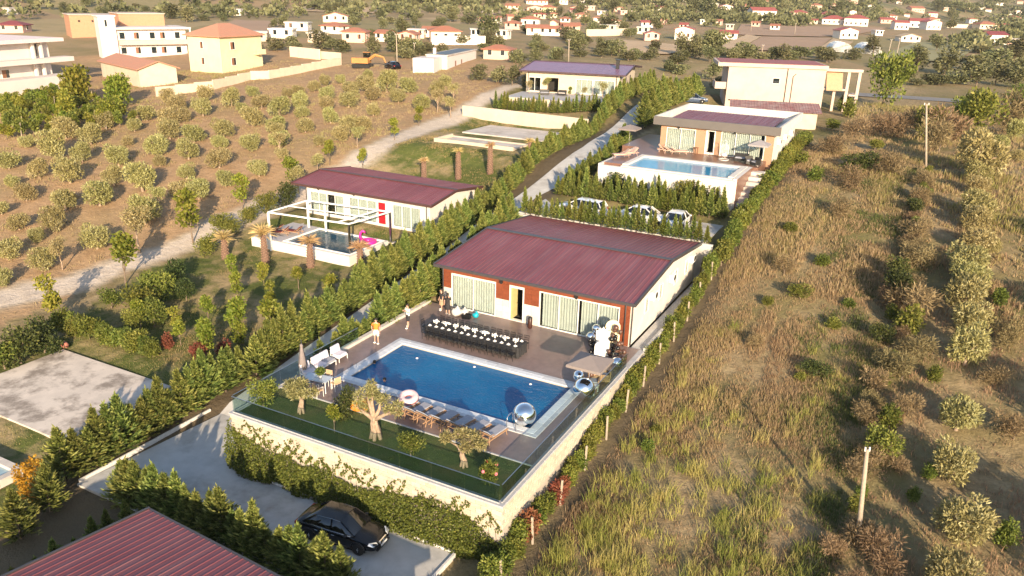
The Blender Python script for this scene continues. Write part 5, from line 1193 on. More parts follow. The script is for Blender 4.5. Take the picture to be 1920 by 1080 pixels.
# ------------------------------------------------------------------ village and far trees
rng = np.random.default_rng(61)
VW = {'w':mat('village_white',(.74,.67,.60),.9,(.68,.61,.54),.3),'c':mat('village_cream',(.68,.56,.42),.9,(.62,.5,.37),.3),'p':mat('village_pink',(.62,.40,.32),.9,(.56,.36,.29),.3),'y':mat('village_yellow',(.68,.58,.30),.9)}
VR = {'h':M_tile,'g':M_redm,'d':mat('dark_red_roof',(.20,.045,.05),.7),'t':mat('tan_roof',(.48,.36,.23),.85)}
VILL = [ # px, py of the foot, width px, wall height px, roof form (h hip, g gable, f flat), wall, roof colour
 (440,29,24,8,'f','w','h'),(527,72,43,13,'f','w','h'),(556,58,42,9,'f','w','h'),(619,63,42,8,'h','w','h'),(663,80,44,20,'h','p','h'),(629,42,45,5,'g','c','h'),(716,78,28,9,'g','w','h'),(762,80,33,9,'g','p','h'),(588,80,26,9,'f','c','h'),(480,78,40,14,'f','p','h'),
 (836,79,56,20,'h','c','h'),(993,50,33,14,'h','w','h'),(960,55,28,6,'h','p','h'),(1007,66,40,13,'g','w','h'),(1037,67,25,11,'g','w','h'),(1070,60,35,7,'g','p','h'),(1083,24,30,9,'g','p','h'),(1027,22,30,8,'h','y','h'),(1003,22,30,6,'g','p','h'),(1007,9,40,7,'g','w','h'),(960,18,25,4,'g','c','h'),(892,71,18,10,'f','w','h'),(940,73,22,8,'f','w','h'),
 (930,112,50,9,'h','p','h'),(1281,75,33,20,'g','w','g'),(1222,77,27,4,'g','p','g'),(1365,74,32,6,'g','w','g'),(1218,37,14,6,'f','y','h'),(1080,26,20,6,'g','p','g'),(1097,19,38,7,'f','p','h'),(1160,22,18,6,'g','p','h'),(1177,28,28,4,'f','p','h'),(1236,20,22,6,'g','w','g'),(1255,28,25,5,'g','p','h'),(1362,18,24,6,'g','w','g'),(1337,13,16,5,'f','w','h'),(1367,8,16,7,'f','y','h'),(1070,61,25,6,'g','p','h'),(1205,64,22,6,'f','c','h'),
 (1432,39,46,18,'g','w','g'),(1404,20,24,9,'h','p','h'),(1495,39,30,15,'h','c','g'),(1530,19,20,9,'h','p','h'),(1463,36,14,9,'f','p','h'),(1563,46,42,10,'h','w','g'),(1604,49,42,14,'h','w','g'),(1591,73,36,15,'g','w','g'),(1648,67,15,5,'f','w','h'),(1587,6,40,6,'f','p','h'),(1555,34,30,7,'h','p','g'),
 (1690,56,26,13,'g','w','g'),(1722,52,32,12,'g','w','g'),(1750,56,30,14,'g','w','g'),(1721,23,26,7,'g','p','h'),(1853,55,34,9,'h','c','h'),(1886,56,30,6,'h','p','g'),(1869,83,40,17,'g','w','d'),(1707,79,36,9,'g','w','t'),(1903,40,20,7,'h','p','h'),(1914,54,14,7,'f','w','h'),(1664,44,25,7,'g','p','g'),(1905,84,30,6,'f','p','h'),(1672,36,18,6,'h','w','h'),
 (1874,10,12,4,'f','w','h'),(1841,18,10,4,'f','w','h'),(1853,22,10,4,'g','w','h'),(1892,28,14,5,'f','w','h'),(1909,26,12,5,'g','w','h'),(1862,33,10,4,'f','w','h'),(1700,32,10,4,'g','w','h'),(13,28,10,6,'f','w','h'),(20,62,46,8,'h','p','d'),(1140,60,30,5,'f','c','h'),(1290,35,16,5,'f','w','h'),(1320,46,14,5,'f','w','h'),(780,72,30,7,'f','c','h'),(805,70,26,8,'g','w','h')]
WORD = {'w':'white','c':'cream','p':'pinkish','y':'yellow'}; RW = {'h':'terracotta','g':'red','d':'dark red','t':'tan'}; seen = {}
_rv = random.Random(17)
for _ in range(900):                                                    # the rest of the town, smaller and higher up
    x,y = (_rv.uniform(900,1480),_rv.uniform(4,58)) if _rv.random() < .6 else (_rv.uniform(1500,1915),_rv.uniform(4,46))
    if len(VILL) > 118: break
    w = _rv.choice([10,12,14,16,18,22])
    if all(abs(x-q[0]) > (q[2]+w)*.62 or abs(y-q[1]) > 9 for q in VILL): VILL.append((x,y,w,_rv.uniform(4,8),_rv.choice('hhggf'),_rv.choice('wwwccp'),_rv.choice('hhhg')))
order = sorted(VILL, key=lambda t: t[0])
for (x,y,w,h,rk,wc,rc) in order:
    p = G(x,y); s = 1/px_per_m(p); a = max(w*s,2.5); hh = max(h*s,2.2); b = min(max(a*.75,4),10); ang = YAW*-1+rng.uniform(-.35,.35)-.1
    desc = f"{'large' if w > 38 else 'small' if w < 22 else 'mid-sized'} {WORD[wc]} house with "+(f"{RW[rc]} {'hip' if rk == 'h' else 'gable'} roof" if rk != 'f' else 'flat roof')+(' by the low fields' if y > 60 else ' on the upper slope' if y < 35 else ' on the middle slope')
    seen[desc] = seen.get(desc,0)+1
    hs = empty('village_house', p, ang, desc+', '+nth(seen[desc])+' from the left', 'house', 'village houses')
    off = Vector((-a/2,0,0))
    vh = MB().bx(0,a,0,b,-2.0,hh).obj('wall', VW[wc], hs)
    if rk == 'h': hip_roof(hs,a,b,hh,min(a,b)*.2,VR[rc],.5)
    elif rk == 'g': gab_roof(hs,a,b,hh,b*.2,VR[rc],.4,'x' if int(w) % 3 else 'y'); gable_ends(hs,a,b,hh,b*.18,VW[wc],'x' if int(w) % 3 else 'y')
    else: MB().bx(-.3,a+.3,-.3,b+.3,hh,hh+.35).obj('roof', VW[wc] if w % 2 else M_pad, hs)
    for c_ in hs.children: c_.location = off
    if w >= 14:
        fl = 2 if hh > 4.6 else 1; nw = max(2,min(5,int(a/2.6)))
        for f_ in range(fl):
            for k_ in range(nw):
                wn = fwindow(hs, face_xf('f',a,b), a*(k_+.5)/nw-.5, .9+f_*2.9, 1.0, 1.3, rng.random() < .4); wn.location = off
                for c_ in list(wn.children):
                    if c_.name.startswith('sill') or (w < 24 and c_.name.startswith('shutter')): bpy.data.objects.remove(c_)
        for f_ in range(fl):
            wn = fwindow(hs, face_xf('r',a,b), b*.4, .9+f_*2.9, 1.0, 1.3); wn.location = off
# ploughed and stubble parcels among the village fields
def parcel(name, corners, m, off=.35, n=14):
    Q = [G(*c) for c in corners]; v = []
    for i in range(n+1):
        for j in range(n+1):
            a = Q[0].lerp(Q[1],j/n); b = Q[3].lerp(Q[2],j/n); p = a.lerp(b,i/n); v.append((p.x,p.y))
    v = np.array(v); z = terrain(v[:,0],v[:,1])+off; i = np.arange((n+1)**2).reshape(n+1,n+1)
    f = np.stack([i[:-1,:-1],i[:-1,1:],i[1:,1:],i[1:,:-1]],-1)
    o = link(name, mesh_np(name, np.c_[v,z], f, 4, m, True)); o['kind'] = 'structure'
def furrows(name, c1, c2, rot, sc=1.2):
    m, nt, b = nodes(name); pos = gpos(nt); mp = N(nt,'ShaderNodeMapping'); mp.inputs['Rotation'].default_value = (0,0,rot); L(nt,pos,mp.inputs[0])
    w = N(nt,'ShaderNodeTexWave'); w.inputs['Scale'].default_value = sc*.1; w.inputs['Distortion'].default_value = 2.5; w.inputs['Detail'].default_value = 3; L(nt,mp.outputs[0],w.inputs[0])
    c = mixc(nt, w.outputs[1], c1, c2); c = mixc(nt, ramp(nt, noise(nt,pos,.05,5), [(.4,(0,0,0)),(.65,(.7,.7,.7))]), c, tuple(x*.75 for x in c1)); L(nt,c,b.inputs['Base Color']); b.inputs['Roughness'].default_value = .95; return m
F1 = furrows('brown_furrows',(.36,.235,.15),(.27,.17,.105),.4); F2 = furrows('stubble_rows',(.48,.345,.21),(.38,.27,.16),.2); F3 = furrows('green_rows',(.28,.25,.12),(.18,.18,.075),.6,.8)
parcel('ploughed_field',[(1385,97),(1530,97),(1560,72),(1430,70)],F1); parcel('ploughed_field',[(1530,96),(1580,92),(1600,80),(1562,73)],F2); parcel('stubble_field',[(1345,90),(1383,97),(1428,70),(1400,66)],F2)
parcel('stubble_field',[(1375,66),(1580,70),(1665,53),(1390,46)],F1); parcel('crop_rows',[(1640,110),(1790,118),(1840,84),(1720,80)],F3); parcel('stubble_field',[(1115,100),(1250,104),(1330,90),(1160,76)],F2); parcel('stubble_field',[(560,22),(700,26),(720,14),(560,12)],F2); parcel('ploughed_field',[(400,60),(500,64),(560,44),(440,38)],F1); parcel('stubble_field',[(860,36),(930,38),(940,26),(850,26)],F1)
# greenhouses, far walls
gp = G(1613,100)
for i,dx in enumerate((-5,3)):
    g_ = empty('greenhouse', gp+Vector((dx,dx*.3,0)), .3, 'white arched plastic greenhouse tunnel in the far fields, '+('left' if i == 0 else 'right')+' one', 'greenhouse','far greenhouses')
    MB().lathe([(3.2,0),(3.2,12)],(0,0,-.3),14,'y').obj('cover', mat('plastic_film',(.62,.62,.62),.4), g_, True)
    for k_ in range(5): MB().lathe([(3.24,k_*2.95),(3.24,k_*2.95+.12)],(0,0,-.3),14,'y').obj('hoop', M_steel, g_)
FARW = [((810,84),(910,84)),((1100,68),(1175,66)),((1775,52),(1830,53)),((545,106),(600,112))]
for i,(a_,b_) in enumerate(FARW):
    A,B = G(*a_),G(*b_); run_wall('field_wall',['long white wall below the cream village house','pale wall beside the winding far road','buff ruined wall left of the far red roofs','pale wall with pillars beyond the yellow house'][i],[(A.x,A.y),(B.x,B.y)],2.2,VW['w' if i < 1 else 'c'],.4,6)

# individual far trees: the largest 290, then one wooded mass
rng = np.random.default_rng(71); spots = []
def okpx(x,y):
    for (hx,hy,w,h,*_) in VILL:
        if abs(x-hx) < w*.5+3 and hy-h-4 < y < hy+h*.7+8: return False
    if 1350 < x < 1640 and 42 < y < 98: return False                       # open ploughed fields
    if 1650 < x < 1840 and 76 < y < 116: return rng.random() < .2
    if 1130 < x < 1310 and 78 < y < 100: return rng.random() < .2
    if x < 340 and y > 30: return False
    if 330 < x < 500 and y > 40: return False
    if x < 640 and y > 100: return False
    return True
KEY = [(918,72,46,1.5),(985,62,28,1),(1085,95,40,1),(1140,100,44,1),(1160,105,40,1),(1230,95,30,1.2),(1303,110,34,1.6),(1345,100,60,1.1),(1270,120,40,.9),(1400,110,50,.9),(1450,112,40,.8),(1500,110,50,.8),(1550,118,44,.9),(1600,112,40,.9),(1680,130,40,1),(1720,135,50,1),(1770,140,60,1),(1820,145,60,1),(1870,140,60,1),(1910,145,60,1),(1700,150,40,1),(1740,158,40,.9),(1690,152,36,.8),(1715,160,36,.7),(1760,160,40,.8),(1790,158,50,.9),(1830,162,50,.9),(1865,160,50,.9),(1900,165,50,.9),(1720,120,40,.9),(1850,120,46,.9),(1900,118,50,.9),(1780,122,36,.8),(1650,128,30,.8),
 (520,95,40,1),(555,100,36,1),(600,92,44,1),(640,98,36,1),(700,100,34,1),(740,98,44,1.1),(770,100,40,1.2),(760,110,40,1),(480,95,30,1),(545,85,30,1),(900,150,36,1.3),(935,155,40,1.3),(960,160,36,1.2),(990,165,26,1.4),(1320,10,30,1),(1410,32,40,1),(1305,25,44,1.1),(1325,35,44,1.1),(1090,28,30,1),(1150,24,26,1),(1790,20,30,1),(1810,24,34,1),(1760,22,30,1),(1235,55,20,1),(1140,52,40,.9),(1170,55,30,.9),(1065,75,40,1),(1080,82,40,1),(850,40,30,1),(880,45,30,1),(820,55,30,1),(320,35,40,1.1),(350,42,34,1.1),(1280,110,26,1),(1130,62,26,1),(1470,22,26,1),(1570,28,30,1),(1640,30,30,1),(1255,135,34,1),(1275,140,34,1),(1335,150,40,1),(1350,165,36,1)]
for (x,y,w,zs) in KEY: spots.append((x,y,w*.85,zs*.62))
while len(spots) < 250:
    x = rng.uniform(0,1920); y = rng.uniform(6,120)**1.0
    if not okpx(x,y): continue
    spots.append((x,y,rng.uniform(10,17)+y*.12,rng.uniform(.45,.8)))
for i,(x,y,w,zs) in enumerate(sorted(spots)):
    p = G(x,y); s = w/px_per_m(p)/4.2
    zone = 'left' if x < 640 else 'middle' if x < 1280 else 'right'
    plant('far_tree','far_tree',p-Vector((0,0,.2)),min(s,3.2),rng,'distant tree, '+nth(sum(1 for q in sorted(spots)[:i+1] if (q[0] < 640) == (x < 640) and (q[0] < 1280) == (x < 1280)))+' from the left in the '+zone+' third of the view','tree','distant trees',sz=zs)
# wooded mass
cl = []; k_ = 0
C_,D_,T_,Ln = [],[],[],[]
while len(C_) < 5600 and k_ < 60000:
    k_ += 1
    r0 = 330*(9.0)**rng.random(); az = radians(rng.uniform(-64,10)); x,y = r0*sin(az),r0*cos(az)
    if r0 < 480 and (rng.random() < .75 or -14 < math.degrees(az) < -1): continue
    if vnoise(np.array([x]),np.array([y]),90,81)[0] < .43+.1*rng.random(): continue
    C_.append((x,y)); Ln.append(rng.uniform(1.6,3.4)*(1+r0/2500))
C_ = np.array(C_); Ln = np.array(Ln); zz = terrain(C_[:,0],C_[:,1]); nl = 46
u_ = rnd_dirs(len(C_)*nl, rng); u_[:,2] = np.abs(u_[:,2])*.9; R_ = np.repeat(Ln,nl)
cc = np.repeat(np.c_[C_,zz+Ln*.25],nl,0)+u_*R_[:,None]*rng.uniform(.65,1,len(R_))[:,None]
tn = np.clip(np.repeat(rng.normal(.45,.22,len(C_)),nl)+rng.normal(0,.12,len(R_)),0,1)
o = link('far_woodland', leaf_quads(cc, unit(u_+rnd_dirs(len(u_),rng)*.7), R_*.55, R_*.42, tn, rng, 'far_woodland', F_far)); tag(o,'scrub woodland covering the distant hillsides','woodland',kind='stuff')
# ------------------------------------------------------------------ banquet table
bt = empty('banquet_table', (-24.35,41.65,0), 0, 'long banquet table hidden under black cloth beside the pool', 'table')
MB().bx(-3.5,3.5,-.6,.6,.70,.735).obj('tabletop', M_wood, bt)
for x in (-3.2,-1.1,1.1,3.2):
    for y in (-.45,.45): MB().bx(x-.03,x+.03,y-.03,y+.03,0,.70).obj('leg', M_dark, bt)
def drape_cloth(L_, W_, top, drop, m, name, loc):
    n = 150; per = 2*(L_+W_); pts = []
    for i in range(n):
        s = per*i/n
        if s < L_: p,nr = (s-L_/2,-W_/2),(0,-1)
        elif s < L_+W_: p,nr = (L_/2,s-L_-W_/2),(1,0)
        elif s < 2*L_+W_: p,nr = (L_/2-(s-L_-W_),W_/2),(0,1)
        else: p,nr = (-L_/2,W_/2-(s-2*L_-W_)),(-1,0)
        pts.append((p,nr))
    mb = MB()
    for lev,z in enumerate((top,top-.03,top-drop*.5,top-drop)):
        for i,((x,y),(nx,ny)) in enumerate(pts):
            o_ = 0 if lev == 0 else .012 if lev == 1 else (.02+.03*sin(i*1.9))*lev*.7
            mb.v.append((x+nx*o_,y+ny*o_,z))
    for l in range(3):
        for i in range(n): mb.f.append(((l+1)*n+i,(l+1)*n+(i+1) % n,l*n+(i+1) % n,l*n+i))
    mb.f.append(tuple(range(n))); o = mb.obj(name, m); o.location = loc; return o
tc = drape_cloth(7.1,1.28,.76,.72,M_blackc,'tablecloth',(-24.35,41.65,0)); tag(tc,'floor-length black cloth over the long banquet table','tablecloth')
def chair0():
    c = empty('dining_chair'); tag(c,'black slim banquet chair','chair','banquet chairs')
    MB().cb(-.2,.2,-.2,.2,.43,.47,.015).obj('seat', M_black, c)
    for x in (-.18,.18):
        MB().tube([(x,-.18,0),(x,-.18,.43)],.015,6).obj('leg', M_black, c)
        MB().tube([(x,.19,0),(x,.18,.45),(x,.23,.92)],.015,6).obj('back_post', M_black, c)
    for z in (.60,.74,.90): MB().bar((-.18,.20+(z-.45)*.1,z),(.18,.20+(z-.45)*.1,z),.02,.03).obj('back_rail', M_black, c)
    for x in (-.09,0,.09): MB().bar((x,.215,.60),(x,.225,.90),.015).obj('spindle', M_black, c)
    for z,y in ((.2,-.18),(.2,.185)): MB().bar((-.18,y,z),(.18,y,z),.014).obj('stretcher', M_black, c)
    return c
CH0 = chair0(); rng_ = random.Random(3); first = True
blossom = MB()
for k_ in range(34):
    a = rng_.uniform(0,2*pi); r_ = rng_.uniform(0,.2); blossom.sphere((r_*cos(a),r_*sin(a),.2+rng_.uniform(-.06,.1)),rng_.uniform(.03,.055),6,4)
me_bl = blossom.mesh('blossoms', M_linen, True); me_vase = MB().lathe([(.05,0),(.07,.05),(.04,.14),(.06,.2)],n=10).mesh('vase', M_wht, True)
me_pl = MB().lathe([(.06,0),(.13,.012),(.14,.02),(.13,.022),(.06,.012)],n=14).mesh('plate', M_wht, True)
me_np = MB().add([(-.09,-.06,0),(.09,-.06,0),(.09,.06,0),(-.09,.06,0),(0,0,.11),(-.03,.02,.06)],[(0,1,4),(1,2,4),(2,3,4),(3,5,4),(3,0,5),(0,4,5),(3,2,1,0)]).mesh('napkin', M_linen)
for side in (-1,1):
    for i in range(14):
        x = -27.62+i*.503; y = 41.65+side*.92+rng_.uniform(-.04,.04)
        c = CH0 if first else copy_tree(CH0); first = False
        c.location = (x,y,0); c.rotation_euler = (0,0,(0 if side > 0 else pi)+rng_.uniform(-.08,.08))
        w_ = ('villa side' if side > 0 else 'pool side')+', '+nth(i+1)+' from the left'
        c['label'] = 'black slim banquet chair on the table\'s '+w_
        p = link('plate', me_pl, None, (x,41.65+side*.44,.762)); tag(p,'white plate on the black tablecloth, '+w_,'plate','banquet plates')
        p = link('napkin', me_np, None, (x,41.65+side*.44,.785), rng_.uniform(-.4,.4)); tag(p,'folded white napkin on a banquet plate, '+w_,'napkin','banquet napkins')
c = copy_tree(CH0); c.location = (-28.25,41.6,0); c.rotation_euler = (0,0,pi/2); c['label'] = 'black slim banquet chair at the table\'s left end'
for i in range(9):
    f = empty('flower_arrangement', (-27.4+i*.76,41.68,.762), i, 'low white flower arrangement on the banquet table, '+nth(i+1)+' from the left','flowers','banquet flowers')
    link('vase', me_vase, f); link('blossoms', me_bl, f)

# ------------------------------------------------------------------ people
def skin_mesh(name, verts, edges, radii, m, parent, sub=1):
    me = bpy.data.meshes.new(name); me.from_pydata(verts, edges, []); me.materials.append(m)
    o = link(name, me, parent); sk = o.modifiers.new('Skin','SKIN'); sk.use_smooth_shade = True
    for i,r_ in enumerate(radii):
        d = me.skin_vertices[0].data[i]; d.radius = r_ if isinstance(r_,tuple) else (r_,r_); d.use_root = (i == 0)
    ss = o.modifiers.new('Subdivision','SUBSURF'); ss.levels = sub; ss.render_levels = sub
    return o
def person(loc, rz, label, top, bottom, hair, hl=0, stride=.1, armL=None, armR=None, h=1.72, skirt=False, cap=None, shoes=None, long_top=False, group=None):
    p = empty('person', loc, rz, label, 'person', group); k = h/1.72; sc = lambda v: tuple(c*k for c in v)
    # +y is the way the person faces
    V = [(0,0,.93),(0,.0,1.12),(0,-.01,1.33),(0,-.01,1.44),(0,.0,1.52),(0,.02,1.62),(0,.02,1.70),
         (-.10,0,.90),(-.10-stride*.3,stride,.50),(-.11-stride*.3,stride*.9,.09),(-.11-stride*.3,stride+.15,.035),
         (.10,0,.90),(.10+stride*.3,-stride,.50),(.11+stride*.3,-stride*1.2,.09),(.11+stride*.3,-stride+.12,.035),
         (-.19,-.01,1.40),(.19,-.01,1.40)]
    aL = armL or [(-.25,-.02,1.14),(-.26,.05,.90),(-.26,.08,.80)]; aR = armR or [(.25,-.02,1.14),(.26,.05,.90),(.26,.08,.80)]
    V += aL+aR
    E_ = [(0,1),(1,2),(2,3),(3,4),(4,5),(5,6),(0,7),(7,8),(8,9),(9,10),(0,11),(11,12),(12,13),(13,14),(3,15),(3,16),(15,17),(17,18),(18,19),(16,20),(20,21),(21,22)]
    R_ = [(.15,.10),(.125,.09),(.15,.10),(.08,.07),.05,(.078,.095),(.065,.08),(.085,.085),.055,.04,(.04,.03),(.085,.085),.055,.04,(.04,.03),.055,.055,.042,.033,(.04,.022),.042,.033,(.04,.022)]
    skin_mesh('body',[sc(v) for v in V],E_,[tuple(c*k for c in (r_ if isinstance(r_,tuple) else (r_,r_))) for r_ in R_],M_skin,p)
    for hand in (aL[2],aR[2]):                                     # fingers
        for q in range(4): MB().tube([sc((hand[0]-.024+q*.016,hand[1]+.02,hand[2])),sc((hand[0]-.026+q*.017,hand[1]+.05,hand[2]-.05)),sc((hand[0]-.024+q*.016,hand[1]+.04,hand[2]-.085+.006*abs(q-1)))],.0085,5).obj('finger', M_skin, p, True)
        MB().tube([sc((hand[0]+.03,hand[1]+.03,hand[2]+.02)),sc((hand[0]+.045,hand[1]+.07,hand[2]-.02))],.0095,5).obj('thumb', M_skin, p, True)
    lo = .78 if long_top else .90
    n = 14; sh = MB()
    for z,rx,ry,dy in ((lo,.175,.125,0),(1.02,.165,.118,0),(1.2,.178,.122,-.005),(1.36,.19,.118,-.01),(1.43,.13,.09,-.01),(1.465,.075,.07,-.01)):
        for q in range(n): a = 2*pi*q/n; sh.v.append(sc((rx*cos(a),dy+ry*sin(a),z)))
    for l in range(5):
        for q in range(n): sh.f.append((l*n+q,l*n+(q+1) % n,(l+1)*n+(q+1) % n,(l+1)*n+q))
    tp = sh.obj('top', top, p, True)
    for s_,el in ((V[15],aL[0]),(V[16],aR[0])): e = Vector(s_).lerp(Vector(el),.72); MB().tube([sc((s_[0]*.8,s_[1],s_[2]+.0)),sc(s_),sc(e)],[.07*k,.072*k,.062*k],9).obj('sleeve', top, p, True)
    if skirt:
        sk = MB()
        for z,rx,ry in ((.98,.15,.115),(.86,.19,.14),(.62,.22,.17),(.46,.235,.185)):
            for q in range(18): a = 2*pi*q/18; w_ = 1+.04*sin(q*3.3); sk.v.append(sc((rx*w_*cos(a),ry*w_*sin(a),z)))
        for l in range(3):
            for q in range(18): sk.f.append((l*18+(q+1) % 18,l*18+q,(l+1)*18+q,(l+1)*18+(q+1) % 18))
        sk.obj('skirt', bottom, p, True)
    else:
        b_ = MB().tube([sc((0,0,1.0)),sc((0,0,.9)),sc((0,0,.84))],[.155*k,.165*k,.14*k],12)
        b_.tube([sc((-.09,0,.9)),sc((-.105-stride*.15,stride*.5,.7)),sc((-.11-stride*.25,stride*.8,.54))],[.105*k,.098*k,.092*k],10).tube([sc((.09,0,.9)),sc((.105+stride*.15,-stride*.5,.7)),sc((.11+stride*.25,-stride*.8,.54))],[.105*k,.098*k,.092*k],10)
        b_.obj('shorts', bottom, p, True)
    for i_ in (10,14):
        v = V[i_]; MB().sphere(sc((v[0],v[1]-.04,.045)),.1*k,10,6,.5).obj('shoe', shoes or M_linen, p, True)
    hr = MB()
    for z,r_ in ((1.60,.088),(1.66,.104),(1.72,.098),(1.765,.06),(1.78,.01)):
        for q in range(12): a = 2*pi*q/12; f_ = .72 if sin(a) > .3 and z < 1.7 else 1; hr.v.append(sc((r_*cos(a),-.012+r_*1.08*sin(a)*f_,z)))
    for l in range(4):
        for q in range(12): hr.f.append((l*12+q,l*12+(q+1) % 12,(l+1)*12+(q+1) % 12,(l+1)*12+q))
    if hl: hr.tube([sc((0,-.07,1.70)),sc((0,-.11,1.58)),sc((0,-.12,1.58-hl))],[.08*k,.085*k,.05*k],9)
    hr.obj('hair', hair, p, True)
    MB().tube([sc((0,.105,1.645)),sc((0,.13,1.615)),sc((0,.108,1.605))],[.008,.014,.01],5).obj('nose', M_skin, p, True)
    MB().bar(sc((-.022,.112,1.572)),sc((.022,.112,1.572)),.012,.010).obj('mouth', mat('lips',(.35,.12,.1),.5), p)
    for x in (-.034,.034): MB().sphere(sc((x,.098,1.645)),.011,6,4).obj('eye', M_black, p)
    for x in (-.082,.082): MB().sphere(sc((x,.015,1.625)),.022,6,4,1.3).obj('ear', M_skin, p)
    return p
M_orange = mat('orange_shirt',(.75,.20,.025),.8); M_shortw = mat('white_shorts',(.72,.70,.67),.85); M_shortd = mat('dark_shorts',(.02,.02,.025),.85); M_beige = mat('beige_skirt',(.42,.27,.17),.85)
person((-30.0,38.4,0), radians(205), 'person in orange shirt and white shorts standing on the terrace edge', M_orange, M_shortw, M_hair, stride=.06, armR=[(.30,-.04,1.18),(.25,.10,1.02),(.18,.12,.98)])
person((-29.72,41.62,0), radians(160), 'person in white shirt and dark shorts standing near the table end', M_shortw, M_shortd, M_hair, stride=.13, armL=[(-.24,.08,1.18),(-.14,.26,1.32),(-.08,.30,1.36)], armR=[(.24,.08,1.18),(.14,.26,1.32),(.08,.30,1.36)])
person((-29.5,45.55,0), radians(150), 'person with black top and bare beige skirt by the villa corner', M_blackc, M_beige, M_hair, hl=.25, stride=.04, skirt=True, h=1.62)
person((-28.6,45.0,0), radians(20), 'person in black top and black skirt seen from behind near the bags', M_blackc, M_blackc, M_hair, hl=.28, stride=.05, skirt=True, h=1.66, shoes=M_linen)
for i,(x,y,l_) in enumerate(((-28.35,36.0,'swimmer\'s head above water near the far left pool edge'),(-26.35,34.35,'dark-haired swimmer in the water by the near pool edge'))):
    person((x,y,-1.62), radians(200 if i else 60), l_, M_skin if i else mat('swim_top',(.1,.12,.3),.7), M_shortd, M_hair, stride=.15, armL=[(-.34,.1,1.36),(-.42,.3,1.45),(-.40,.38,1.46)], armR=[(.34,.1,1.36),(.42,.3,1.45),(.40,.38,1.46)])

# ------------------------------------------------------------------ things on the terrace by the villa
bn = empty('litter_bin', (-22.4,45.95,0), 0, 'dark brown cylindrical litter bin beside the villa door', 'litter bin')
MB().lathe([(.15,0),(.16,.02),(.16,.78),(.14,.8)],n=16).obj('body', mat('bin_brown',(.05,.018,.012),.4), bn, True); MB().lathe([(.165,.70),(.17,.72),(.17,.78),(.1,.84)],n=16).obj('lid', M_dark, bn, True)
def lump(name, loc, r, m, label, cat, seed, knot=True):
    rg = np.random.default_rng(seed); b = empty(name, loc, 0, label, cat); mb = MB().sphere((0,0,r*.75),r,14,9,.8)
    mb.v = [(x*(1+.18*sin(x*17/r*.3+seed)+.1*sin(z*23)),y*(1+.18*sin(y*13/r*.3+seed*2)),max(z,0)*(1+.12*sin(x*9+y*11))) for x,y,z in mb.v]; mb.obj('sack', m, b, True)
    if knot: MB().tube([(0,0,r*1.4),(.03,0,r*1.65),(.1,.02,r*1.8)],[.07,.04,.09],8).obj('knot', m, b, True)
    return b
lump('plastic_bag',(-27.95,45.2,0),.42,mat('clear_bag',(.55,.53,.52),.25),'bulging pale plastic bag on the terrace near the left window','bag',2); lump('plastic_bag',(-27.55,45.55,0),.34,MATS['clear_bag'],'smaller pale plastic bag behind the bulging one','bag',5)
cr = empty('crate', (-27.1,45.15,0), .2, 'open black plastic crate between the pale bags and the turquoise bag', 'crate')
for a in ((-.3,.3,-.2,.2,0,.03),(-.3,.3,-.2,-.17,.03,.32),(-.3,.3,.17,.2,.03,.32),(-.3,-.27,-.17,.17,.03,.32),(.27,.3,-.17,.17,.03,.32)): MB().bx(*a).obj('side', M_black, cr)
lump('turquoise_bag',(-26.6,45.6,0),.26,mat('turquoise',(.01,.36,.46),.4),'turquoise plastic bag below the left window','bag',7)
# mirror balloons
def balloon(name, c, r, m, label, cat, group):
    b = empty(name, (c[0],c[1],c[2]-r), 0, label, cat, group); MB().sphere((0,0,r),r,32 if r > .3 else 14,20 if r > .3 else 9).obj('skin', m, b, True)
    MB().tube([(0,0,.03),(0,0,-.03)],[.012,.03],6).obj('knot', m, b, True); return b
for c,r,l_ in (((-16.75,34.05,.55),.65,'large round mirror-silver ball floating on the near right pool corner'),((-15.05,38.3,.64),.64,'large mirror-silver ball on the right pool edge by the umbrella'),((-16.0,39.7,.62),.34,'small mirror-silver ball at the far right pool corner'),
               ((-14.85,43.1,.36),.36,'mirror-silver ball beside the glass rail under the black balloons'),((-17.75,45.9,.42),.36,'mirror-silver ball left of the white backdrop panels'),((-17.5,46.15,.98),.32,'mirror-silver ball stacked above another by the right window')):
    balloon('mirror_ball', c, r, M_mirror, l_, 'mirror ball', 'silver mirror balls')
rg = random.Random(9)
for name_,m_,cx,cy,n_,spread,zmax,col_ in (('balloon',M_blkfoil,-17.0,44.35,9,(.22,.22),1.0,'black balloon left of the white backdrop'),('balloon',M_brown,-15.55,44.6,20,(.32,.3),1.9,'dark brown balloon right of the white backdrop'),('balloon',M_brown,-14.95,43.9,12,(.28,.35),.9,'dark brown balloon low by the glass rail'),('balloon',M_brown,-15.35,40.6,9,(.35,.4),.5,'dark brown balloon under the square umbrella')):
    for i in range(n_):
        r = rg.uniform(.11,.2); balloon(name_,(cx+rg.uniform(-1,1)*spread[0],cy+rg.uniform(-1,1)*spread[1],r+i/n_*zmax),r,m_ if rg.random() < .7 else M_blkfoil,col_+', '+nth(i+1)+' from the ground','balloon','party balloons')
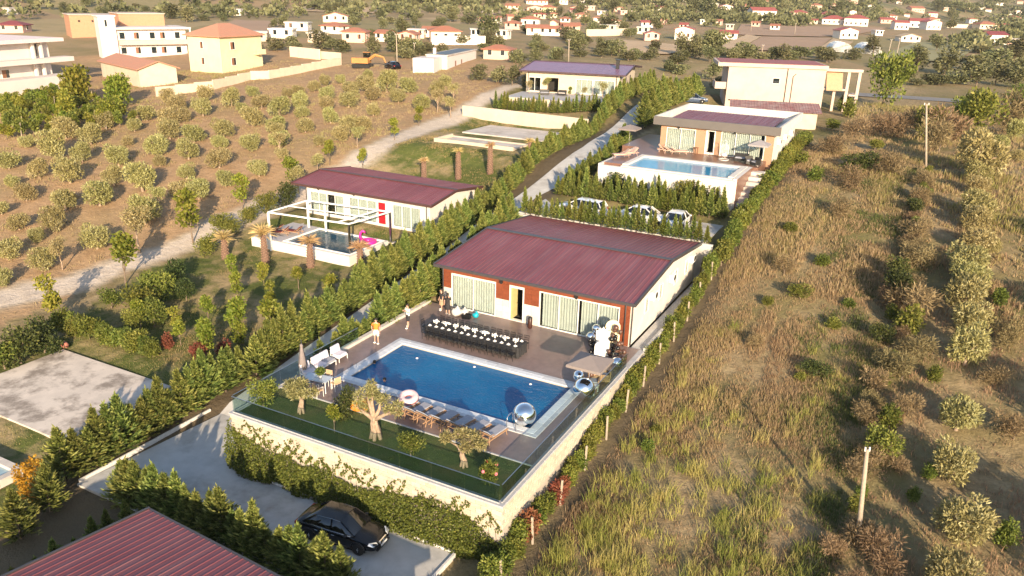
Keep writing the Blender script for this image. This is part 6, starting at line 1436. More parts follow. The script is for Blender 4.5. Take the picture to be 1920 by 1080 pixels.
def arch_panel(loc, w, h, rz, label, m=None, zig=False):
    p = empty('backdrop_panel', loc, rz, label, 'backdrop', 'party backdrop panels'); n = 10; r = w/2
    if zig: poly = [(-r,0),(r,0)]+[(r-w*i/8,(h-.5)+.5*(1-(i/8-.5)**2*2)-(.16 if i % 2 else 0)) for i in range(9)]
    else: poly = [(-r,0),(r,0)]+[(r*cos(pi*i/n),h-r+r*sin(pi*i/n)) for i in range(n+1)]
    mb = MB(); k = len(poly); mb.v = [(x,-.03,z) for x,z in poly]+[(x,.03,z) for x,z in poly]; mb.f = [tuple(range(k)),tuple(reversed(range(k,2*k)))]+[(i,(i+1) % k,k+(i+1) % k,k+i)[::-1] for i in range(k)]
    mb.obj('board', m or M_wht, p); MB().bx(-r,r,-.2,.2,0,.03).obj('foot', M_wht, p); return p
arch_panel((-15.95,45.0,0),.95,2.35,.35,'tall cream arched backdrop panel behind the balloons',mat('cream_board',(.72,.63,.42),.6)); arch_panel((-16.4,44.5,0),.9,1.95,.35,'white scalloped fan-shaped backdrop panel in front of the tall one',None,True); arch_panel((-16.25,43.7,0),.7,1.25,.4,'low white arched backdrop panel nearest the pool')
def parasol(loc, half, label, m=M_taupe, hgt=2.45, rz=0, closed=False, group=None):
    u = empty('parasol', loc, rz, label, 'parasol', group)
    MB().tube([(0,0,0),(0,0,hgt)],.024,8).obj('pole', M_steel, u); MB().cb(-.25,.25,-.25,.25,0,.08,.02).obj('base', M_cope, u)
    if closed:
        mb = MB(); prof = [(.20,.55),(.23,.8),(.17,1.3),(.10,1.8),(.075,2.0),(.095,2.1),(.03,2.2)]; mb.lathe(prof,n=16)
        mb.v = [(x*(1+.22*cos(8*atan2(y,x))),y*(1+.22*cos(8*atan2(y,x))),z) for x,y,z in mb.v]; mb.obj('canopy', m, u, True)
    else:
        h = half; zc = hgt; ze = hgt-.42
        V = [(-h,-h,ze),(h,-h,ze),(h,h,ze),(-h,h,ze),(0,0,zc),(-h,-h,ze-.16),(h,-h,ze-.16),(h,h,ze-.16),(-h,h,ze-.16)]
        mb = MB().add(V,[(0,1,4),(1,2,4),(2,3,4),(3,0,4)]+[(5+i,5+(i+1) % 4,(i+1) % 4,i) for i in range(4)]); mb.obj('canopy', m, u)
        for i in range(4): MB().bar((V[i][0]*.97,V[i][1]*.97,V[i][2]-.03),(0,0,zc-.05),.02).obj('rib', M_steel, u)
        MB().sphere((0,0,zc+.03),.04,8,5).obj('finial', M_dark, u)
    return u
parasol((-14.95,38.75,0),1.06,'open square taupe parasol on the right of the big pool',hgt=2.62)
parasol((-30.75,32.2,0),1,'closed pinkish parasol behind the pale outdoor sofas',closed=True)
# rattan armchairs and a low table under the parasol
def armchair(loc, rz, label, m=M_ratt, cm=M_grey, w=.75, legs=None):
    a = empty('armchair', loc, rz, label, 'armchair')
    MB().cb(-w/2,w/2,-.35,.35,.12,.36,.03).obj('seat_frame', m, a); MB().cb(-w/2,w/2,.28,.40,.36,.80,.03).obj('backrest', m, a)
    for x in (-w/2,w/2-.1): MB().cb(x,x+.1,-.35,.28,.36,.58,.02).obj('armrest', m, a)
    MB().cb(-w/2+.11,w/2-.11,-.33,.27,.362,.46,.03).obj('cushion', cm, a)
    for x in (-w/2+.05,w/2-.05):
        for y in (-.3,.33): MB().tube([(x,y,0),(x,y,.13)],.025,6).obj('leg', M_dark, a)
    return a
armchair((-15.15,40.0,0),.3,'brown rattan armchair in the parasol shade, left one'); armchair((-14.85,41.0,0),-1.2,'brown rattan armchair by the glass rail, behind the other')
lt = empty('low_table', (-14.95,39.2,0), 0, 'low white square table under the open parasol', 'table'); MB().cb(-.35,.35,-.35,.35,.4,.45,.01).obj('tabletop', M_wht, lt)
for x in (-.3,.3):
    for y in (-.3,.3): MB().bx(x-.02,x+.02,y-.02,y+.02,0,.4).obj('leg', M_wht, lt)

# ------------------------------------------------------------------ sun loungers
def lounger0(m, pad):
    l = empty('sun_lounger'); tag(l,'tan rattan sun lounger','sun lounger','sun loungers')
    for x in (-.32,.32): MB().bar((x,-.9,.30),(x,.95,.30),.05,.06).obj('side_rail', m, l)
    for y in (-.55,.0,.85): MB().bar((-.3,y,.30),(.3,y,.30),.04).obj('cross_bar', m, l)
    for i in range(9): MB().bx(-.3,.3,-.28+i*.135,-.28+i*.135+.115,.325,.345).obj('slat', m, l)
    bk = MB().add([(-.3,-.3,.335),(.3,-.3,.335),(.3,-.82,.80),(-.3,-.82,.80),(-.3,-.32,.30),(.3,-.32,.30),(.3,-.85,.77),(-.3,-.85,.77)],[(0,1,2,3),(7,6,5,4),(0,4,5,1),(1,5,6,2),(2,6,7,3),(3,7,4,0)]).obj('backrest', m, l)
    MB().add([(-.27,-.27,.36),(.27,-.27,.36),(.27,-.8,.83),(-.27,-.8,.83),(-.27,-.27,.405),(.27,-.27,.405),(.27,-.77,.87),(-.27,-.77,.87)],[(3,2,1,0),(4,5,6,7),(0,1,5,4),(1,2,6,5),(2,3,7,6),(3,0,4,7)]).obj('back_cushion', pad, l)
    MB().cb(-.28,.28,-.27,.93,.348,.40,.02).obj('seat_cushion', pad, l)
    for x in (-.32,.32):
        MB().tube([(x,-.72,.0),(x,-.62,.30)],.026,6).obj('leg', m, l); MB().tube([(x,.85,.0),(x,.75,.30)],.026,6).obj('leg', m, l)
        MB().tube([(x,-.15,.33),(x,-.35,.55),(x,-.6,.56),(x,-.72,.28)],.022,6).obj('armrest', m, l)
    return l
LG = lounger0(M_ratt, M_grey); first = True
for i,x in enumerate((-23.1,-22.2,-21.35,-20.45,-19.45,-18.5,-17.45)):
    l = LG if first else copy_tree(LG); first = False
    l.location = (x,31.75,0); l.rotation_euler = (0,0,rng_.uniform(-.14,.02)-.1); l['label'] = 'tan rattan sun lounger with grey pad between lawn and pool, '+nth(i+1)+' from the left'
def torus(R_, r_, n=24, m=12, flat=1.0):
    mb = MB()
    for i in range(n):
        a = 2*pi*i/n
        for j in range(m): b = 2*pi*j/m; mb.v.append(((R_+r_*cos(b))*cos(a),(R_+r_*cos(b))*sin(a),r_*sin(b)*flat))
    for i in range(n):
        for j in range(m): mb.f.append((i*m+j,((i+1) % n)*m+j,((i+1) % n)*m+(j+1) % m,i*m+(j+1) % m))
    return mb
M_pinkr = mat('pale_pink_vinyl',(.68,.50,.50),.35,(.60,.40,.42),7); M_orv = mat('orange_vinyl',(.75,.25,.03),.35); M_yelv = mat('yellow_vinyl',(.75,.50,.06),.35); M_pink = mat('hot_pink_vinyl',(.75,.03,.30),.35)
rn = empty('swim_ring', (-23.2,32.35,.62), 0, 'pale pink doughnut swim ring lying on the loungers at the pool edge', 'swim ring'); o = torus(.38,.2,28,12,.8).obj('tube', M_pinkr, rn, True); o.rotation_euler = (.25,.1,0)
rb = torus(.38,.205,28,12,.4).obj('lower_band', mat('dark_red_vinyl',(.28,.03,.03),.4), rn, True); rb.rotation_euler = (.25,.1,0); rb.location = (0,0,-.06)
ri = empty('inflatable', (-25.75,30.95,0), .3, 'heap of orange, yellow and pink inflatable toys at the lawn edge', 'inflatable')
torus(.42,.2).obj('orange_ring', M_orv, ri, True).location = (.25,-.1,.2); torus(.40,.17).obj('yellow_ring', M_yelv, ri, True).location = (-.2,.05,.42); torus(.36,.17).obj('pink_ring', M_pinkr, ri, True).location = (.0,.1,.66)

# ------------------------------------------------------------------ outdoor sofas, dining table
def sofa(loc, rz, w, label):
    s_ = empty('outdoor_sofa', loc, rz, label, 'sofa', 'pale outdoor sofas'); n = max(1,round(w/.75))
    MB().cb(-w/2,w/2,-.36,.36,.28,.34,.02).obj('seat_frame', M_white, s_)
    for x in (-w/2+.03,w/2-.03):
        for y in (-.33,.33): MB().bx(x-.02,x+.02,y-.02,y+.02,0,.28 if y < 0 else .72).obj('leg', M_white, s_)
    MB().bar((-w/2,.34,.70),(w/2,.34,.70),.04).obj('back_rail', M_white, s_)
    for i in range(n):
        x0_ = -w/2+.03+i*(w-.06)/n; x1_ = x0_+(w-.06)/n-.02
        MB().cb(x0_,x1_,-.35,.22,.342,.47,.04).obj('seat_cushion', M_grey if i % 2 else M_lilac, s_)
        o = MB().cb(0,x1_-x0_,-.09,.09,0,.46,.05).obj('back_cushion', M_lilac, s_); o.location = (x0_,.24,.47); o.rotation_euler = (-.22,0,0)
    return s_
sofa((-30.5,35.2,0),-pi/2+pi,.85,'single pale outdoor armchair farthest along the glass rail'); sofa((-30.5,33.75,0),pi/2,1.55,'pale two-seat outdoor sofa with plump cushions by the glass rail'); sofa((-30.45,32.35,0),pi/2,.85,'single pale outdoor armchair next to the closed parasol')
dt = empty('garden_table', (-29.0,31.45,0), .15, 'pale glass-topped garden table left of the pool corner', 'table')
for x in (-.42,.42): MB().cb(x-.40,x+.40,-.42,.42,.72,.75,.01).obj('tabletop', mat('pale_glass_top',(.50,.55,.60),.12), dt)
for x in (-.75,.75):
    for y in (-.35,.35): MB().bx(x-.02,x+.02,y-.02,y+.02,0,.72).obj('leg', M_white, dt)
def gchair(loc, rz, label):
    c = empty('garden_chair', loc, rz, label, 'chair', 'tan garden chairs'); m = mat('tan_weave',(.50,.34,.20),.7)
    MB().cb(-.23,.23,-.23,.23,.42,.46,.02).obj('seat', m, c); MB().cb(-.23,.23,.20,.24,.5,.86,.015).obj('backrest', m, c)
    for x in (-.21,.21):
        MB().tube([(x,-.21,0),(x,-.2,.43)],.016,6).obj('leg', M_linen, c); MB().tube([(x,.25,0),(x,.21,.43),(x,.23,.86)],.016,6).obj('leg', M_linen, c); MB().tube([(x,-.2,.43),(x,-.2,.63),(x,.2,.65)],.014,6).obj('armrest', M_linen, c)
    return c
gchair((-28.05,31.95,0),-1.9,'tan garden chair at the pool end of the pale table'); gchair((-28.35,30.75,0),2.9,'tan garden chair on the lawn side of the pale table, right one'); gchair((-29.3,30.75,0),3.2,'tan garden chair on the lawn side of the pale table, left one'); gchair((-28.9,32.2,0),.1,'tan garden chair on the pool side of the pale table')
pt = empty('potted_plant', (-28.8,31.5,.75), 0, 'leafy green potted plant standing on the pale garden table', 'potted plant'); MB().lathe([(.09,0),(.12,.18),(.1,.18)],n=12).obj('pot', M_cope, pt, True)
rq = np.random.default_rng(77); o = link('foliage', blob_crown(rq,[(0,0,.42,.24,.24,.22)],260,.14,.08,F_hedge,'pot_foliage',.7,.2), pt)

# ------------------------------------------------------------------ old olives and shrubs on the lawn
def old_olive(loc, seed, h, label, limbs, r=.2):
    r *= .72
    rg = np.random.default_rng(seed); t = empty('old_olive_tree', loc, 0, label, 'olive tree', 'old lawn olives'); mb = MB(); lob = []
    fork = Vector((rg.uniform(-.1,.1),rg.uniform(-.1,.1),h*.33))
    for q in range(5):                                             # fluted, flaring bole
        a = q*2*pi/5; mb.tube([(cos(a)*r*1.35,sin(a)*r*1.35,-.1),(cos(a)*r*.7,sin(a)*r*.7,h*.14),(fork.x+cos(a)*r*.5,fork.y+sin(a)*r*.5,h*.26),(fork.x+cos(a)*r*.3,fork.y+sin(a)*r*.3,h*.38)],[r*.5,r*.55,r*.5,r*.42],7)
    for (x,y,z,rr) in limbs:
        e = Vector((x,y,z)); m_ = fork.lerp(e,.5)+Vector((rg.uniform(-.12,.12),rg.uniform(-.12,.12),.1)); mb.tube([fork,fork.lerp(m_,.6),m_,e],[r*.62,r*.5,r*.42,r*.25],7)
        for q in range(5): d = Vector((rg.uniform(-.5,.5),rg.uniform(-.5,.5),rg.uniform(.2,.6)))*rr; mb.tube([e,e+d],[r*.14,.008],4)
        for q in range(5): lob.append((x+rg.uniform(-.55,.55)*rr,y+rg.uniform(-.55,.55)*rr,z+rg.uniform(-.1,.55)*rr,rr*.42,rr*.42,rr*.38))
    mb.obj('trunk', M_olivt, t, True); link('crown', blob_crown(rg,lob,2600,.19,.05,F_olivg,'old_olive_crown',.8,.05), t); return t
old_olive((-27.95,28.88,0),1,2.3,'old gnarled olive with low spreading arms at the left of the lawn',[(-.75,.1,1.15,.6),(.65,-.1,1.3,.6),(-.1,.4,1.5,.65),(.1,-.4,1.25,.5),(-.4,-.3,1.45,.5)],.19)
old_olive((-22.8,28.83,0),2,3.2,'largest gnarled olive in the middle of the lawn with thick forked trunk',[(-.55,.1,2.2,.75),(1.15,.2,1.75,.6),(-.25,.2,2.75,.5),(-.95,-.1,1.5,.55),(.15,.3,2.05,.55)],.30)
old_olive((-17.44,28.87,0),3,2.2,'old gnarled olive with twisted arms at the right of the lawn',[(-.95,.1,1.05,.5),(.75,.1,1.3,.55),(-.35,.3,1.35,.5),(.2,-.2,1.1,.4),(.35,.35,1.5,.4)],.19)
rg = np.random.default_rng(88)
plant('shrub','lawn_shrub',(-30.3,28.4,-.03),.72,rg,'bushy green shrub in the left corner of the lawn','shrub',v=2); plant('shrub','lawn_shrub',(-20.2,28.25,-.03),.62,rg,'round yellow-green bush between the middle and right olives','shrub',v=3,sz=1.1)
plant('lime_tree','lawn_tree',(-25.0,28.15,-.03),.62,rg,'small bright green tree left of the largest lawn olive','tree'); plant('shrub','lawn_shrub',(-25.4,29.5,-.03),.6,rg,'dark green bush behind the small bright green lawn tree','shrub',v=0,sz=1.3)
rs = plant('hedge','rose_bush',(-15.65,28.2,-.03),.85,rg,'rose bush with red and pink blooms at the right end of the lawn','rose bush')
for q in range(7):
    a = rg.uniform(0,2*pi); MB().sphere((.5*cos(a)*rg.uniform(.6,1),.5*sin(a)*rg.uniform(.6,1),rg.uniform(.6,1.5)),.1,8,6).obj('bloom', mat('red_bloom',(.55,.03,.04),.7) if q % 2 else mat('pink_bloom',(.65,.18,.22),.7), rs, True)

# ------------------------------------------------------------------ black sedan and other cars
M_carb = mat('black_car_paint',(.004,.005,.008),.22,(.003,.004,.006),3,coat=.4,spec=.35); M_carw = mat('white_car_paint',(.72,.72,.72),.2,(.68,.68,.68),3,coat=1); M_cars = mat('blue_car_paint',(.06,.09,.15),.2,coat=1)
M_cglass = glass('car_glass',(.10,.12,.13),.10,.75,(.006,.007,.008)); M_tyre = mat('tyre',(.015,.015,.015),.85); M_lamp = mat('headlamp',(.6,.63,.66),.08,metal=.4); M_redl = mat('tail_lamp',(.35,.01,.01),.15)
def subsurf(o, l=2):
    s_ = o.modifiers.new('Subdivision','SUBSURF'); s_.levels = l; s_.render_levels = l; return o
def sedan(loc, rz, label, paint, plate=True, estate=False):
    c = empty('car', loc, rz, label, 'car')
    # stations along x: (x, half width, sill z, shoulder z, bonnet/boot centre z)
    St = [(-2.29,.55,.42,.62,.66),(-2.24,.74,.30,.78,.86),(-2.05,.84,.24,.88,.97),(-1.55,.885,.22,.90,1.0),(-.9,.89,.20,.90,.99),(0,.89,.20,.88,.96),(.75,.89,.20,.86,.95),(1.2,.885,.21,.84,.93),(1.7,.86,.22,.79,.86),(2.08,.80,.24,.70,.76),(2.24,.68,.30,.60,.64),(2.29,.50,.40,.52,.55)]
    mb = MB(); n = 12
    for x,w,s_,sh,tp in St:
        half = [(w*.82,s_),(w*.97,s_+.10),(w,s_+.26),(w*.985,sh-.10),(w*.93,sh),(w*.55,tp)]
        mb.v += [(x,-y,z) for y,z in half]+[(x,y,z) for y,z in reversed(half)]
    for i in range(len(St)-1):
        for j in range(n-1): mb.f.append((i*n+j,(i+1)*n+j,(i+1)*n+j+1,i*n+j+1))
        mb.f.append((i*n+n-1,(i+1)*n+n-1,(i+1)*n,i*n))
    mb.f.append(tuple(range(n-1,-1,-1))); e = (len(St)-1)*n; mb.f.append(tuple(range(n)) if False else tuple(e+k for k in range(n)))
    mb.f = [tuple(reversed(f)) for f in mb.f]
    body = subsurf(mb.obj('body', paint, c, True),2)
    # greenhouse: glass shell, painted roof skin and pillars
    rb_ = -2.2 if estate else -1.75
    G_ = [(rb_,.72,.94,.0),(-1.05 if not estate else -1.9,.60,1.40,.03),(-.2,.60,1.45,.035),(.35,.585,1.42,.03),(1.15,.74,.93,.0)]
    gm = MB()
    for x,w,z,cr in G_:
        zb = .90; gm.v += [(x,-.80 if z > 1 else -w-.05,zb if z > 1 else z-.04),(x,-w,z),(x,0,z+cr),(x,w,z),(x,.80 if z > 1 else w+.05,zb if z > 1 else z-.04)]
    for i in range(4):
        for j in range(4): gm.f.append((i*5+j,i*5+j+1,(i+1)*5+j+1,(i+1)*5+j))
    gm.obj('windows', M_cglass, c, True)
    A_,B_,C__,D__ = [Vector((G_[i][0],0,0)) for i in range(1,5)]
    r_ = MB(); ids = [1,2,3]
    for i in ids: x,w,z,cr = G_[i]; r_.v += [(x,-w-.012,z+.004),(x,-w*.5,z+cr*.8+.012),(x,0,z+cr+.014),(x,w*.5,z+cr*.8+.012),(x,w+.012,z+.004)]
    for i in range(2):
        for j in range(4): r_.f.append((i*5+j,i*5+j+1,(i+1)*5+j+1,(i+1)*5+j))
    r_.f = [tuple(reversed(f)) for f in r_.f]
    r_.obj('roof_panel', paint, c, True)
    for s_ in (-1,1):
        for a,b in (((G_[4][0],s_*(G_[4][1]+.03),.92),(G_[3][0],s_*(G_[3][1]+.01),1.42)),((G_[0][0],s_*(G_[0][1]+.03),.93),(G_[1][0],s_*(G_[1][1]+.01),1.40)),((-.12,s_*.81,.90),(-.15,s_*.615,1.43))): MB().bar(a,b,.05,.07).obj('pillar', paint, c)
        MB().tube([(-1.55,s_*.80,.915),(-.2,s_*.835,.905),(1.0,s_*.825,.90)],.014,6).obj('chrome_strip', M_chrome, c, True)
        MB().tube([(-1.5,s_*.73,1.02),(-1.0,s_*.615,1.385),(-.2,s_*.625,1.44),(.35,s_*.61,1.41),(1.05,s_*.76,.97)],.010,6).obj('chrome_strip', M_chrome, c, True)
        m_ = MB().sphere((.78,s_*.97,.97),.1,10,6,.7); m_.v = [(x*1.0,y,z) for x,y,z in m_.v]; m_.bar((.8,s_*.84,.93),(.8,s_*.95,.95),.05,.04); m_.obj('mirror', paint, c, True)
        hl_ = MB().add([(2.20,s_*.42,.57),(2.10,s_*.72,.58),(1.86,s_*.80,.66),(1.90,s_*.72,.74),(2.12,s_*.46,.70)],[(0,1,2,3,4) if s_ > 0 else (4,3,2,1,0)]); hl_.v = [(x+.07,y*1.03,z+.015) for x,y,z in hl_.v]+[(x-.05,y*.9,z-.02) for x,y,z in hl_.v]
        hl_.f += [(i,(i+1) % 5,5+(i+1) % 5,5+i) for i in range(5)]; hl_.obj('headlight', M_lamp, c)
        MB().cb(-2.25,-2.06,min(s_*.5,s_*.80),max(s_*.5,s_*.80),.66,.80,.02).obj('tail_light', M_redl, c)
        for x in (-.05,-1.0): MB().cb(x,x+.17,s_*.90-.012,s_*.90+.012,.74,.765,.005).obj('door_handle', M_chrome, c)
        MB().cb(-1.1,1.1,min(s_*.86,s_*.905),max(s_*.86,s_*.905),.20,.27,.01).obj('side_skirt', paint, c)
        for x in (-1.36,1.40):
            wh = empty('wheel', (x,s_*.80,.325)); wh.parent = c
            MB().lathe([(.20,-.115),(.31,-.11),(.325,-.06),(.325,.06),(.31,.11),(.20,.115)],n=24,ax='y').obj('tyre', M_tyre, wh, True)
            ri_ = MB().lathe([(.215,s_*.085),(.225,s_*.10),(.205,s_*.112),(.19,s_*.10)],n=24,ax='y')
            for q in range(5):
                for d_ in (-.16,.16): a = q*2*pi/5+d_; ri_.bar((.05*cos(a),s_*.10,.05*sin(a)),(.205*cos(a),s_*.095,.205*sin(a)),.028,.035)
            ri_.lathe([(.05,s_*.08),(.055,s_*.115),(.02,s_*.12)],n=12,ax='y'); ri_.obj('rim', M_steel, wh); MB().lathe([(.2,s_*.03),(.2,s_*.035)],n=20,ax='y').obj('brake_disc', M_dark, wh)
            MB().tube([(x+.39*cos(a_),s_*.875,.325+.39*sin(a_)) for a_ in np.linspace(-.15,pi+.15,14)],.035,6).obj('wheel_arch', M_black, c, True)
    gr = MB().cb(2.20,2.305,-.30,.30,.50,.66,.02).obj('grille', M_chrome, c)
    for z in (.535,.575,.615): MB().bx(2.30,2.315,-.28,.28,z,z+.012).obj('grille_bar', M_dark, c)
    MB().lathe([(.075,2.31),(.08,2.325),(.06,2.33)],(0,0,.585),16,'x').obj('grille_star_ring', M_chrome, c); 
    for a in (90,210,330): MB().bar((2.328,0,.585),(2.328,.065*cos(radians(a)),.585+.065*sin(radians(a))),.014,.008).obj('grille_star_arm', M_chrome, c)
    MB().cb(2.16,2.31,-.55,.55,.27,.36,.02).obj('air_intake', M_black, c)
    if plate: MB().cb(2.315,2.335,-.26,.26,.385,.485,.005).obj('number_plate', M_wht, c)
    return c
w1,w2 = back(580,1012,-3.2),back(670.8,1040.8,-3.2); dv = (w2-w1); an_ = atan2(dv.y,dv.x); mid = (w1+w2)/2
nrm = Vector((-sin(an_),cos(an_),0)); sedan(mid+nrm*.86, an_, 'glossy black sedan parked on the concrete drive below the ivy wall', M_carb)
sedan((-21.3,66.3,3.0), radians(-4), 'white car with dark windows parked behind the villa, right one', M_carw); sedan((-27.2,66.0,3.0), radians(176), 'pale car parked behind the villa, left one', M_carw, estate=True); sedan((-18.4,66.6,3.0), radians(92), 'white car end-on behind the right villa corner', M_carw)
p = back(1352,182,6.4); sedan((-33.2,122.0,tz(-33.2,122)+.1), radians(20), 'blue car parked at the left corner of the concrete house', M_cars)
p = G(737,129); sedan(p, radians(150), 'dark car parked by the pole beyond the orchard', M_carb)

# ------------------------------------------------------------------ utility poles
def pole(bx_, by_, tx, ty, label, r=.14, arm=True):
    b = G(bx_,by_); k = px_per_m(b); h = (by_-ty)/k/cos(PITCH)*1.02; lean = (tx-bx_)/k
    t = b+Vector((0,0,h))+_r*lean-Vector((0,0,0)); 
    # remove the lean that perspective alone gives
    v0 = b+Vector((0,0,h)); d = v0-Vector((0,0,CAM_H)); sx = 960+FOC*d.dot(_r)/d.dot(_f); t = v0+_r*((tx-sx)/k)
    p_ = empty('utility_pole', b, 0, label, 'utility pole'); e = t-b
    MB().tube([-e*.05,e*.5,e],[r*1.15,r*.95,r*.75],10).obj('shaft', M_post, p_, True)
    if arm: MB().bar(e*.985-_r*.3,e*.985+_r*.3,.07,.07).obj('cross_arm', M_post, p_)
    for s_ in ((-.22,.22) if arm else (-.1,.1)): MB().tube([e*.985+_r*s_,e*.985+_r*s_+Vector((0,0,.2))],.04,6).obj('insulator', M_wht, p_)
    return p_
for a,l_ in (((1607,1022,1627,832),'nearest leaning concrete pole at the right edge of the rough field'),((1736,320,1738,207),'upright concrete pole farther up the right field edge'),((745,128,743,72),'concrete pole beside the dark car beyond the orchard'),((1066,118,1067,80),'pole behind the violet roof'),((1426,112,1431,88),'pole behind the concrete house roof'),((1661,120,1672,80),'left of the two slanting poles by the tall bush'),((1677,122,1688,78),'right of the two slanting poles by the tall bush'),((776,104,777,84),'thin pole among trees left of the low white building'),((1490,66,1492,47),'thin pole in the middle of the brown fields'),((1408,60,1409,44),'thin pole at the left of the brown fields')): pole(*a,l_,r=.115,arm=a[1] < 900)

# ------------------------------------------------------------------ palms with trimmed dry trunks
def palm(loc, h, seed, label, tuft=1.0, lean=0):
    rg = np.random.default_rng(seed); p = empty('palm_tree', loc, 0, label, 'palm tree', 'dry palms'); mb = MB()
    mb.tube([(0,0,-.2),(.0,0,.2),(lean*.3,0,h*.5),(lean,0,h)],[.36,.34,.27,.2],12); mb.obj('trunk', mat('palm_trunk',(.17,.105,.075),.95,(.11,.065,.045),6), p, True)
    bt_ = MB(); n = int(h*30)
    for i in range(n):
        t = i/n; a = i*2.399; r_ = .33-.12*t; c = Vector((lean*t,0,h*t)); d = Vector((cos(a),sin(a),.9)); bt_.obox(c+Vector((cos(a)*r_,sin(a)*r_,0)),Vector((-sin(a),cos(a),0))*.10,d.normalized()*.16,Vector((cos(a),sin(a),-.5))*.05)
    o = bt_.obj('leaf_bases', mat('palm_boots',(.33,.20,.13),.9,(.22,.13,.085),5), p); o['kind'] = 'stuff'
    k = 90; C_ = np.tile(np.array([[lean,0,h-.05]]),(k,1)); a = rg.random(k)*2*pi; el = rg.uniform(.15,1.45,k); D_ = np.stack([np.cos(a)*np.cos(el),np.sin(a)*np.cos(el),np.sin(el)],-1)
    C2 = np.concatenate([C_,C_+D_*.35*tuft]); D2 = np.concatenate([D_,unit(D_+np.stack([np.cos(a)*.5,np.sin(a)*.5,-.55*np.ones(k)],-1))])
    link('fronds', leaf_quads(C2,D2,np.r_[rg.uniform(.45,.8,k),rg.uniform(.45,.75,k)]*tuft,.075*tuft,tone_of(2*k,rg),rg,'palm_fronds',F_palm),p); return p
for i,(x,y,z,h,tf) in enumerate([(-55.57,49.26,-1.4,1.9,1.3),(-51.35,50.07,-1.4,2.7,1.5),(-46.9,51.0,-1.4,2.3,1.2),(-42.4,52.5,-1.3,1.9,1.2)]): palm((x,y,tz(x,y)),h,i,'dry trimmed palm in front of the plunge pool, '+nth(i+1)+' from the left',tf,.08*(-1)**i)
for i,(x,y,h) in enumerate([(-50.0,73.8,2.6),(-46.3,75.2,3.1),(-42.7,76.1,3.1),(-38.9,78.2,2.6)]): palm((x,y,tz(x,y)),h,10+i,'dry trimmed palm before the empty pool shell, '+nth(i+1)+' from the left',.8)

rq = np.random.default_rng(91)
for i,(x,y) in enumerate([(992,172),(1027,170),(1068,178),(1094,180),(1130,182)]):
    p = back(x,y+4,7.46); plant('thin_olive' if i != 2 else 'lime_tree','terrace_tree',p,.75 if i in (1,4) else .55,rq,'small sparse tree on the terrace of the violet-roofed villa, '+nth(i+1)+' from the left','tree','violet villa terrace trees')
armchair((-53.5,112.0,7.46),.5,'dark lounge chair on the violet villa terrace, left one',M_dark,M_grey,1.5); armchair((-51.0,113.0,7.46),.2,'dark lounge chair on the violet villa terrace, right one',M_dark,M_pad,1.3)
# ------------------------------------------------------------------ things around the plunge pool
fm = empty('flamingo_float', (-44.75,56.6,-.35), .5, 'hot pink inflatable flamingo at the right end of the plunge pool', 'flamingo float')
torus(.55,.27,24,12,.8).obj('body', M_pink, fm, True).location = (0,0,.2); MB().tube([(-.55,0,.3),(-.75,0,.7),(-.65,0,1.1),(-.45,0,1.25),(-.3,0,1.15),(-.22,0,1.02)],[.14,.12,.11,.12,.11,.04],10).obj('neck', M_pink, fm, True)
MB().tube([(-.24,0,1.06),(-.14,0,.98),(-.12,0,.88)],[.06,.04,.02],8).obj('beak', M_black, fm, True); MB().add([(.5,-.2,.3),(.5,.2,.3),(.95,0,.6),(.6,0,.2)],[(0,1,2),(0,2,3),(1,3,2),(0,3,1)]).obj('tail', M_pink, fm)
M_maroon = mat('maroon_fabric',(.12,.012,.014),.85); LG2 = lounger0(M_ratt,M_maroon); first = True
for i,(x,y,a) in enumerate([(-54.4,54.6,1.9),(-53.4,54.3,2.1),(-52.5,55.2,1.7)]):
    l = LG2 if first else copy_tree(LG2); first = False; l.location = (x,y,-.3); l.rotation_euler = (0,0,a); l['label'] = 'maroon padded lounger on the grey deck left of the plunge pool, '+nth(i+1)+' from the left'; l['group'] = 'maroon loungers'
# ------------------------------------------------------------------ things on the raised terrace
parasol((-29.6,84.3,tz(-29.6,84.3)),1.0,'open taupe parasol left of the flat-roofed villa',hgt=6.5+2.2-tz(-29.6,84.3)); parasol((-14.9,81.4,6.5),.95,'open grey parasol at the right end of the raised pool terrace',mat('grey_canvas',(.30,.28,.29),.85),2.4)
LG3 = lounger0(mat('pinkish_weave',(.50,.33,.26),.8),mat('pinkish_pad',(.52,.36,.30),.85)); first = True
for i,(x,y,a,z) in enumerate([(-24.7,82.2,-1.2,6.5),(-24.0,81.9,-1.15,6.5),(-23.2,81.8,-1.1,6.5),(-27.6,76.6,2.3,6.5),(-27.2,78.0,2.5,6.5)]):
    l = LG3 if first else copy_tree(LG3); first = False; l.location = (x,y,z); l.rotation_euler = (0,0,a); l['label'] = 'pinkish lounger on the raised pool terrace, '+(nth(i+1)+' of three by the left window' if i < 3 else ('nearer' if i == 3 else 'farther')+' one at the left pool end'); l['group'] = 'raised terrace loungers'
armchair((-15.6,80.6,6.5),.4,'dark wicker armchair by the grey parasol, left one',M_dark,M_grey); armchair((-14.9,80.3,6.5),-.5,'dark wicker armchair by the grey parasol, right one',M_dark,M_grey); armchair((-16.6,81.6,6.5),.1,'dark wicker seat against the right window of the flat-roofed villa',M_dark,M_grey,1.4)
eg = empty('hanging_chair', (-18.3,81.3,6.5), 0, 'white wire egg chair hanging on a bent stand before the right window', 'hanging chair')
MB().tube([(0,.55,0),(0,.6,1.2),(0,.45,1.85),(0,.1,2.05),(0,0,1.95)],.03,8).obj('stand', M_white, eg, True); torus(.5,.03,20,6).obj('base_ring', M_white, eg, True).location = (0,.1,.04)
for q in range(10): a = q*pi/10; MB().tube([(.42*sin(t)*cos(a),.42*sin(t)*sin(a),1.05-.75*cos(t)) for t in np.linspace(-2.4,2.4,13)],.009,5).obj('wire', M_white, eg, True)
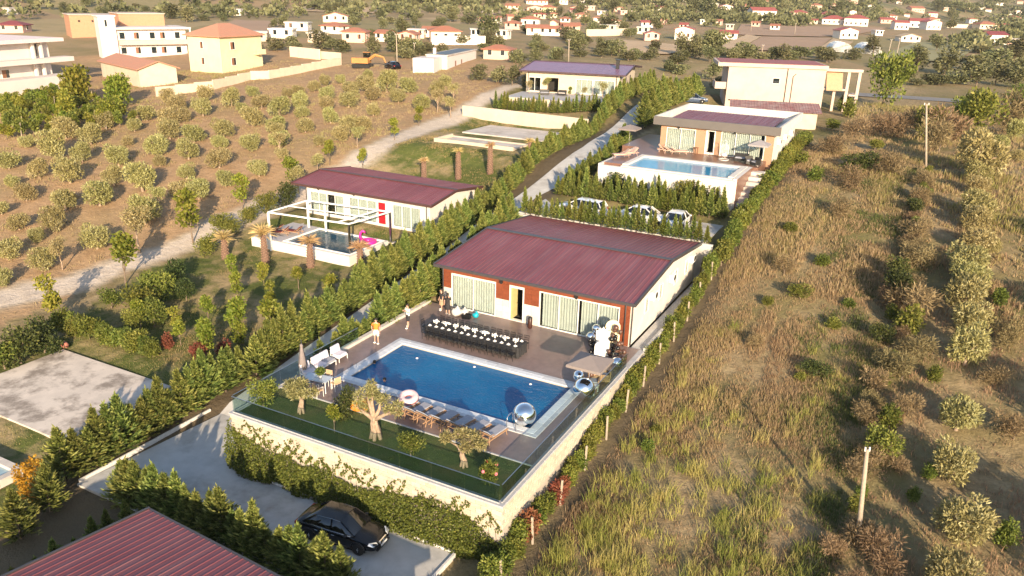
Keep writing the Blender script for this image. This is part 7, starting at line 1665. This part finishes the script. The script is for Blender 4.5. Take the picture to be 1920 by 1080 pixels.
MB().sphere((0,0,.55),.33,12,8,.6).obj('cushion', M_lilac, eg, True)
sb = empty('bar_stool', (-21.6,82.6,6.5), 0, 'small brown wooden stool beside the brick villa door', 'stool'); MB().cb(-.25,.25,-.2,.2,.7,.75,.01).obj('seat', M_wood, sb)
for x in (-.2,.2):
    for y in (-.16,.16): MB().bx(x-.025,x+.025,y-.025,y+.025,0,.7).obj('leg', M_wood, sb)

# ------------------------------------------------------------------ near roof, small pool corner, cool box, excavator
H4 = empty('villa', (-20,12,-3.6), 0, 'burgundy ribbed roof of the nearest villa, cut off by the bottom edge', 'house')
MB().bx(-27.8,-12.5,4.5,18.7,-3.9,-.55).obj('wall', M_plast, H4, w=True); gable_roof(H4, -28.35,-12.0,4.0,11.6,19.1,-.35,.45,M_roof,16)
_t = -.054; H4.rotation_euler = (0,0,_t); H4.location = (-28.25-(cos(_t)*-8.35-sin(_t)*7.1),19.12-(sin(_t)*-8.35+cos(_t)*7.1),-3.6)
pc = empty('garden_pool', (-44.5,18.5,-3.3), 0, 'corner of a pale garden pool at the left edge below the concrete pad', 'swimming pool')
MB().bx(-48,-41.1,15.5,20.25,-3.6,-3.30).obj('water', mat('milky_water',(.30,.42,.47),.06), pc, w=True)
for i in range(8): MB().cb(-48.3+i*.95,-48.3+i*.95+.94,20.25,20.7,-3.6,-3.12,.01).obj('rim_stone', M_pad, pc, w=True)
for i in range(5): MB().cb(-41.1,-40.65,15.5+i*.95,15.5+i*.95+.94,-3.6,-3.12,.01).obj('rim_stone', M_pad, pc, w=True)
p = back(237,790,-3.2); cb_ = empty('cool_box', p, .5, 'small white and blue cool box on the stained concrete pad', 'cool box')
MB().cb(-.35,.35,-.22,.22,0,.34,.02).obj('body', mat('pale_blue_plastic',(.50,.60,.66),.4), cb_); MB().cb(-.37,.37,-.24,.24,.342,.42,.02).obj('lid', mat('blue_plastic',(.05,.16,.42),.4), cb_); MB().tube([(-.38,0,.28),(-.4,0,.5),(.4,0,.5),(.38,0,.28)],.015,6).obj('handle', M_white, cb_)
p = back(122,652,-3.2); lump('dirt_heap',p,.3,mat('reddish_sack',(.36,.14,.10),.9),'small reddish sack at the far corner of the concrete pad','sack',4,False)
ex = empty('excavator', (-103.5,131.5,tz(-103.5,131.5)), radians(20), 'orange-yellow tracked excavator with folded arm beyond the orchard', 'excavator'); M_exc = mat('excavator_orange',(.42,.20,.05),.6,(.34,.15,.05),2)
for y in (-1.1,1.1):
    tr_ = MB(); pr = [(-1.9,.45),(-1.7,.1),(1.7,.1),(1.9,.45),(1.7,.8),(-1.7,.8)]; k=len(pr); tr_.v = [(x,y-.28,z) for x,z in pr]+[(x,y+.28,z) for x,z in pr]; tr_.f = [tuple(range(k)),tuple(reversed(range(k,2*k)))]+[(i,(i+1) % k,k+(i+1) % k,k+i)[::-1] for i in range(k)]; tr_.obj('track', M_tyre, ex)
MB().cb(-1.9,1.5,-1.25,1.25,.95,2.0,.08).obj('body', M_exc, ex); MB().cb(.1,1.4,.3,1.2,2.0,2.95,.06).obj('cab', M_cglass, ex); MB().cb(.05,1.45,.25,1.25,2.95,3.05,.03).obj('cab_roof', M_exc, ex)
MB().tube([(1.3,-.3,1.6),(2.8,-.3,2.6),(4.4,-.3,2.2)],[.28,.3,.2],6).obj('boom', M_exc, ex); MB().tube([(4.4,-.3,2.3),(5.0,-.3,1.0)],[.2,.14],6).obj('dipper_arm', M_exc, ex); MB().add([(4.8,-.8,1.2),(5.6,-.8,1.1),(5.4,-.8,.3),(4.7,-.8,.4),(4.8,.2,1.2),(5.6,.2,1.1),(5.4,.2,.3),(4.7,.2,.4)],[(0,1,2,3),(7,6,5,4),(0,4,5,1),(1,5,6,2),(2,6,7,3),(3,7,4,0)]).obj('bucket', M_dark, ex)
# ------------------------------------------------------------------ the warm evening air
hz = MB().bx(-9500,4500,-60,9500,-12,620).obj('haze', None); hm, hnt, hb_ = nodes('evening_air'); hnt.nodes.remove(hb_)
pv = N(hnt, 'ShaderNodeVolumePrincipled'); pv.inputs['Color'].default_value = (.80,.82,.86,1); pv.inputs['Density'].default_value = .00008; pv.inputs['Anisotropy'].default_value = .0
L(hnt, pv.outputs[0], hnt.nodes['Material Output'].inputs['Volume']); hz.data.materials.append(hm); tag(hz,'thin bright evening haze over the whole valley','haze',kind='stuff')
